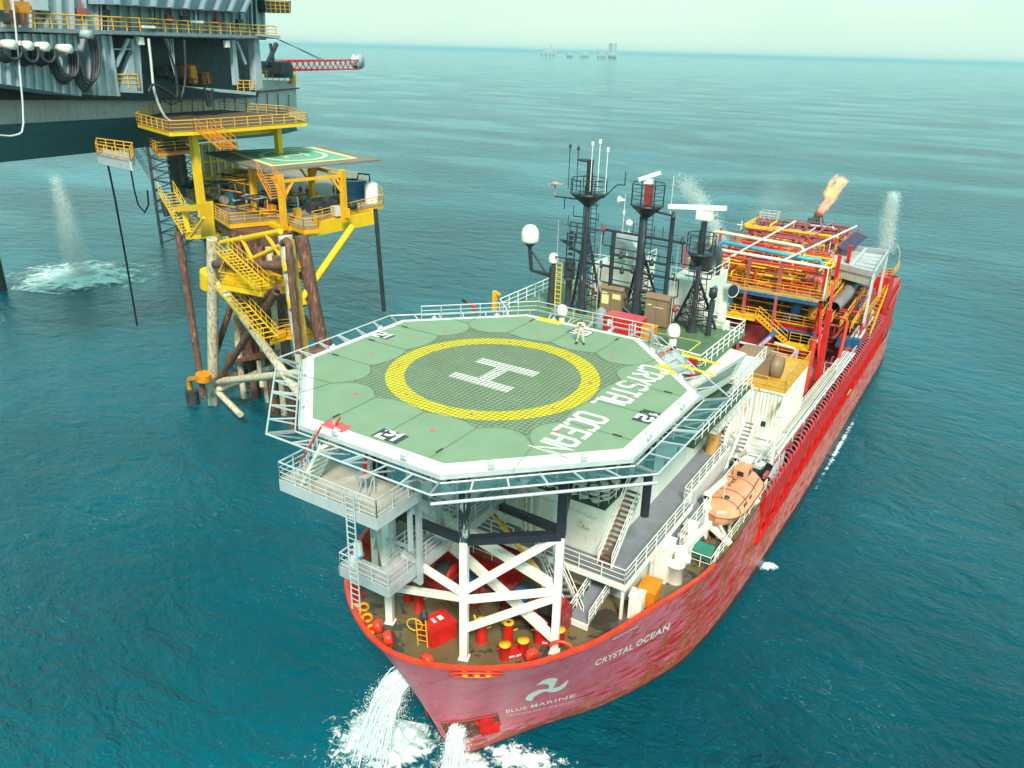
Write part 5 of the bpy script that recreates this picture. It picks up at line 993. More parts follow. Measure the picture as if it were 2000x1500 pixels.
# the man on the helideck
def person(name, label, loc, yaw, h, suit, helmet, arms, group=None, shoe=None):
    t_ = thing(name, label, 'person', loc, group); s_ = h/1.78; x, y, z = loc
    c_, s2 = math.cos(yaw), math.sin(yaw)
    def L(a, b_, c): return (x+(a*c_-b_*s2)*s_, y+(a*s2+b_*c_)*s_, z+c*s_)
    J = {'pel': ((0, 0, .95), .16), 'hip': ((0, 0, .9), .15), 'wa': ((0, 0, 1.1), .145), 'ch': ((0, 0, 1.32), .17), 'nk': ((0, 0, 1.5), .065), 'lh': ((-.1, 0, .88), .11), 'rh': ((.1, 0, .88), .11), 'lk': ((-.16, -.02, .48), .075), 'rk': ((.16, -.02, .48), .075), 'la': ((-.24, .0, .1), .06), 'ra': ((.24, 0, .1), .06), 'ls': ((-.2, 0, 1.4), .075), 'rs': ((.2, 0, 1.4), .075)}
    E = [('pel', 'wa'), ('wa', 'ch'), ('ch', 'nk'), ('pel', 'lh'), ('pel', 'rh'), ('lh', 'lk'), ('rh', 'rk'), ('lk', 'la'), ('rk', 'ra'), ('ch', 'ls'), ('ch', 'rs')]; del J['hip']
    for sd_, (el, wr) in (('l', arms[0]), ('r', arms[1])): J[sd_+'e'] = (el, .055); J[sd_+'w'] = (wr, .042); E += [(sd_+'s', sd_+'e'), (sd_+'e', sd_+'w')]
    ks = list(J); me = bpy.data.meshes.new('body'); me.from_pydata([V(L(*J[k][0]))-V(loc) for k in ks], [(ks.index(a), ks.index(b_)) for a, b_ in E], []); o = bpy.data.objects.new('body', me); COL.objects.link(o)
    md = o.modifiers.new('s', 'SKIN'); sv = me.skin_vertices[0].data
    for i, k in enumerate(ks): sv[i].radius = (J[k][1]*s_,)*2
    sv[ks.index('pel')].use_root = True; sb = o.modifiers.new('u', 'SUBSURF'); sb.levels = sb.render_levels = 1; me.materials.append(suit)
    dg = bpy.context.evaluated_depsgraph_get(); nm = bpy.data.meshes.new_from_object(o.evaluated_get(dg)); bpy.data.objects.remove(o); nm.polygons.foreach_set('use_smooth', [True]*len(nm.polygons)); nm.materials.clear(); nm.materials.append(suit); o = bpy.data.objects.new('body', nm); COL.objects.link(o); o.parent = t_
    sk = paint('skin', (.45, .24, .16), .6, .05, 0, dirt=0)
    q = MB(); q.ball(L(0, -.01, 1.63), .078*s_, .095*s_, .115*s_, 14); q.ball(L(0, -.105, 1.62), .014*s_, .02*s_, .022*s_, 6); q.ball(L(-.08, 0, 1.62), .012*s_, .025*s_, .035*s_, 6); q.ball(L(.08, 0, 1.62), .012*s_, .025*s_, .035*s_, 6); q.tube(L(0, .01, 1.47), L(0, .01, 1.58), .055*s_, 8); hd = q.build('head', sk, t_)
    q = MB(); q.ball(L(-.03, -.095, 1.645), .012*s_, n=6); q.ball(L(.03, -.095, 1.645), .012*s_, n=6); q.bx(L(0, -.1, 1.58), (.04*s_, .01, .01), yaw); q.build('eyes_and_mouth', M_black, hd)
    q = MB(); q.lathe(L(0, 0, 1.66), [(.12*s_, 0), (.125*s_, .02*s_), (.11*s_, .09*s_), (.07*s_, .135*s_), (0, .15*s_)], 14); q.slab([L(-.08, -.1, 1.665), L(.08, -.1, 1.665), L(.05, -.17, 1.66), L(-.05, -.17, 1.66)], (0, 0, .012)); q.build('helmet', helmet, t_)
    for sd_, (el, wr) in ((-1, arms[0]), (1, arms[1])):
        w_ = V(L(*wr)); d_ = (w_-V(L(*el))).normalized(); q = MB(); q.tube(w_-d_*.01, w_+d_*.07*s_, .034*s_, 8, .03*s_)
        sx = V((c_, s2, 0))
        for f in range(4): st = w_+d_*.065*s_+sx*(.011*(f-1.5))*1.6*s_; q.path([st, st+d_*.035*s_, st+d_*.055*s_+V((0, 0, -.015*s_))], .009*s_, 5)
        q.path([w_+d_*.02*s_+sx*.03*s_*-sd_, w_+d_*.06*s_+sx*.05*s_*-sd_], .01*s_, 5); q.build('hand', sk, t_)
        q = MB(); f_ = V(L(sd_*.24, -.05, .05)); q.bx(f_, (.1*s_, .27*s_, .1*s_), yaw+sd_*.25); q.build('boot', shoe or M_black, t_)
    return t_
M_cream = paint('cream_overall', (.62, .52, .38), .8, .08, 0, dirt=.05); M_bhel = paint('blue_helmet', (.02, .20, .38), .35, .05, 0, dirt=0)
fe = at(1133, 672, z=ZH); fe.z = ZH+.01
person('person', 'person in cream overalls and blue helmet standing on the helideck holding a camera up', fe, R(18), 1.78, M_cream, M_bhel, (((-.32, -.08, 1.2), (-.09, -.26, 1.4)), ((.32, -.08, 1.2), (.09, -.26, 1.4))))
q = MB(); q.bx((fe.x+.08, fe.y-.33, ZH+1.45), (.14, .06, .08), R(18)); tag(q.build('camera', M_black, None), 'small black camera held at chest height by the person on the helideck', 'camera')
# ------------------------------------------------------------------ open red side amidships
q = MB()
q.box(11.35, 11.6, 23.5, 84.5, 8.3, 10.2); q.box(11.3, 11.62, 23.5, 84.5, 5.95, 6.25); q.build('side_plating', M_red, ship)
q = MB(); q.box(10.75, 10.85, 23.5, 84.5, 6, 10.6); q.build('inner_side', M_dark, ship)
y = 23.6; i = 0
while y < 84.6:
    q = MB(); q.box(11.28, 11.65, y-.04, y+.04, 6, 10.9); q.beam((11.45, y+.1, 6.3), (11.45, y+2.4, 8.4), .09); q.build('side_frame', M_red, ship); y += 2.9; i += 1
y = 24.2
while y < 83:
    q = MB(); q.path([(10.75, y, 10.7), (10.85, y, 11.05), (11.2, y, 11.15), (11.5, y, 10.95), (11.58, y, 10.5)], .09, 4); q.build('curved_rib', M_rose, ship); y += .95
q = MB(); q.beam((11.5, 24, 10.45), (11.5, 84, 10.45), .12, .2); q.beam((10.65, 24, 10.7), (10.65, 84, 10.7), .14, .14); q.build('side_beam', M_rose, ship)
q = MB(); q.path([(11.62, 60+k, 6.9+.0*k) for k in range(0, 3)], .1, 5); q.build('side_step', M_yel, ship)
# ------------------------------------------------------------------ pipe rack on the port side
rk = thing('pipe_rack', 'long rack of white pipes with a beige cable ladder along the port side', 'pipe rack', (10.3, 45, 9.4))
q = MB(); q.beam((9.55, 31, 12.1), (10.5, 62, 12.1), .28, .35); q.build('inner_beam', M_rose, rk); q = MB(); q.beam((11.0, 24.5, 11.9), (11.3, 62, 12.1), .25, .3); q.build('outer_beam', M_rose, rk)
for k in range(9):
    y = 29+k*4.1; q = MB(); q.beam((9.45, y, 12.05), (11.2, y, 12.05), .16); q.beam((9.5, y, 9.2), (9.5, y, 12), .16); q.beam((11.15, y, 9.8), (11.15, y, 12), .16); q.build('cross_frame', M_rose, rk)
q = MB(); q.beam((9.2, 25.5, 9.5), (9.8, 31, 12.2), .22); q.build('end_brace', M_rose, rk)
for k in range(6):
    q = MB(); x = 9.75+k*.24; q.tube((x, 26+k*.6, 12.25), (x+.55, 60, 12.25), .1, 8); q.build('pipe', (M_pipew, M_galv, M_pipew, M_pipew, M_galv, M_pipew)[k], rk)
q = MB()
for x in (9.75, 10.6): q.beam((x, 33, 12.65), (x+.45, 52, 12.65), .07, .12)
for k in range(30): f = k/29; q.beam((9.75+.45*f, 33+19*f, 12.65), (10.6+.45*f, 33+19*f, 12.65), .1, .05)
q.build('cable_ladder', paint('beige_tray', (.55, .50, .36), .5, .1, .1), rk)
q = MB(); q.path([(9.9, 51, 12.3), (9.9, 51, 13.6), (11.2, 51, 13.6), (11.2, 51, 12.3)], .06, 6); q.tube((11.25, 27, 13.2), (11.55, 60, 13.2), .05, 5)
for k in range(8): q.tube((11.27+.04*k, 28+k*4.2, 12.1), (11.27+.04*k, 28+k*4.2, 13.2), .04, 5)
q.build('hoop_rail', M_pipew, rk)
for i, (x, y) in enumerate(((9.4, 62.5), (10.2, 63), (11.0, 63.4))): cab('blue_box', 'blue box at the aft end of the white pipes, %s of three' % ('innermost', 'middle', 'outermost')[i], 'box', (x, y, 12.4), (.75, 1.0, 1.0), 0, M_blue)['group'] = 'blue boxes by the pipe rack'
lp = thing('long_pipes', 'row of long silver and dark pipes stretching aft to the red poop', 'pipes', (9.5, 74, 9.4))
for k in range(5): q = MB(); q.tube((8.6+k*.5, 64, 11.3), (8.6+k*.42, 84, 11.3), .2, 8); q.build('pipe', (M_rust, M_dark, M_galv, M_pipew, M_pipew)[k], lp)
# ------------------------------------------------------------------ process modules
PC = [M_red, M_redo, M_redo, M_yel, M_pipew, M_rose, M_redo, M_yel2, M_org, M_red]
def runs(t_, rg, x0, x1, y0, y1, z0, z1, n, mats, rr=(.06, .2), nm='pipe'):
    for i in range(n):
        q = MB(); a = rg.choice('xyz') if i % 3 else 'x'; p = V((rg.uniform(x0, x1), rg.uniform(y0, y1), rg.uniform(z0, z1))); r_ = rg.uniform(*rr); L = {'x': x1-x0, 'y': y1-y0, 'z': z1-z0}; pts = [p.copy()]
        for s_ in range(rg.choice((2, 3, 3, 4))):
            ax = 'xyz'.index(a); lim = ((x0, x1), (y0, y1), (z0, z1))[ax]; np_ = pts[-1].copy(); np_[ax] = rg.uniform(*lim); 
            if abs(np_[ax]-pts[-1][ax]) < .5: np_[ax] = lim[0] if pts[-1][ax] > sum(lim)/2 else lim[1]
            d_ = np_-pts[-1]; l_ = d_.length; c_ = min(r_*1.5, l_*.3)
            pts += [pts[-1]+d_.normalized()*c_, np_-d_.normalized()*c_] if s_ else [np_-d_.normalized()*c_]
            pts.append(np_); pts.pop() if False else None; a = rg.choice([b_ for b_ in 'xyz' if b_ != a])
        q.path(pts, r_, 7)
        if i % 3 == 0: c_ = pts[1]; q.lathe(c_, [(0, -.1), (r_*1.9, -.1), (r_*1.9, .1), (0, .1)], 8, (pts[1]-pts[0]).normalized() if (pts[1]-pts[0]).length > 0 else (1, 0, 0))
        q.build(nm, rg.choice(mats), t_)
def vessel(t_, c, r_, L_, ax, mat, nm='vessel'):
    q = MB(); q.lathe(c, [(0, -L_/2), (r_*.6, -L_/2+r_*.15), (r_*.95, -L_/2+r_*.45), (r_, -L_/2+r_*.6), (r_, L_/2-r_*.6), (r_*.95, L_/2-r_*.45), (r_*.6, L_/2-r_*.15), (0, L_/2)], 14, ax); q.build(nm, mat, t_)
def floor(t_, x0, x1, y0, y1, z, mat, rail=M_yel, nm='deck_level', gap=1.6, sides=1):
    q = MB(); q.box(x0, x1, y0, y1, z-.25, z); o = q.build(nm, mat, t_); q = MB(); q.rail([(x0, y0, z), (x1, y0, z), (x1, y1, z)]+([(x0, y1, z), (x0, y0, z)] if sides else []), 1.15, .04, gap, 2, kick=.15); q.build('guard_rail', rail, o); return o
rg = random.Random(5)
A = thing('process_module', 'process module nearest the bridge with yellow rails, white top pipes and dense red piping', 'process module', (.5, 62, 9.4), 'red process modules on the aft deck')
floor(A, -6.3, 7.4, 57, 70, 18.6, paint('beige_plate', (.42, .34, .22), .6, .15, .3)); floor(A, -9.5, 7.2, 58.2, 71, 14.9, M_redd, M_yel, 'lower_level'); floor(A, -9.8, -1.2, 59, 66, 19.4, M_redd, M_yel, 'port_level')
q = MB(); q.box(-9.8, 7.3, 58.3, 58.5, 14.2, 14.9); q.build('red_girder', M_red, A); q = MB(); q.box(-3.4, 7.2, 57.05, 57.3, 17.9, 18.35); q.beam((-3.2, 57.1, 15), (-3.2, 57.1, 18.4), .5); q.beam((7.1, 57.1, 12.2), (7.1, 57.1, 14.8), .3); q.box(2.6, 7, 57.6, 57.8, 12.6, 14.4); q.build('blue_frame', M_blue, A)
for x in (-9.6, -6.2, -1.5, 2.2, 7.2):
    for y in (57.2, 64, 70.5): q = MB(); q.beam((x, y, 9.4), (x, y, 22.6), .32 if x < 7 else .4); q.build('column', M_rose if x != 7.2 else M_red, A)
q = MB(); q.path([(-6.4, 57, 21.6), (-6.4, 57, 22.8), (7.4, 57, 22.5), (7.4, 57, 18.7)], .17, 8); q.build('top_pipe', M_pipew, A)
q = MB(); q.path([(-8.0, 62, 21.5), (-8.0, 62, 23.6), (-7.6, 62, 23.8), (3.0, 62, 23.4), (3.4, 62, 23), (3.4, 62, 21)], .22, 8); q.build('top_pipe', paint('cream_pipe', (.70, .62, .40), .4, .08, .1), A)
q = MB(); q.path([(-6.5, 60.8, 21), (-6.5, 60.8, 22.6), (-6, 60.8, 22.9), (4.2, 60.8, 22.3), (5.4, 61.5, 22.3), (5.8, 61.5, 21.8), (5.8, 61.5, 19)], .27, 8); q.build('cyan_pipe', M_cyan, A)
q = MB(); q.beam((-4.5, 57, 21.6), (1.0, 66, 25.6), .14); q.beam((2.0, 57, 22.4), (7.5, 70, 25.2), .15); q.build('diagonal_boom', M_pipew, A)
runs(A, rg, -6, 7, 57.6, 60, 18.9, 21.2, 26, [M_org, M_yel, M_redo, M_yel2, M_rose], (.05, .13)); runs(A, rg, -9, 5, 72, 84, 19.8, 22.6, 26, [M_redo, M_org, M_rose, M_yel, M_pipew], (.05, .14)); runs(A, rg, -8.5, 7, 58, 69, 18.9, 21.8, 62, PC, (.05, .17)); runs(A, rg, -9, 6.8, 59, 68, 15.2, 18.0, 44, [M_red, M_rose, M_yel, M_dark, M_redo, M_rust, M_blue], (.06, .2)); runs(A, rg, -9, 7, 58.5, 68, 9.8, 14, 14, [M_redd, M_dark, M_rust, M_pale, M_galv], (.1, .28), 'pipe')
for c, r_, L_, ax, mm in (((1.2, 59.5, 20), .45, 3.2, (1, 0, 0), M_rose), ((-4.5, 60, 20), .5, 4, (1, 0, 0), M_redo), ((4.2, 59.2, 16.3), .6, 2.2, (0, 0, 1), M_blue), ((-2, 60, 16.2), .7, 2.4, (0, 0, 1), M_redd), ((6, 60, 16.1), .55, 1.8, (0, 0, 1), M_org), ((1, 60, 16), .5, 2, (0, 0, 1), M_dark), ((5, 60, 20.2), .5, 3, (1, 0, 0), M_rose)): vessel(A, c, r_, L_, ax, mm)
for k in range(5): q = MB(); yy = 58.8+k*2.2; q.rail([(-6+k*.4, yy, 18.7), (7.2-k*.3, yy, 18.7)], 1.3, .05, 1.3, 2); q.build('inner_rail', M_yel, A)
for k in range(4): q = MB(); yy = 60+k*2.4; q.rail([(-9, yy, 15), (7, yy, 15)], 1.2, .05, 1.6, 2); q.build('inner_rail', M_yel, A)
for k in range(4): q = MB(); yy = 74.5+k*3; q.rail([(-8, yy, 19.5), (5, yy, 19.5)], 1.2, .05, 1.6, 2); q.build('inner_rail', M_yel if k % 2 else M_rose, B) if False else q.build('inner_rail', M_org, A)
for k in range(9): q = MB(); x = rg.uniform(-8, 6); z = rg.choice((15, 18.7)); q.bx((x, rg.uniform(58.6, 64), z+.5), (rg.uniform(.4, 1.1), .6, rg.uniform(.6, 1.4))); q.build('equipment_box', rg.choice((M_yel, M_red, M_blue, M_pale, M_org, M_dark)), A)
q = MB(); q.beam((-9.2, 57.8, 17), (-7.4, 57.8, 14.2), .18); q.beam((-6.2, 57.8, 18.4), (-4.6, 57.8, 12.8), .18); q.beam((-4.4, 57.8, 18.4), (-4.6, 57.8, 12.8), .3); q.build('white_brace', M_pipew, A)
stair('stair', 'orange yellow stair going down from the blue framed landing of the front process module', (4.2, 56.4, 13.2), (.4, 56.6, 15.6), 1.2, (0, 1, 0), M_yel, M_yel, M_yel, 11, 1.05, 'yellow stairs of the process deck')
t_ = thing('stair_landing', 'orange yellow landing at the foot of the diagonal yellow stair', 'landing', (6, 56, 9.4)); q = MB(); q.box(4.2, 7.0, 55.3, 57, 12.9, 13.15); q.build('floor', M_yel2, t_); q = MB(); q.rail([(4.5, 57, 13.15), (7.0, 57, 13.15), (7, 55.3, 13.15)], 1.1, .04, 1.0, 2); q.build('handrail', M_yel, t_); q = MB(); q.box(4.0, 7.05, 55.2, 55.3, 12.6, 13.0); q.beam((4.6, 56, 9.4), (4.6, 56, 12.8), .25); q.build('support', M_red, t_)
t_ = thing('upper_landing', 'yellow landing with rails in front of the blue frame', 'landing', (-1.5, 56.5, 15.3)); q = MB(); q.box(-3.2, .4, 55.6, 57.6, 15.2, 15.4); q.build('floor', M_yel2, t_); q = MB(); q.rail([(-3.2, 55.6, 15.4), (.4, 55.6, 15.4)], 1.1, .04, 1.2, 2); q.rail([(-3.2, 55.6, 15.4), (-3.2, 57.6, 15.4)], 1.1, .04, 1.2, 2); q.build('handrail', M_yel, t_)
# red masts in front, blue drum, purple manifold, tarpaulin
t_ = thing('red_column', 'tall bright red column at the port corner of the front process module', 'column', (9.3, 50, 9.4)); q = MB(); q.beam((9.7, 49.6, 9.4), (9.5, 50.0, 19.8), .55, .6); q.beam((9.5, 50.5, 12), (7.4, 57, 17.5), .3); q.beam((9.5, 50, 19.6), (8.2, 57, 20.4), .3); q.build('post', M_red, t_); q = MB(); q.tube((8.9, 47.5, 9.8), (8.9, 47.5, 17), .32, 10); q.tube((8.9, 47.5, 11), (8.9, 47.5, 11.2), .45, 10); q.build('riser_pipe', M_redo, t_)
q = MB(); q.path([(9.4, 58, 16.8), (10.1, 58, 16.8), (10.3, 58, 16.4), (10.3, 56.5, 10)], .22, 8); tag(q.build('hooked_pipe', M_redo, None), 'orange red hook shaped pipe right of the red column', 'pipe')
a = at(1483, 676, z=10.5); t_ = thing('blue_tank', 'upright blue cylindrical tank in front of the red process module', 'tank', (a.x, a.y, 9.4)); q = MB(); q.lathe((a.x, a.y, 9.4), [(1.55, 0), (1.55, 4.0), (1.65, 4.05), (1.65, 4.25), (0, 4.4)], 24); q.build('shell', M_blue, t_); q = MB(); q.lathe((a.x, a.y, 9.4), [(1.67, 4.26), (1.5, 4.38), (0, 4.42)], 24); q.build('top', M_cyan, t_)
P_ = thing('purple_manifold', 'lilac and purple pipe manifold in front of the upright blue tank', 'pipes', (3, 47, 9.4))
q = MB(); q.tube((-2.4, 45.5, 12.6), (4.6, 45.5, 12.2), .45, 12); q.tube((4.4, 45.2, 12.2), (5.2, 44.8, 12.0), .55, 12); q.build('header', M_purple, P_)
for pts, r_, mm in ((((2.2, 46, 12.5), (2.4, 50, 13.6), (3.4, 52, 14.8)), .22, M_purple), (((4.4, 45.8, 12.3), (5.6, 46, 12.8), (6.8, 51, 14.2)), .2, M_purple), (((1.2, 49, 12), (3.4, 54, 14.9)), .3, M_blue), (((3.2, 50, 14), (6.0, 50, 13.8)), .14, M_purple), (((6.0, 50, 13.8), (6.0, 50, 11.5)), .14, M_purple), (((3.6, 50, 14), (3.6, 50, 11)), .14, M_purple), (((-1, 45.5, 12.6), (-1, 45.3, 15.2)), .16, M_pipew), (((.2, 45.5, 12.6), (.2, 45.3, 14.2)), .16, M_pipew), (((-2.5, 46.5, 12), (-1.8, 48, 13.6), (-.8, 48.5, 13.9)), .22, M_pipew), (((5.0, 44, 11.8), (6.2, 44.5, 12.2), (7.0, 46.5, 13.4)), .28, M_yel), (((6.6, 45.5, 10), (7.0, 46.5, 14)), .4, M_blue), (((4.2, 51, 14.6), (6.4, 51, 14.4), (6.7, 51, 14), (6.7, 51, 11.2)), .2, M_galv)):
    q = MB(); q.path(pts, r_, 8); q.build('pipe', mm, P_)
runs(P_, rg, -3, 7.5, 44, 52, 9.8, 12.2, 18, [M_redd, M_dark, M_pipew, M_red, M_rust, M_blue, M_yel], (.06, .16))
tp = MB(); vs = []; n_ = 16
for i in range(n_+1):
    for j in range(9):
        u, v = i/n_, j/8; vs.append((5.6+3.4*u+.12*math.sin(v*9), 50-v*3.2+.35*math.sin(u*11+v*4), 13.2-v*3.0+.35*math.sin(u*9)*(v)+.2*math.sin(u*17+2)))
tp.add(vs, [(i*9+j, (i+1)*9+j, (i+1)*9+j+1, i*9+j+1) for i in range(n_) for j in range(8)], True); o = tp.build('tarpaulin', paint('slate_tarp', (.09, .12, .15), .6, .2, 0, scale=3), None); md = o.modifiers.new('s', 'SOLIDIFY'); md.thickness = .04; tag(o, 'draped slate grey tarpaulin under the yellow landing', 'tarpaulin')
cab('blue_skid', 'low blue equipment skid between the container and the pipe rack', 'equipment', (9.0, 41, 10.4), (1.3, 5.0, 1.2), 0, M_blue)
t_ = thing('deck_clutter', 'dark pipes and frames on the deck between the container and the process module', 'pipes', (3, 36, 9.4)); runs(t_, rg, -8, 5, 33, 44, 9.6, 12, 20, [M_redd, M_dark, M_rust, M_red, M_pale], (.08, .25))
floor(t_, -9.5, 4.8, 52.5, 55.5, 9.9, M_dark, M_redd, 'low_deck')
t_ = thing('red_bulkhead', 'dark red bulkhead with grey pipes left of the upright blue tank', 'wall', (-6, 56, 9.4)); q = MB(); q.box(-10, 7, 57.6, 57.9, 9.4, 14.1); q.build('wall', M_redd, t_); q = MB(); q.path([(-9, 57.4, 13.2), (-1, 57.4, 12.9)], .22, 8); q.path([(-10, 57.3, 11.8), (2, 57.3, 11.6)], .15, 8); q.path([(-10, 56.8, 10.4), (-4, 56.8, 9.9)], .4, 10); q.build('pipe', M_pipew, t_)
# aft modules
B = thing('process_module', 'aft process module of faded rose frames under the flare and grey louvre roof', 'process module', (1, 79, 9.4), 'red process modules on the aft deck')
floor(B, -8.5, 5.5, 73, 86, 19.4, M_rose, M_yel); floor(B, 5.8, 10.8, 66, 84, 14.2, M_redd, M_yel, 'side_level')
for x in (-8.3, -3, 2, 5.4, 10.6):
    for y in (73.2, 80, 86): q = MB(); q.beam((x, y, 9.4), (x, y, 22 if x < 6 else 17), .32); q.build('column', M_rose, B)
q = MB()
for a, b_ in (((-3, 73, 19.5), (.5, 74, 22.6)), ((.5, 74, 22.6), (5, 73, 19.5)), ((5.4, 73, 20), (5.4, 80, 22.6)), ((-8, 73, 20), (-3, 80, 22)), ((-3, 74, 22), (5.4, 74, 22)), ((2, 73, 22.6), (2, 86, 22.6)), ((-3, 80, 22), (5.4, 80, 22))): q.beam(a, b_, .18)
q.build('diagonal_frame', M_rose, B)
runs(B, rg, -8, 5, 73.5, 85, 19.6, 22.4, 44, [M_rose, M_redd, M_pipew, M_rust, M_galv, M_yel], (.07, .2)); runs(B, rg, 6, 10.4, 60, 83, 14.4, 17.2, 16, [M_red, M_rose, M_yel, M_redd, M_blue], (.07, .2)); runs(B, rg, 5.8, 10.4, 60, 83, 9.8, 13.6, 12, [M_dark, M_red, M_rose, M_redd], (.08, .2))
q = MB(); q.path([(8.2, 60, 17.2), (8.4, 66, 17.4), (8.7, 71, 19.2)], .75, 14); q.build('big_duct', paint('mauve_grey', (.22, .19, .19), .5, .15, .2), B)
for k in range(4): q = MB(); q.rail([(7.2+k*1.1, 57+k, 15.6-.3*k), (8.0+k*.8, 72, 18.4-1.0*k)], 1.1, .05, 1.8, 2); q.build('sloping_rail', M_yel, B)
q = MB(); q.slab([(5.2, 72.5, 21.8), (6.8, 72.5, 21.4), (7.6, 80, 22.2), (6, 80, 22.6)], (0, 0, -.1)); q.build('dark_panel', paint('violet_panel', (.06, .03, .09), .5), B)
# grey louvre roof
lz = 20.6; L4 = [at(u, v, z=lz) for u, v in ((1641, 482), (1734, 493), (1707, 536), (1614, 513))]; LR = thing('louvre_roof', 'large pale grey louvred cooler frame near the ship stern', 'louvre roof', (V(L4[0])+V(L4[2]))/2-V((0, 0, 2)))
q = MB()
for a, b_ in zip(L4, L4[1:]+L4[:1]): q.beam(a, b_, .3, .7)
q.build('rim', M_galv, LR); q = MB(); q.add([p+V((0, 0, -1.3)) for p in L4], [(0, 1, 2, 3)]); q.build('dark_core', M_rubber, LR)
for k in range(1, 6): f = k/6; a = L4[0].lerp(L4[3], f); b_ = L4[1].lerp(L4[2], f); q = MB(); n = (b_-a).cross(V((0, 0, 1))).normalized(); q.slab([a, b_, b_+n*.55+V((0, 0, -.3)), a+n*.55+V((0, 0, -.3))], (0, 0, .05)); q.build('louvre', M_galv, LR)
q = MB(); q.beam(L4[0].lerp(L4[1], .55)+V((0, 0, .2)), L4[3].lerp(L4[2], .5)+V((0, 0, .2)), .35, .3); q.build('middle_beam', M_alu, LR)
q = MB(); q.slab([L4[3]+V((0, 0, -.3)), L4[2]+V((0, 0, -.3)), L4[2]+V((0, 0, -1.5)), L4[3]+V((0, 0, -1.4))], (0, .2, 0)); q.slab([L4[2]+V((0, 0, -.3)), L4[1]+V((0, 0, -.3)), L4[1]+V((0, 0, -1.4)), L4[2]+V((0, 0, -1.5))], (-.2, 0, 0)); q.build('side_panel', M_galv, LR)
q = MB()
for p in L4: q.beam(p, (p.x, p.y, 14.5), .3)
q.build('leg', M_pale, LR)
# stern structures
ST = thing('stern_structure', 'red stern structure with yellow stairs and rails on the port quarter', 'structure', (9.5, 86, 15.5))
q = MB(); q.box(9.3, 11.3, 82.5, 87, 12, 16.4); q.build('red_house', M_red, ST); q = MB(); q.box(4.5, 9.2, 82, 82.3, 15, 16.4); q.build('cross_girder', M_rose, ST); q = MB(); q.rail([(9.3, 82.6, 16.6), (11.4, 82.6, 16.6), (11.4, 88.4, 16.6)], 1.1, .04, 1.2, 2); q.rail([(4.6, 82.1, 16.5), (9.2, 82.1, 16.5)], 1.1, .04, 1.3, 2); q.build('guard_rail', M_yel, ST)
q = MB(); q.path([(9.9, 84, 16.6), (9.9, 84, 19.4), (9.5, 84, 19.8), (8.4, 84, 19.8)], .08, 6); q.path([(11.2, 88, 16.6), (11.2, 88, 19), (10.6, 88, 20)], .08, 6); q.build('lamp_arm', M_galv, ST); q = MB(); q.beam((11.9, 84, 16.4), (10.8, 84, 16.4), .16); q.build('bracket', M_black, ST)
stair('stair', 'steep yellow stair on the port quarter climbing to the red stern house', (8.4, 75.6, 11.2), (8.9, 81.8, 16.4), 1.1, (1, 0, 0), M_yel, M_yel, M_yel, 11, 1., 'yellow stairs of the process deck'); stair('stair', 'short yellow stair with a sloping landing left of the steep stern stair', (6.8, 72.6, 9.9), (8.2, 75.2, 12.2), 1., (.88, -.47, 0), M_yel, M_yel, M_yel, 9, 1., 'yellow stairs of the process deck'); stair('stair', 'yellow stair along the outer rail of the port quarter', (10.9, 72, 10.4), (10.9, 81, 15), .8, (1, 0, 0), M_yel, M_yel, M_yel, 12, 1., 'yellow stairs of the process deck')
q = MB(); q.path([(11.55, 85, 11.4), (11.6, 88, 12.2), (11.45, 95, 12.4), (10.4, 99.4, 12.4), (0, 99.4, 12.4)], .16, 6); q.build('stern_rail', M_red, ship)
t_ = thing('round_stack', 'dark grey round exhaust stack standing at the ship stern', 'stack', at(1633, 480, y=88)); c_ = at(1633, 482, y=88); tz = hz(1637, 448, c_); q = MB(); q.lathe(c_, [(1.0, -3), (1.0, tz-c_.z-.3), (1.15, tz-c_.z-.25), (1.15, tz-c_.z), (.8, tz-c_.z), (.8, tz-c_.z-1)], 18); q.build('pipe', paint('mauve_grey', (.22, .19, .19)), t_)
c_ = at(1497, 478, y=82); tz = hz(1497, 432, c_); t_ = thing('rose_tower', 'small rose coloured frame tower with a railed top', 'tower', c_-V((0, 0, 2)))
q = MB(); w_ = 1.05
for sx in (-w_, w_):
    for sy in (-w_, w_): q.beam((c_.x+sx, c_.y+sy, c_.z-3), (c_.x+sx, c_.y+sy, tz), .22)
    q.beam((c_.x-w_, c_.y+sx, c_.z), (c_.x+w_, c_.y+sx, tz-.6), .16); q.beam((c_.x-w_, c_.y+sx, tz-.3), (c_.x+w_, c_.y+sx, tz-.3), .2); q.beam((c_.x-w_, c_.y+sx, c_.z+.5), (c_.x+w_, c_.y+sx, c_.z+.5), .2)
q.build('frame', M_rose, t_); q = MB(); q.box(c_.x-1.5, c_.x+1.1, c_.y-1.3, c_.y+1.3, tz, tz+.2); q.build('platform', M_rose, t_); q = MB(); q.rail([(c_.x-1.4, c_.y-1.2, tz+.2), (c_.x+1, c_.y-1.2, tz+.2), (c_.x+1, c_.y+1.2, tz+.2), (c_.x-1.4, c_.y+1.2, tz+.2)], 1.1, .04, .9, 2, closed=True); q.build('guard_rail', M_pale, t_)
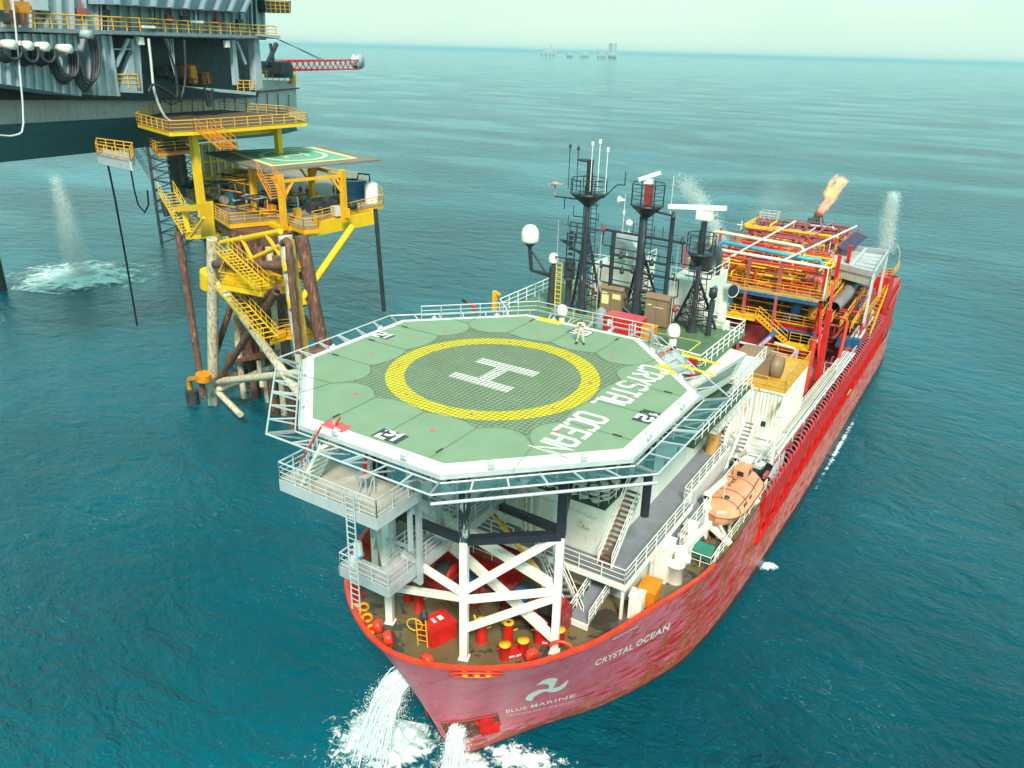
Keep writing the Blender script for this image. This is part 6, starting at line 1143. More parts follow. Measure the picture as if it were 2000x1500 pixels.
# flare
fb = at(1588, 465, y=88); ft = at(1599, 418, y=88); FL = thing('flare_burner', 'dark flare burner head on a tan box beneath the orange flame', 'flare', fb-V((0, 0, 2)))
q = MB(); q.box(fb.x-1.5, fb.x+1.6, 86.6, 89.6, fb.z-2.5, fb.z+.4)
for k in range(4): q.box(fb.x-1.6, fb.x+1.7, 86.5, 89.7, fb.z-2.2+k*.75, fb.z-2.05+k*.75)
q.build('tan_box', paint('tan_box', (.42, .30, .15), .6, .15, .3), FL)
q = MB()
for sx, sy in ((-.7, -.6), (.7, -.6), (.7, .6), (-.7, .6)): q.beam((fb.x+sx, 88+sy, fb.z+.4), (ft.x+sx*.5-.3, 88+sy*.5, ft.z-.4), .18)
q.tube((fb.x, 88, fb.z), (ft.x-.4, 88, ft.z-.5), .4, 10); q.bx((ft.x-.7, 88, ft.z-1), (1.2, 1.2, .7)); q.build('tower', M_dark, FL)
q = MB(); d_ = V((.75, 0, 1)).normalized(); q.lathe(ft-d_*.7, [(.25, 0), (.5, .3), (.75, 1.0), (.7, 1.05), (.4, .5)], 14, d_); q.beam(ft+V((.5, -.4, .2)), ft+V((1.0, -.4, -1.3)), .2); q.build('nozzle', M_rust, FL)
# flame and mist as soft volumes
def plume(name, label, p0, p1, r0, r1, dens, color=(.9, 1, .96), seed=1, emit=None, nscale=.8, cat='water jet', bend=0., endfade=.25):
    p0, p1 = V(p0), V(p1); L = (p1-p0).length; m = bpy.data.materials.new(name+'_'+str(seed)); m.use_nodes = True; t = m.node_tree; t.nodes.clear(); out = t.nodes.new('ShaderNodeOutputMaterial'); pv = t.nodes.new('ShaderNodeVolumePrincipled'); t.links.new(pv.outputs[0], out.inputs['Volume']); pv.inputs['Color'].default_value = (*color, 1); pv.inputs['Anisotropy'].default_value = .1
    def mth(op, a, b_=None, c_=None, clamp=False):
        n = N(t, 'ShaderNodeMath', operation=op); n.use_clamp = clamp
        for i, x in enumerate((a, b_, c_)):
            if x is None: continue
            if isinstance(x, (int, float)): n.inputs[i].default_value = x
            else: t.links.new(x, n.inputs[i])
        return n.outputs[0]
    tc = t.nodes.new('ShaderNodeTexCoord'); n1 = N(t, 'ShaderNodeTexNoise', Scale=nscale, Detail=5, Roughness=.65, Distortion=.6); mp = t.nodes.new('ShaderNodeMapping'); mp.inputs['Scale'].default_value = (1, 1, .45); mp.inputs['Location'].default_value = (seed*3.1, seed, 0); t.links.new(tc.outputs['Object'], mp.inputs[0]); t.links.new(mp.outputs[0], n1.inputs['Vector'])
    sp = t.nodes.new('ShaderNodeSeparateXYZ'); t.links.new(tc.outputs['Object'], sp.inputs[0]); zf = mth('DIVIDE', sp.outputs['Z'], L); n2 = N(t, 'ShaderNodeTexNoise', Scale=nscale*.45, Detail=3); t.links.new(mp.outputs[0], n2.inputs['Vector'])
    wob = mth('MULTIPLY', mth('SUBTRACT', n2.outputs[0], .5), r1*2.4 if emit else r1*.7); xx = mth('ADD', sp.outputs['X'], wob); yy = mth('SUBTRACT', sp.outputs['Y'], wob)
    rad = mth('SQRT', mth('ADD', mth('MULTIPLY', xx, xx), mth('MULTIPLY', yy, yy))); Rz = mth('MULTIPLY_ADD', zf, r1-r0, r0); rn = mth('DIVIDE', rad, Rz); core = mth('SUBTRACT', 1., rn, clamp=True)
    end = mth('MULTIPLY', mth('SUBTRACT', 1., zf), 1/endfade, clamp=True)
    if emit:
        body = mth('SUBTRACT', mth('ADD', mth('MULTIPLY', core, .95), mth('MULTIPLY', n1.outputs[0], 1.9)), 1.28); body = mth('MULTIPLY', mth('MULTIPLY', body, 4., clamp=True), end); t.links.new(mth('MULTIPLY', body, emit), pv.inputs['Emission Strength']); t.links.new(ramp(t, mth('MULTIPLY_ADD', zf, .35, n1.outputs[0]), [(.5, (1, .10, .02)), (.75, (1, .20, .01)), (.98, (1, .42, .02))]), pv.inputs['Emission Color']); pv.inputs['Density'].default_value = .0
    else: t.links.new(mth('MULTIPLY', mth('MULTIPLY', mth('POWER', core, 1.3), mth('POWER', mth('MULTIPLY', n1.outputs[0], 1.7), 3.)), mth('MULTIPLY', end, dens)), pv.inputs['Density'])
    q = MB(); n_ = 14; k_ = 12; prof = [(0, 0)]+[((r0+(r1-r0)*i/n_)*1.25, L*i/n_) for i in range(n_+1)]+[(0, L)]; q.lathe((0, 0, 0), prof, k_); o = q.build(name, m, None); d_ = (p1-p0).normalized(); o.rotation_euler = d_.to_track_quat('Z', 'Y').to_euler(); o.location = p0
    o['label'] = label; o['category'] = cat; o['kind'] = 'stuff'; return o
f1 = at(1650, 346, y=88); plume('flame', 'orange and yellow gas flame blown from the stern flare', ft, f1, .5, 1.9, 0, seed=2, emit=2.0, nscale=1.3, cat='flame')
# ------------------------------------------------------------------ spray and falling water
m, t, b = nt('spray_white'); b.inputs['Base Color'].default_value = (.86, .93, .88, 1); b.inputs['Roughness'].default_value = .6; b.inputs['Alpha'].default_value = .8; M_spray = m
m, t, b = nt('foam_white'); b.inputs['Base Color'].default_value = (.84, .92, .90, 1); b.inputs['Roughness'].default_value = .7; M_foamd = m
def drops(fn, n, sz, seed=1):
    r_ = random.Random(seed); q = MB()
    for i in range(n):
        p, k = fn(r_); s_ = sz*k*r_.uniform(.5, 1.5); d = [V((r_.uniform(-1, 1), r_.uniform(-1, 1), r_.uniform(-1, 1)))*s_ for _ in range(4)]; q.add([p+x for x in d], [(0, 1, 2), (0, 2, 3), (0, 3, 1), (1, 3, 2)])
    return q
def jet(pts, r0, r1, n, sz, label, seed, name='water_jet'):
    pts = [V(p) for p in pts]
    def fn(r_):
        s_ = r_.random(); k = s_*(len(pts)-1); i = min(int(k), len(pts)-2); p = pts[i].lerp(pts[i+1], k-i); R_ = (r0+(r1-r0)*s_); return p+V((r_.gauss(0, 1), r_.gauss(0, 1), r_.gauss(0, .6)))*R_*.5, 1
    o = drops(fn, n, sz, seed).build(name, M_spray, None); tag(o, label, 'water jet'); o['kind'] = 'stuff'; return o
plume('water_jet', 'pale water jet spraying up to the left from the starboard process deck', at(1418, 486, y=78), at(1336, 350, y=83), 1.5, 1.9, .5, seed=3); jet([at(1415, 480, y=78), at(1385, 420, y=80), at(1336, 352, y=83)], .9, 1.9, 16000, .042, 'fine droplets in the left water jet of the process deck', 3, 'water_droplets')
plume('water_jet', 'pale upright water jet at the port stern', at(1731, 492, y=86), at(1745, 375, y=86), 1.5, 1.3, .5, seed=4); jet([at(1730, 490, y=86), at(1735, 430, y=86), at(1746, 378, y=86)], 1.1, .8, 14000, .042, 'fine droplets in the upright stern water jet', 4, 'water_droplets')
plume('water_jet', 'faint mist of water spray around and left of the flare', at(1600, 425, y=86), at(1470, 385, y=82), 2.5, 6.5, .12, seed=5)
# bow discharges
def hose(p0, v0, n, r_, seed, nstr=16):
    """falling water from p0 with start velocity v0"""
    r = random.Random(seed); q = MB(); v0 = V(v0)
    for i in range(nstr):
        v = v0+V((r.gauss(0, .42), r.gauss(0, .42), r.gauss(0, .35))); p = V(p0)+V((r.uniform(-r_, r_), r.uniform(-r_, r_)*.5, r.uniform(-.2, .2))); pts = []; tt = 0
        while True:
            x = p+v*tt+V((0, 0, -4.9*tt*tt)); 
            if x.z < .05 or tt > 3: break
            pts.append(x+V((r.gauss(0, .04), r.gauss(0, .04), 0))); tt += .06
        if len(pts) > 2: q.path(pts, r.uniform(.015, .05), 4)
    def fn(r2):
        v = v0+V((r2.gauss(0, .6), r2.gauss(0, .6), r2.gauss(0, .5))); T = (v.z+math.sqrt(v.z*v.z+19.6*p0[2]))/9.8; tt = T*r2.random()**.6; return V(p0)+V((r2.uniform(-r_, r_), r2.uniform(-r_, r_), 0))+v*tt+V((0, 0, -4.9*tt*tt)), 1
    d = drops(fn, n*3, .03, seed); q.add(d.v, d.f); return q
pp = hp(1.1, 4.9, 1, .3); W1 = hose((pp.x, pp.y-.1, pp.z), (.15, -1.0, .3), 3500, .42, 11, 60); o = W1.build('falling_water', M_foamd, None); tag(o, 'white water pouring from the port anchor pocket at the bow', 'water'); o['kind'] = 'stuff'
pp = hp(2.0, 6.6, -1, .2); W2 = hose((pp.x, pp.y, pp.z), (-1.6, -1.6, .4), 8000, .7, 12, 80); o = W2.build('falling_water', M_foamd, None); tag(o, 'white water falling into the sea on the starboard side of the bow', 'water'); o['kind'] = 'stuff'
# foam on the sea: lumpy sheets with ragged holes
def foam(name, label, c, rx, ry, yaw, seed, thr=(.46, .56), hgt=.35, scl=.9):
    m, t, b = nt('foam_'+str(seed)); cc = coords(t); g = t.nodes.new('ShaderNodeTexCoord'); 
    mp = t.nodes.new('ShaderNodeMapping'); mp.inputs['Location'].default_value = (-.5, -.5, 0); t.links.new(g.outputs['UV'], mp.inputs['Vector']); ln = N(t, 'ShaderNodeVectorMath', operation='LENGTH'); t.links.new(mp.outputs[0], ln.inputs[0])
    n1 = noise(t, cc, scl, 8, .68, .9); n2 = noise(t, cc, scl*.35, 3, .5, .5); a = N(t, 'ShaderNodeMath', operation='MULTIPLY_ADD'); t.links.new(ln.outputs['Value'], a.inputs[0]); a.inputs[1].default_value = -.75; t.links.new(n1, a.inputs[2]); a2 = N(t, 'ShaderNodeMath', operation='MULTIPLY_ADD'); t.links.new(n2, a2.inputs[0]); a2.inputs[1].default_value = .45; t.links.new(a.outputs[0], a2.inputs[2])
    t.links.new(ramp(t, a2.outputs[0], [(thr[0], 0.), (thr[1], 1.)]), b.inputs['Alpha']); t.links.new(ramp(t, n1, [(.4, (.45, .68, .66)), (.6, (.86, .94, .9))]), b.inputs['Base Color']); b.inputs['Roughness'].default_value = .8
    q = MB(); n_ = 40; r = random.Random(seed); ph = [r.uniform(0, 6) for _ in range(6)]; vs = []; cy_, sy_ = math.cos(yaw), math.sin(yaw)
    for i in range(n_+1):
        for j in range(n_+1):
            u, v = i/n_*2-1, j/n_*2-1; d = max(0, 1-(u*u+v*v)); h = hgt*d*(.6+.4*math.sin(u*9+ph[0])*math.sin(v*8+ph[1])+.3*math.sin(u*17+v*13+ph[2]))+.05; x, y = u*rx, v*ry; vs.append((c[0]+x*cy_-y*sy_, c[1]+x*sy_+y*cy_, max(.04, h)))
    q.add(vs, [(i*(n_+1)+j, (i+1)*(n_+1)+j, (i+1)*(n_+1)+j+1, i*(n_+1)+j+1) for i in range(n_) for j in range(n_)], True); o = q.build(name, m, None); uv = o.data.uv_layers.new()
    for lp_ in o.data.loops: k = lp_.vertex_index; uv.data[lp_.index].uv = ((k//(n_+1))/n_, (k % (n_+1))/n_)
    tag(o, label, 'foam'); o['kind'] = 'stuff'; return o
c_ = at(745, 1455, z=0); foam('foam', 'churned white foam patch on the sea left of the bow', at(762, 1462, z=0), 5.6, 3.2, R(25), 21, (.44, .60), .55, 1.3); foam('foam', 'brighter churned core of foam where the starboard jet lands', at(755, 1440, z=0), 2.6, 1.7, R(20), 22, (.12, .45), .8, 2.0)
foam('foam', 'thin lacy foam trailing right of the bow tip', at(1010, 1485, z=0), 5.5, 2.0, R(15), 23, (.52, .66), .1, 1.7); foam('foam', 'foam splash under the port anchor pocket', at(915, 1495, z=0), 1.6, 1.3, 0, 24, (.3, .5), .4, 1.5)
foam('foam', 'thin white wash line along the port side amidships', (11.95, 60, 0), .42, 13, 0, 27, (.50, .66), .04, 2.2); foam('foam', 'small foam fleck on the sea off the port bow', at(1497, 1106, z=0), 1.1, .7, R(30), 25, (.35, .5), .1, 1.6)
c_ = at(158, 540, z=0); foam('foam', 'round splash ring far out on the left sea', c_, 14.5, 12, R(20), 26, (.34, .55), .5, .35)
jt = at(103, 350, x=c_.x, ) if False else V((c_.x-6, c_.y+2, hz(100, 345, (c_.x-6, c_.y+2)))); 
plume('water_jet', 'faint column of water falling onto the round splash far left', V((c_.x, c_.y, 0)), jt, 3.6, 1.8, .4, seed=6, endfade=.6); jet([V((c_.x, c_.y, 0)), jt], 2.4, 1.2, 16000, .045, 'fine droplets in the falling column far left', 6, 'water_droplets')
# ------------------------------------------------------------------ yellow wellhead platform
def atv(px, py, P0, d):
    """photograph point brought to the vertical plane through P0 along d"""
    n = V((-d[1], d[0], 0)); r = FW + RT*((px-1000)/F_) + UP*((750-py)/F_); return CAM + r*((V(P0)-CAM).dot(n)/r.dot(n))
PU = V((.956, -.292, 0)); PV = V((.292, .956, 0)); PO = V((-54.2, 33.5, 23))
def PL(a, b_, z): return V((PO.x, PO.y, 0))+PU*a+PV*b_+V((0, 0, z))
PF = at(412, 785, z=0)     # foot of the near left leg
def pf(px, py, off=0): return atv(px, py, PF+PV*off, PU)
yaw_p = math.atan2(PU.y, PU.x)
JK = thing('jacket', 'rusty platform jacket with white and brown legs standing in the sea', 'jacket', (PF.x+6, PF.y+4, 0))
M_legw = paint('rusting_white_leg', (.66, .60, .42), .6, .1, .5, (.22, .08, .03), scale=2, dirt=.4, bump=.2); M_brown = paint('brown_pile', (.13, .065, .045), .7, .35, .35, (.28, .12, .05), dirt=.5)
T1 = pf(414, 466); T2 = pf(557, 460, 0); F2 = pf(600, 745)
q = MB(); q.tube((PF.x, PF.y, -3), T1, .7, 14, .62); q.build('leg', M_legw, JK)
q = MB(); q.tube(F2-V((0, 0, 2)), T2, .78, 14, .7); q.build('leg', M_legw, JK); q = MB(); q.beam(F2+PU*.6, T2+PU*1.9-PV*.4, .5); q.build('leg', paint('yellow_rusty', (.60, .34, .05), .6, .2, .55, (.22, .08, .03)), JK)
T1b, T2b = T1+PV*5+PU*.3, T2+PV*1.2+PU*1.0; F1b, F2b = PF+PV*7, F2+PV*2.2+PU*1
for a, b_ in ((F1b, T1b), (F2b, T2b)): q = MB(); q.tube(a-V((0, 0, 3)), b_, .65, 12); q.build('leg', M_brown, JK)
for i, (px, py0, py1, off, r_) in enumerate(((440, 460, 700, 4, .42), (462, 450, 690, 5, .52), (478, 470, 705, 7, .42), (492, 480, 720, 6, .4), (503, 470, 720, 5, .6), (512, 480, 700, 8, .4), (524, 470, 700, 6, .48), (540, 480, 690, 5, .6), (450, 470, 700, 9, .5), (470, 460, 700, 8, .4), (532, 470, 690, 9, .4))):
    a = pf(px, py0, off); q = MB(); q.tube((a.x, a.y, -2), (a.x, a.y, 21.9), r_, 10); q.build('conductor', M_brown if i % 3 else M_legw, JK)
def jb(a, b_, r_=.4, m=None, nm='brace'): q = MB(); q.tube(a, b_, r_, 8); return q.build(nm, m or M_legw, JK)
jb(pf(432, 474, .5), pf(548, 452, .5), .3, M_yel2); jb(pf(440, 530, .5), pf(552, 478, .5), .26, M_yel2); jb(pf(470, 462, .4), pf(500, 520, .4), .22, M_yel); jb(pf(548, 500, .4), pf(520, 458, .4), .22, M_yel); jb(pf(430, 500, 2), pf(545, 540, 2), .26, M_yel); jb(pf(427, 760), pf(560, 705, 6), .42); jb(pf(425, 745), F2+V((0, 0, 1)), .45); jb(pf(428, 555), pf(600, 790), .5); jb(pf(425, 745), pf(540, 570), .42, M_brown); jb(pf(420, 760), pf(470, 810), .4); jb(pf(490, 600, 0), pf(545, 560, 0), .35, M_brown); jb(F1b+V((0, 0, 3)), F2b+V((0, 0, 3)), .45, M_brown); jb(PF+V((0, 0, 3)), F1b+V((0, 0, 3)), .45, M_brown); jb(F2+V((0, 0, 3)), F2b+V((0, 0, 3)), .45, M_brown); jb(PF+V((0, 0, 3.5)), T1b, .4, M_brown); jb(T1-V((0, 0, 3)), T2-V((0, 0, 3)), .5, M_brown); jb(pf(505, 705, 3), pf(512, 755, 3), .3); jb(T1b-V((0, 0, 4)), T2b-V((0, 0, 4)), .4, M_brown); jb(F2b+V((0, 0, 4)), T1b-V((0, 0, 5)), .4, M_brown)
q = MB(); q.slab([pf(440, 705, 3), pf(545, 690, 3), pf(545, 675, 9), pf(440, 690, 9)], (0, 0, -.4)); q.build('conductor_guide', M_rust, JK)
jb(pf(585, 590), pf(688, 443, 8), .36, M_yel2, 'outrigger'); q = MB(); q.tube(pf(577, 580), pf(583, 600), .95, 10); q.tube(pf(567, 512), pf(571, 528), .9, 10); q.build('clamp', M_yel2, JK); q = MB(); q.tube(pf(410, 530), pf(410, 560), 1.15, 14); q.build('collar', M_yel2, JK)
# risers
def rsr(name, label, pts, r_, mat, cat='riser'): q = MB(); q.path(pts, r_, 9); return tag(q.build(name, mat, None), label, cat)
rsr('riser_pipe', 'long brown riser pipe standing in the sea left of the white leg', [pf(348, 452, -2), pf(398, 775, -2)], .42, M_brown); rsr('riser_pipe', 'black bent riser pipe clamped to the leg under the deck corner', [pf(552, 475, -1.5), pf(560, 470, -1.5), pf(564, 480, -1.5), pf(566, 510, -1.5), pf(584, 690, -1.5)], .35, M_brown)
q = MB(); q.path([pf(396, 738, -2), pf(370, 740, -2), pf(372, 765, -2)], .35, 8); q.tube(pf(397, 730, -2), pf(398, 742, -2), .95, 10); tag(q.build('riser_bracket', M_org, None), 'orange yellow pipe bracket at the foot of the brown riser', 'bracket'); q = MB(); a = pf(374, 762, -2); q.tube(a, (a.x, a.y, -1), .85, 10); tag(q.build('pile_stub', M_dark, None), 'short dark pile stub in the water beside the white leg', 'pile')
rsr('hanging_hose', 'black hose hanging from the drilling unit down into the sea', [atv(208, 308, PF+PV*2, PU), atv(225, 390, PF+PV*2, PU), atv(245, 500, PF+PV*2, PU), atv(268, 636, PF+PV*2, PU)], .16, M_black, 'hose'); rsr('black_pole', 'black pole hanging from the right end of the yellow deck into the sea', [atv(733, 408, PF+PV*14, PU), atv(750, 608, PF+PV*14, PU)], .25, M_black, 'pole')
rsr('hose_loop', 'looped black hose hanging left of the yellow stair tower', [pf(252, 312, 3), pf(262, 370, 3), pf(270, 400, 3), pf(283, 415, 3), pf(290, 400, 3), pf(288, 372, 3)], .12, M_black, 'hose'); rsr('stub_pipe', 'short black pipe stub under the yellow stair head', [pf(319, 395), pf(326, 422)], .35, M_black, 'pipe')
# decks of the platform
YP = thing('yellow_platform', 'yellow steel platform deck with rails beside the ship', 'platform', PL(-8, 4, 21.5)); M_pdk = paint('grey_brown_deck', (.30, .27, .23), .65, .15, .2)
def deck_px(t_, px, z, mat, edge, nm, h=.9, rail=True, gap=2., rm=M_yel, skip=()):
    P = [at(u, v, z=z) for u, v in px]; q = MB(); q.slab(P, (0, 0, -.15)); o = q.build(nm, mat, t_); q = MB()
    for a, b_ in zip(P, P[1:]+P[:1]): d_ = (b_-a).normalized().cross(V((0, 0, 1))); q.slab([a+V((0, 0, .02)), b_+V((0, 0, .02)), b_+V((0, 0, -h)), a+V((0, 0, -h))], d_*-.12)
    q.build('edge_beam', edge, o)
    if rail:
        q = MB()
        for i, (a, b_) in enumerate(zip(P, P[1:]+P[:1])):
            if i not in skip: q.rail([a, b_], 1.2, .055, gap, 2)
        q.build('guard_rail', rm, o)
    return P
deck_px(YP, [(350, 375), (448, 436), (538, 428), (593, 447), (622, 444), (610, 432), (705, 408), (748, 398), (746, 382), (700, 352), (560, 330), (400, 338)], 23.2, M_pdk, M_yel, 'main_deck', .7)
B1_, B2_, B3_, B4_ = at(556, 440, z=23), at(733, 410, z=23), at(640, 395, z=23), at(520, 425, z=23)
q = MB()
for a, b_ in ((at(556, 444, z=22.9), at(733, 412, z=22.9)), (at(556, 444, z=22.9), at(500, 422, z=22.9)), (at(733, 412, z=22.9), at(690, 395, z=22.9)), (at(640, 429, z=22.9), at(610, 410, z=22.9))): q.beam(a-V((0, 0, .9)), b_-V((0, 0, .9)), .6, 1.7)
q.build('main_girder', M_yel2, YP)
deck_px(YP, [(268, 240), (330, 257), (378, 255), (600, 238), (560, 224), (430, 214), (300, 222)], 34.3, paint('dark_plank', (.09, .07, .05), .7, .3, .2), M_yel2, 'top_deck', .55)
q = MB()
for (u0, v0), (u1, v1), z0 in (((376, 262), (384, 345), 34), ((541, 245), (545, 292), 34)):
    a = at(u0, v0, z=33.6); q.beam(a, (a.x, a.y, 23.3 if u0 < 400 else 29.8), .8)
a, b_ = at(376, 262, z=33.2), at(545, 248, z=33.2); q.beam(a, b_, .7, 1.4); q.build('top_column', M_yel2, YP)
deck_px(YP, [(295, 288), (310, 298), (375, 292), (360, 280)], 31.2, M_pdk, M_org, 'mid_landing', .5)
deck_px(YP, [(190, 302), (255, 315), (262, 300), (192, 290)], 32, M_galv, M_galv, 'left_landing', 1.0, rm=M_yel)
# stair tower on the left
deck_px(YP, [(362, 458), (450, 452), (448, 436), (372, 442)], 19.6, M_pdk, M_yel2, 'stair_landing', .7); q = MB(); a = at(395, 398, z=23); q.slab([pf(395, 395, 1), pf(416, 392, 1), pf(420, 460, 1), pf(398, 464, 1)], PV*-.3); q.slab([pf(355, 402, -1), pf(400, 398, -1), pf(400, 410, -1), pf(357, 412, -1)], PV*-1.); q.beam(pf(357, 405, -1.5), pf(370, 462, -1.5), .4); q.beam(pf(372, 462, -1.5), pf(398, 425, -1.5), .25); q.build('stair_tower', M_yel2, YP)
sg = 'yellow stairs of the platform'
def pst(label, p0, p1, off, w_=1.6, m_=M_yel, side=None, n=14): a, b_ = pf(*p0, off), pf(*p1, off); return stair('stair', label, a, b_, w_, side or PV, m_, m_, m_, n, 1.25, sg)
pst('yellow stair from the left landing down towards the stair tower', (372, 455), (325, 375), -1.5, 1.8, M_yel2); pst('upper yellow stair of the jacket, from the stair tower to the middle landing', (512, 562), (433, 487), -1.5, 1.5, M_yel2); pst('lower yellow stair of the jacket, from the leg collar to the lowest landing', (530, 662), (428, 553), -1.5, 1.5, M_yel2)
pst('orange stair from the top deck down to the small green helipad', (447, 291), (398, 252), 3, 1.8, M_org); pst('orange stair under the small helipad beside the orange cabin', (545, 388), (518, 338), 5, 1.8, M_org, None, 10); pst('grey stair climbing from the platform to the drilling unit', (305, 350), (262, 282), 4, 1.5, M_galv, None, 16)
def ring_deck(px, z, nm, lab): deck_px(JK, px, z, M_yel2, M_yel2, nm, .6, True, 2., M_yel)
zz1 = pf(512, 562).z; zz2 = pf(530, 662).z
deck_px(JK, [(430, 552), (512, 568), (540, 560), (585, 562), (588, 545), (520, 535), (440, 530)], zz1, M_yel2, M_yel2, 'middle_landing', .7); deck_px(JK, [(528, 666), (560, 655), (612, 652), (610, 640), (545, 645)], zz2, M_yel, M_yel, 'lowest_landing', .5, rm=M_yel)
# small helipad
HP = thing('small_helipad', 'small green and yellow helipad on posts above the yellow platform', 'helipad', PL(-4, 6, 23.2)); hz_ = 29.7; HC = [at(u, v, z=hz_) for u, v in ((400, 297), (516, 333), (745, 311), (622, 285))]
q = MB(); q.slab(HC, (0, 0, -.25)); q.build('pad_deck', paint('pad_brown', (.22, .17, .13), .6, .15, .1), HP)
Cc = (HC[0]+HC[1]+HC[2]+HC[3])/4; ux = (HC[1]-HC[0]).normalized(); uy = (HC[2]-HC[1]).normalized(); Cc = at(572, 306, z=hz_); I4 = [at(u, v, z=hz_+.02) for u, v in ((447, 297), (530, 325), (700, 309), (612, 287))]
q = MB(); q.add([p for p in I4], [(0, 1, 2, 3)]); q.build('yellow_border', paint('pad_yellow', (.80, .74, .30), .6, .05, 0), HP)
cI = sum(I4, V((0, 0, 0)))/4; q = MB(); q.add([cI+(p-cI)*.88+V((0, 0, .02)) for p in I4], [(0, 1, 2, 3)]); q.build('green_surface', paint('pad_green', (.16, .42, .28), .6, .1, 0), HP)
q = MB(); n_ = 40; vs = []; a1, a2 = (I4[1]-I4[0])*.36, (I4[2]-I4[1])*.36
for k in range(n_):
    t_ = 2*math.pi*k/n_
    for r_ in (1, .86): vs.append(cI+a1*math.cos(t_)*r_+a2*math.sin(t_)*r_+V((0, 0, .04)))
q.add(vs, [(2*k, 2*k+1, (2*k+3) % (2*n_), (2*k+2) % (2*n_)) for k in range(n_)])
for a, b_ in (((-.32, -.35), (.32, -.35)), ((-.32, .35), (.32, .35)), ((0, -.35), (0, .35))): q.beam(cI+a1*a[0]+a2*a[1]+V((0, 0, .06)), cI+a1*b_[0]+a2*b_[1]+V((0, 0, .06)), .5, .02)
q.build('circle_and_h', paint('pad_cream', (.72, .72, .48), .6, .05, 0), HP)
hp4 = [at(555, 440, z=23.2), at(673, 425, z=23.2), at(499, 411, z=23.2), at(612, 402, z=23.2)]
for p in hp4: q = MB(); q.beam((p.x, p.y, 22.6), (p.x, p.y, hz_-.3), .65); q.build('post', M_yel, HP)
q = MB()
for i, j in ((0, 1), (0, 2), (2, 3), (1, 3)):
    a, b_ = hp4[i], hp4[j]; q.beam((a.x, a.y, 28.6), (b_.x, b_.y, 28.6), .35); m_ = (a+b_)/2; q.beam((a.x, a.y, 26.2), (a.x*.6+m_.x*.4, a.y*.6+m_.y*.4, 28.6), .28); q.beam((b_.x, b_.y, 26.2), (b_.x*.6+m_.x*.4, b_.y*.6+m_.y*.4, 28.6), .28)
q.build('knee_brace', M_yel, HP)
# equipment on deck
runs(YP, random.Random(8), -66, -57, 34, 44, 23.4, 25.4, 22, [M_yel, M_rust, M_galv, M_blue, M_dark, M_redd, M_org], (.05, .14), 'deck_pipe'); runs(YP, random.Random(9), -74, -64, 34, 42, 23.4, 27.5, 22, [M_yel, M_rust, M_pale, M_blue, M_dark, M_org], (.06, .16), 'deck_pipe')
for k_ in range(8): r9 = random.Random(90+k_); q = MB(); q.bx((r9.uniform(-63, -50), r9.uniform(36, 47), 23.8), (r9.uniform(.5, 1.4), r9.uniform(.5, 1.2), 1.2), yaw_p); q.build('deck_box', r9.choice([M_yel, M_pale, M_blue, M_redd, M_dark, M_org]), YP)
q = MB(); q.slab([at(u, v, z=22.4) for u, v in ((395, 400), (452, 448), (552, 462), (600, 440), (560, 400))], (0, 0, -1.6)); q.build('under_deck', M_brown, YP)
D = 23.2
def pbox(name, label, cat, u, v, d, mat, z=D, group=None): p = at(u, v, z=z); t_ = cab(name, label, cat, (p.x, p.y, z+d[2]/2), d, yaw_p, mat); 
pbox('site_cabin', 'orange yellow cabin with a dark doorway under the small helipad', 'cabin', 470, 372, (5.6, 3.5, 2.9), M_yel); pbox('container', 'deep blue container box at the right end of the yellow platform', 'container', 688, 392, (3.0, 3.4, 2.9), M_blue); pbox('teal_cabinet', 'bright teal cabinet left of the orange cabin', 'cabinet', 438, 372, (1.2, 1.2, 1.9), M_cyan); pbox('teal_cabinet', 'bright blue electrical box beside the rusty insulated pipes', 'cabinet', 450, 402, (.9, .9, 1.9), M_cyan)
for i, (u, v) in enumerate(((458, 384), (468, 387), (480, 390))): p = at(u, v, z=D); cab('tote_tank', 'grey plastic tote tank in the row under the helipad, %s' % ('left one', 'middle one', 'right one')[i], 'tank', (p.x, p.y, D+.75), (1.1, 1.1, 1.4), yaw_p, paint('tote_grey', (.24, .33, .38), .4, .1, 0), mb2=M_pale)['group'] = 'grey tote tanks on the platform'
for i, (u, v, lb) in enumerate(((516, 386, 'left of two dark teal drums near the orange stair'), (527, 388, 'right of two dark teal drums near the orange stair'))): p = at(u, v, z=D); q = MB(); q.lathe(p, [(.38, 0), (.38, 1.1), (0, 1.12)], 12); tag(q.build('oil_drum', paint('teal_drum', (.03, .13, .14), .4), None), lb, 'drum', 'teal drums on the platform')
p = at(726, 396, z=D); t_ = thing('white_tank', 'white upright tank at the right end of the platform deck', 'tank', p); q = MB(); q.lathe(p, [(.95, 0), (.95, 2.7), (.6, 3.0), (0, 3.05)], 16); q.build('shell', M_white, t_); q = MB(); q.path([p+V((-.2, 0, 3)), p+V((-.2, 0, 4)), p+V((-1.6, -.8, 4.1)), p+V((-1.8, -.9, 3.2)), p+V((-4, -2, 3.2))], .13, 7); q.build('black_pipe', M_black, t_)
t_ = thing('insulated_pipes', 'thick rusty white flanged pipes on the left of the yellow deck', 'pipes', at(420, 385, z=D)); 
for k, (u, v, u2, v2) in enumerate(((400, 372, 440, 396), (415, 370, 436, 383))): a, b_ = at(u, v-4, z=D+1), at(u2, v2-4, z=D+1); q = MB(); q.tube(a, b_, .5, 12); [q.lathe(a.lerp(b_, f), [(0, -.12), (.68, -.12), (.68, .12), (0, .12)], 12, (b_-a).normalized()) for f in (0, .3, .6, .95)]; q.build('pipe', paint('rusty_pinkish', (.50, .38, .32), .6, .2, .5), t_)
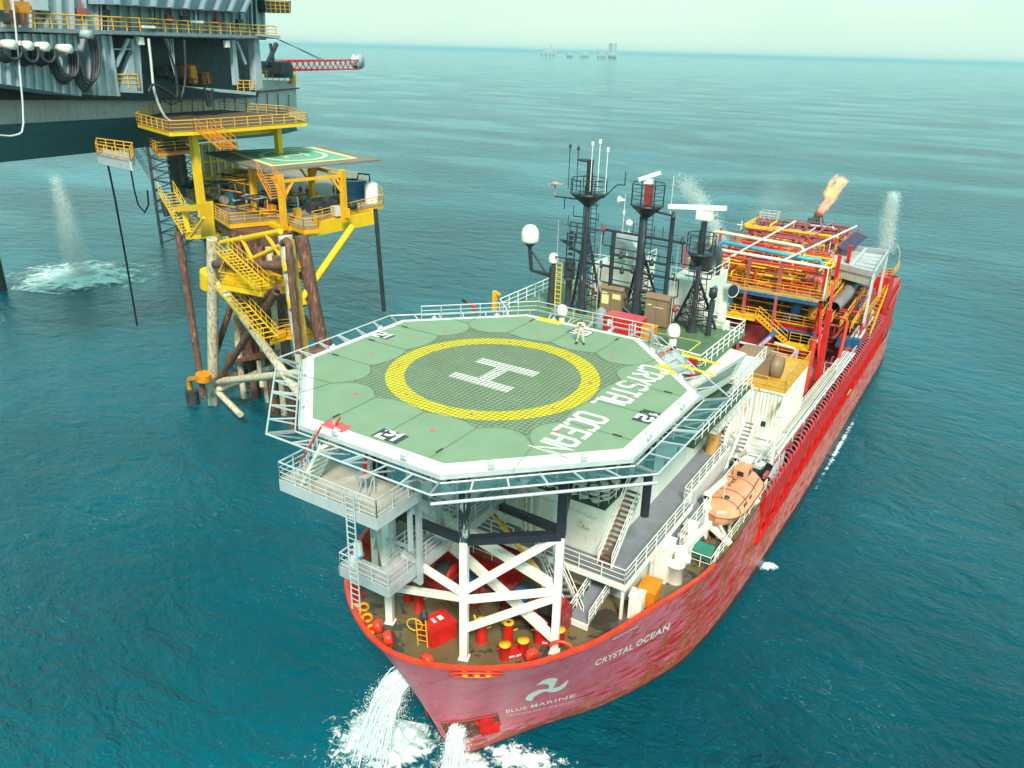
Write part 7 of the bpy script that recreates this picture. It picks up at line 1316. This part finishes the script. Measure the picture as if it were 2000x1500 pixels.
t_ = thing('solar_panel', 'tilted dark solar panel at the left edge of the yellow platform', 'solar panel', at(372, 372, z=D)); a, b_, c_, d_ = at(350, 366, z=D+1.5), at(372, 370, z=D+1.2), at(392, 358, z=D+1.6), at(375, 352, z=D+2.6); q = MB(); q.slab([a, b_, c_, d_], (0, 0, .08)); q.build('panel', M_glass, t_); q = MB(); q.beam(a, a-V((0, 0, 1.5)), .08); q.beam(c_, c_-V((0, 0, 1.6)), .08); q.build('leg', M_galv, t_)
t_ = thing('yellow_wall_frame', 'yellow framed grey wall panels behind the helipad', 'wall', at(430, 352, z=D)); a, b_ = at(402, 352, z=D), at(470, 345, z=D); q = MB(); q.slab([a, b_, b_+V((0, 0, 5.6)), a+V((0, 0, 5.6))], (0, .1, 0)); q.build('panel', paint('tan_panel', (.34, .28, .22), .7), t_); q = MB()
for k in range(6): p = a.lerp(b_, k/5)-PV*.15; q.beam(p, p+V((0, 0, 5.8)), .3)
for h in (0.2, 2.9, 5.7): q.beam(a-PV*.15+V((0, 0, h)), b_-PV*.15+V((0, 0, h)), .25)
q.build('frame', M_yel2, t_)
t_ = thing('pump_skid', 'dark pump skid with slanted yellow framed panels under the helipad', 'skid', at(640, 410, z=D)); p = at(640, 412, z=D); q = MB()
for k in range(3): c_ = p+PU*(k*.2)+PV*(k*2.2-2); q.bx(c_+V((0, 0, .8)), (1.5, 1.8, 1.4), yaw_p); q.lathe(c_+V((1.4, 0, .7)), [(0, -.6), (.5, -.6), (.5, .6), (0, .6)], 10, PV)
q.build('engine', M_dark, t_); q = MB()
for k in range(2): c_ = p+PV*(k*2.8-2.2)-PU*.6; q.slab([c_+V((-.8, 0, .9)), c_+V((.4, 0, 2.0)), c_+PV*2+V((.4, 0, 2.0)), c_+PV*2+V((-.8, 0, .9))], (0, 0, .06))
q.build('slanted_panel', paint('olive_panel', (.28, .26, .12), .5), t_)
for i, (u, v, lb, m_) in enumerate(((560, 402, 'heap of dark hoses by the helipad post', M_dark), (570, 398, 'pale grey tarpaulin heap beside the helipad post', M_pale))): p = at(u, v, z=D); q = MB(); [q.ball(p+V((rg.uniform(-1.2, 1.2)*(2-i), rg.uniform(-.7, .7), .3)), rg.uniform(.3, .7), rg.uniform(.3, .6), .35, 8) for k in range(7-2*i)]; tag(q.build('deck_heap', m_, None), lb, 'heap')
M_cov = paint('red_coverall', (.60, .06, .02), .8, .1, 0, dirt=.05); M_rhel = paint('red_helmet', (.6, .08, .03), .4)
for i, (u, v, lb) in enumerate(((588, 385, 'worker in red overalls left under the small helipad, standing'), (601, 388, 'worker in red overalls second from the left under the small helipad'), (652, 385, 'worker in red overalls near the right helipad post'), (661, 383, 'worker in dark red overalls furthest right under the small helipad'))): p = at(u, v, z=D); person('person', lb, p, R(20+60*i), 1.75, M_cov if i < 3 else M_redd, M_rhel, (((-.28, -.02, 1.12), (-.2, -.18, .95)), ((.28, -.02, 1.12), (.24, -.16, .92))), 'workers in red overalls on the platform')
for k in range(14):
    pass
q = MB(); runs(YP, rg, -66, -58, 33, 40, 15, 21.5, 16, [M_brown, M_yel, M_rust], (.15, .3), 'under_pipe')
# ------------------------------------------------------------------ the drilling unit at top left
JD = V((math.cos(R(101)), math.sin(R(101)), 0)); JN = V((JD.y, -JD.x, 0)); JP = V((-82, 14.6, 0)); JQ = JP+JN*9
def jw(u, v, P=JP): return atv(u, v, P, JD)
JU = thing('drilling_unit', 'large grey jack up drilling unit with dark teal hull at the upper left', 'drilling rig', (-92, 40, 28))
def jpan(px, mat, nm, P=JP, th=.6): q = MB(); q.slab([jw(u, v, P) for u, v in px], JN*-th); return q.build(nm, mat, JU)
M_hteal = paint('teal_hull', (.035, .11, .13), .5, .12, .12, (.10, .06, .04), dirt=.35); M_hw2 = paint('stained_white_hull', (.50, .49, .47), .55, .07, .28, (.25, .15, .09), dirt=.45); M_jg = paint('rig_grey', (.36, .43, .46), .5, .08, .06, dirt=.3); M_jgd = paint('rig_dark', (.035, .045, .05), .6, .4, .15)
jpan([(-120, 250), (560, 212), (582, 255), (545, 264), (300, 286), (-120, 330)], M_hteal, 'hull_bottom', JP, 14); jpan([(-120, 140), (300, 150), (578, 158), (580, 218), (300, 232), (-120, 252)], M_hw2, 'hull_side', JP, 30)
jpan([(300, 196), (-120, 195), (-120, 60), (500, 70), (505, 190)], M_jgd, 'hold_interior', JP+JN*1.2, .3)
q = MB(); 
for i in range(13): a = jw(310+i*21, 170+i*1.2); b_ = jw(312+i*21, 228); q.tube(a+JN*.2, b_+JN*.2, .08, 5)
q.path([jw(300, 190)+JN*.5, jw(440, 185)+JN*.5, jw(580, 172)+JN*.5], .14, 6); q.build('hull_pipe', M_redd, JU)
# cantilever: corrugated boxes, catwalk, upper tier
def jbox(px, mat, nm, P, th, ncor=0):
    A = [jw(u, v, P) for u, v in px]; q = MB(); q.slab(A, JN*-th)
    if ncor:
        for k in range(ncor): f = (k+.5)/ncor; q.beam(A[0].lerp(A[1], f)+JN*.15, A[3].lerp(A[2], f)+JN*.15, (A[1]-A[0]).length/ncor*.45, .3)
    return q.build(nm, mat, JU)
jbox([(-140, 62), (150, 68), (160, 188), (-140, 142)], M_jg, 'corrugated_box', JQ, 7, 16); jbox([(172, 68), (218, 70), (236, 188), (182, 186)], M_jg, 'corrugated_box', JQ, 6, 3); jbox([(272, 70), (280, 182), (232, 180), (232, 176)], M_jg, 'box_sill', JQ, .8)
jbox([(-140, 56), (540, 76), (540, 70), (-140, 48)], paint('catwalk_grey', (.20, .25, .27), .6, .1, .05), 'catwalk', JQ+JN*1.2, 1.3); jbox([(-140, -40), (515, -30), (520, 78), (-140, 56)], M_jg, 'upper_wall', JQ-JN*1.5, 8, 30); jbox([(200, -60), (520, -60), (480, 25), (205, 8)], paint('rig_blue_grey', (.24, .32, .36), .5, .08, .05), 'upper_box', JQ+JN*1.5, 6, 9)
jbox([(515, 0), (568, 2), (568, 26), (520, 24)], M_jgd, 'corner_box', JQ, 3); jbox([(505, 70), (548, 76), (548, 70), (505, 66)], M_jg, 'corner_walk', JQ+JN*1.5, 3)
q = MB(); q.rail([jw(-140, 50, JQ+JN*1.2), jw(35, 54, JQ+JN*1.2), jw(300, 62, JQ+JN*1.2), jw(540, 72, JQ+JN*1.2)], 1.5, .07, 2.2, 2); q.build('yellow_rail', M_yel, JU); q = MB(); q.rail([jw(232, 172, JQ), jw(272, 172, JQ)], 1.6, .08, 1.5, 2); q.build('yellow_rail', M_yel, JU); q = MB(); q.rail([jw(465, 178, JQ), jw(500, 178, JQ)], 1.5, .07, 1.5, 2); q.build('yellow_rail', M_yel, JU); q = MB(); q.rail([jw(510, 158), jw(578, 158)], 1.6, .07, 1.6, 2); q.build('yellow_rail', M_yel, JU); q = MB(); q.rail([jw(520, 24, JQ), jw(566, 26, JQ)], 1.6, .06, 1.3, 2); q.build('yellow_rail', M_yel, JU); q = MB(); q.rail([jw(-10, 180, JP), jw(40, 180, JP)], 1.6, .08, 1.5, 2); q.build('yellow_rail', M_yel, JU)
jbox([(496, 76), (506, 76), (514, 172), (502, 176)], M_jg, 'frame_post', JQ, 1.2); jbox([(453, 78), (460, 78), (468, 165), (460, 166)], M_jg, 'frame_post', JQ, .6); jbox([(256, 76), (266, 76), (277, 178), (268, 178)], M_jg, 'frame_post', JQ, .6); jbox([(360, 168), (500, 180), (500, 186), (430, 180)], M_jg, 'frame_sill', JQ, 2)
q = MB(); q.beam(jw(250, 76, JQ), jw(226, 130, JQ), .35); q.beam(jw(222, 96, JQ), jw(256, 96, JQ), .15); q.build('diagonal_brace', M_jg, JU); q = MB(); q.beam(jw(462, 80, JQ), jw(480, 125, JQ), .3); q.build('diagonal_brace', M_jg, JU)
for k, (u, v) in enumerate(((274, 80), (443, 86))): q = MB(); p = jw(u, v, JQ+JN*.6); q.bx(p, (.5, .9, .9), R(20)); o = q.build('floodlight', M_white, JU)
for k, (u, v) in enumerate(((86, 20), (160, 24), (205, 26), (330, 36), (360, 38), (426, 42), (468, 44))): q = MB(); P_ = jw(u, v, JQ-JN*1.0); q.bx(P_, (.5, 1.2, .9), R(11)); q.beam(P_+V((0, 0, .5)), P_+V((0, 0, 1.6)), .15); q.build('wall_bracket', M_rose if k % 2 else M_dark, JU)
for k, u in enumerate((58, 68, 196, 202, 208, 300, 380, 486, 490, 496)): q = MB(); q.tube(jw(u, -20, JQ-JN*.9), jw(u+3, 60, JQ-JN*.9), .12 if k % 3 else .2, 6); q.build('wall_pipe', M_jgd if k % 2 else M_galv, JU)
for k, (u, v) in enumerate(((-5, 8), (15, 12), (35, 14), (70, 6), (5, 30), (28, 34))): q = MB(); q.bx(jw(u, v, JQ+JN*1), (1.2, 2.0, 1.1+.3*(k % 2)), R(11)); q.build('winch_unit', (M_yel, M_pale, M_org, M_galv, M_dark, M_rust)[k], JU)
for k, (u, v) in enumerate(((278, 52), (372, 42))): q = MB(); q.beam(jw(u, v, JQ+JN*1.3), jw(u+24, v+1, JQ+JN*1.3), .3); q.build('tube_lamp', M_white, JU)
# drag chain hoses
for i, (u0, v0, u1, v1, vb) in enumerate(((-20, 92, 15, 90, 122), (15, 88, 47, 92, 126), (47, 90, 80, 94, 126), (82, 95, 125, 98, 162), (126, 98, 165, 70, 190))):
    for j in range(4):
        q = MB(); o_ = JN*(.7+.45*j); a, c_, b_ = jw(u0, v0, JQ), jw((u0+u1)/2+4, vb, JQ), jw(u1, v1, JQ); pts = []
        dep = a.z-jw((u0+u1)/2, vb, JQ).z
        for k in range(15): f = k/14; pts.append(a.lerp(b_, .5-.5*math.cos(f*math.pi))-V((0, 0, dep*math.sin(f*math.pi)**.8*(1-.07*j)))+o_)
        q.path(pts, .16, 6); q.build('looped_cable', M_dark if j % 2 else M_black, JU)
    q = MB(); p = jw(u1, v1-3, JQ+JN*1.4); q.lathe(p-JN*.9, [(0, 0), (.5, 0), (.5, 1.8), (0, 1.8)], 14, JN); q.build('cable_saddle', M_white if i < 4 else M_jg, JU)
for i, pts in enumerate(([(290, 75), (295, 120), (302, 180), (322, 228), (345, 240), (362, 246)], [(360, 78), (362, 150), (354, 190), (338, 202), (320, 196)], [(322, 75), (340, 130), (344, 152), (346, 190), (330, 180), (300, 165), (290, 180)], [(25, 0), (35, 100), (46, 240), (30, 264), (0, 264)])):
    P = [jw(u, v, JQ+JN*(1.+.3*i)) for u, v in pts]; Q_ = []
    for k in range(len(P)-1):
        for f in (0, .33, .66): a, b_, c_, d_ = P[max(k-1, 0)], P[k], P[k+1], P[min(k+2, len(P)-1)]; Q_.append(.5*((2*b_)+(c_-a)*f+(2*a-5*b_+4*c_-d_)*f*f+(3*b_-a-3*c_+d_)*f**3))
    Q_.append(P[-1]); q = MB(); q.path(Q_, .17 if i < 3 else .1, 7); tag(q.build('slack_hose', M_pale if i in (0, 3) else M_black, None), ('pale slack hose drooping to the yellow top deck', 'black hose loop inside the rig opening, right one', 'black hose loop inside the rig opening, left one', 'long pale hose looping at the far left under the rig')[i], 'hose', 'slack hoses hanging from the drilling unit')
for i, (u0, u1) in enumerate(((310, 330), (318, 338))): 
    for k in range(4): q = MB(); q.path([jw(322+k*5, 75, JQ), jw(343, 152, JQ)], .07, 4); q.build('cable_fan', M_pale, JU) if i == 0 else None
q = MB(); q.beam(jw(398, 172, JQ), jw(408, 208, JQ), .35); q.beam(jw(414, 174, JQ), jw(410, 208, JQ), .35); q.build('hanging_strut', M_black, JU)
for k in range(10): a = jw(rg.uniform(300, 440), rg.uniform(130, 160), JP+JN*2); q = MB(); q.bx(a, (rg.uniform(1, 3), rg.uniform(1, 3), rg.uniform(.8, 2)), rg.uniform(0, 1)); q.build('dim_machinery', rg.choice([M_rust, M_dark, M_org, M_jgd]), JU)
for i, u in enumerate((246, 254)):
    p = jw(u, 176, JQ-JN*1.0); p.z = jw(u, 174, JQ).z-.2; person('person', 'worker in orange helmet behind the small yellow rail of the rig, %s of two' % ('left', 'right')[i], p, R(60), 1.8, M_dark, M_org, (((-.28, -.02, 1.12), (-.2, -.2, 1.0)), ((.28, -.02, 1.12), (.24, -.2, 1.0))), 'workers at the rig opening')
# red crane boom
a, b_ = jw(545, 128), jw(694, 126, JP+JN*0); CB = thing('crane_boom', 'red lattice boom of the rig with a grey reel at its tip', 'crane', a); d_ = b_-a; q = MB(); hh = V((0, 0, .9)); ww = JN*.8
L_ = [(-hh-ww), (-hh+ww), (hh-ww), (hh+ww)]
for o_ in L_: q.beam(a+o_*.7, b_+o_, .22)
for k in range(14):
    p, p2 = a.lerp(b_, k/14), a.lerp(b_, (k+1)/14)
    for i_, j_ in ((0, 2), (3, 1), (0, 1), (2, 3)): q.beam(p+L_[i_], p2+L_[j_], .14)
q.build('lattice', M_red, CB); q = MB(); q.lathe(b_+V((0, 0, .6))+d_.normalized()*1.0, [(0, -.7), (1.5, -.7), (1.5, -.5), (1.0, -.4), (1.0, .4), (1.5, .5), (1.5, .7), (0, .7)], 18, JN); q.beam(b_, b_+d_.normalized()*3.4+V((0, 0, -.3)), .5, .25); q.build('reel', M_galv, CB)
q = MB(); q.tube(jw(540, 76), jw(640, 120), .06, 4); q.tube(jw(548, 78), jw(628, 118), .06, 4); q.build('stay_wire', M_dark, CB)
q = MB(); q.bx(jw(545, 150)+V((0, 0, 1)), (3, 4, 2.2), R(101)); q.bx(jw(535, 132), (3, 5, 2), R(101)); q.beam(jw(520, 130), jw(540, 85), .6); q.beam(jw(536, 130), jw(528, 85), .4); q.build('crane_base', M_dark, CB)
q = MB(); q.bx(jw(566, 154)+JN*.6, (.6, .9, 1.6), 0); q.build('orange_box', M_org, CB)
# rig leg at the left edge and black lattice leg behind the jacket
def lattice(name, label, u0, v0, u1, v1, P, w_, n, mat):
    a, b_ = atv(u0, v0, P, PU), atv(u1, v1, P, PU); b_.x, b_.y = a.x, a.y; t_ = thing(name, label, 'rig leg', (a.x, a.y, 0)); q = MB()
    C4 = [V((sx*w_/2, sy*w_/2, 0)) for sx, sy in ((-1, -1), (1, -1), (1, 1), (-1, 1))]
    for c_ in C4: q.tube((a.x+c_.x, a.y+c_.y, -3), (a.x+c_.x, a.y+c_.y, b_.z), .35, 8)
    q.build('chord', mat, t_)
    q = MB()
    for k in range(n):
        z0, z1 = b_.z*k/n, b_.z*(k+1)/n
        for c0_, c1_ in zip(C4, C4[1:]+C4[:1]): q.beam((a.x+c0_.x, a.y+c0_.y, z0), (a.x+c1_.x, a.y+c1_.y, z1), .22); q.beam((a.x+c0_.x, a.y+c0_.y, z1), (a.x+c1_.x, a.y+c1_.y, z1), .2)
    q.build('bracing', mat, t_); return a
lattice('rig_leg', 'black lattice rig leg behind the yellow platform jacket', 382, 640, 382, 300, PF+PV*30, 7, 9, M_jgd)
a = at(2, 566, z=0); t_ = thing('rig_leg', 'dark toothed rig leg at the left edge of the view', 'rig leg', (a.x, a.y, 0)); q = MB(); q.bx((a.x, a.y, 14), (1.6, 1.6, 34)); 
for k in range(40): q.bx((a.x+1.0, a.y-.2, .5+k*.5), (.5, .5, .25))
q.build('chord', M_jgd, t_)
q = MB(); [q.beam((a.x-.5, a.y, z), (a.x-9, a.y+2, z+5), .35) for z in (0, 5, 10, 15)]; q.build('bracing', M_jgd, t_)
# under-hull frames near the yellow top deck
for pts, r_ in (([(340, 300), (342, 350)], .9), ([(352, 292), (352, 360)], .55)): a, b_ = pf(*pts[0], 8), pf(*pts[1], 8); q = MB(); q.tube(a, (a.x, a.y, 23), r_, 12); [q.tube((a.x, a.y, 23.5+k*1.0), (a.x, a.y, 23.9+k*1.0), r_*1.2, 12) for k in range(8)]; tag(q.build('stacked_pipe', paint('dark_banded', (.08, .075, .07), .6, .3, .3), None), 'thick dark banded pipe between the rig and the yellow platform' if r_ > .6 else 'thinner dark banded pipe beside the thick banded pipe', 'pipe')
# ------------------------------------------------------------------ far platforms on the horizon
def farp(label, u, v, w_, h_, kind):
    D_ = 7200; r = FW + RT*((u-1000)/F_) + UP*((750-v)/F_); r.z = 0; r.normalize(); c_ = V((CAM.x, CAM.y, 0))+r*D_; k = D_/1560; X = V((r.y, -r.x, 0)); t_ = thing('far_platform', label, 'platform', c_, 'platforms on the horizon'); w_ *= k; h_ *= k; q = MB()
    for i in range(4): q.beam(c_+X*w_*(i/3-.5)*.8, c_+X*w_*(i/3-.5)*.8+V((0, 0, h_*.45)), 7)
    q.build('leg', M_farp, t_); q = MB()
    ya = math.atan2(X.y, X.x); q.bx(c_+V((0, 0, h_*.5)), (w_, 40, h_*.16), ya); q.bx(c_+V((0, 0, h_*.72)), (w_*.86, 40, h_*.14), ya); q.bx(c_+X*w_*.1+V((0, 0, h_*.9)), (w_*.5, 30, h_*.2), ya); [q.beam(c_+X*w_*f+V((0, 0, h_*.4)), c_+X*w_*f+V((0, 0, h_*.8)), 6) for f in (-.4, -.1, .2, .4)]; q.build('deck', M_farp, t_)
    q = MB()
    if kind == 'flare': q.beam(c_+X*w_*.2+V((0, 0, h_)), c_+X*w_*.2+V((0, 0, h_*1.9)), 5); q.beam(c_+X*w_*.45+V((0, 0, h_*.6)), c_+X*w_*.75+V((0, 0, h_*1.3)), 6)
    if kind == 'rig': [q.beam(c_+X*w_*f+V((0, 0, 0)), c_+X*w_*f+V((0, 0, h_*2.6)), 14) for f in (-.35, -.1, .3)]; q.beam(c_+X*w_*.3+V((0, 0, h_*.8)), c_+X*w_*1.0+V((0, 0, h_*1.0)), 10)
    if kind == 'frame': q.beam(c_-X*w_*.45+V((0, 0, h_*.6)), c_-X*w_*.45+V((0, 0, h_*1.5)), 7); q.beam(c_+X*w_*.45+V((0, 0, h_*.6)), c_+X*w_*.45+V((0, 0, h_*1.5)), 12); q.beam(c_-X*w_*.45+V((0, 0, h_*1.5)), c_+X*w_*.45+V((0, 0, h_*1.5)), 9)
    if kind == 'plain': q.beam(c_-X*w_*.2+V((0, 0, h_)), c_-X*w_*.2+V((0, 0, h_*1.35)), 4)
    q.build('mast', M_farp, t_)
M_farp = paint('hazed_grey', (.40, .44, .44), .8, .1, 0, dirt=0, bump=0)  # grey lightened: distance haze is put into the platforms' colour
farp('leftmost faint platform on the horizon with a slanting boom', 1070, 102, 27, 12, 'flare'); farp('small faint platform second from the left on the horizon', 1113, 103, 11, 9, 'plain'); farp('faint platform in the middle of the horizon group', 1142, 104, 16, 10, 'plain'); farp('faint platform with a square portal frame on the horizon', 1175, 105, 16, 10, 'frame'); farp('faint drilling rig with tall legs rightmost on the horizon', 1196, 105, 16, 10, 'rig')
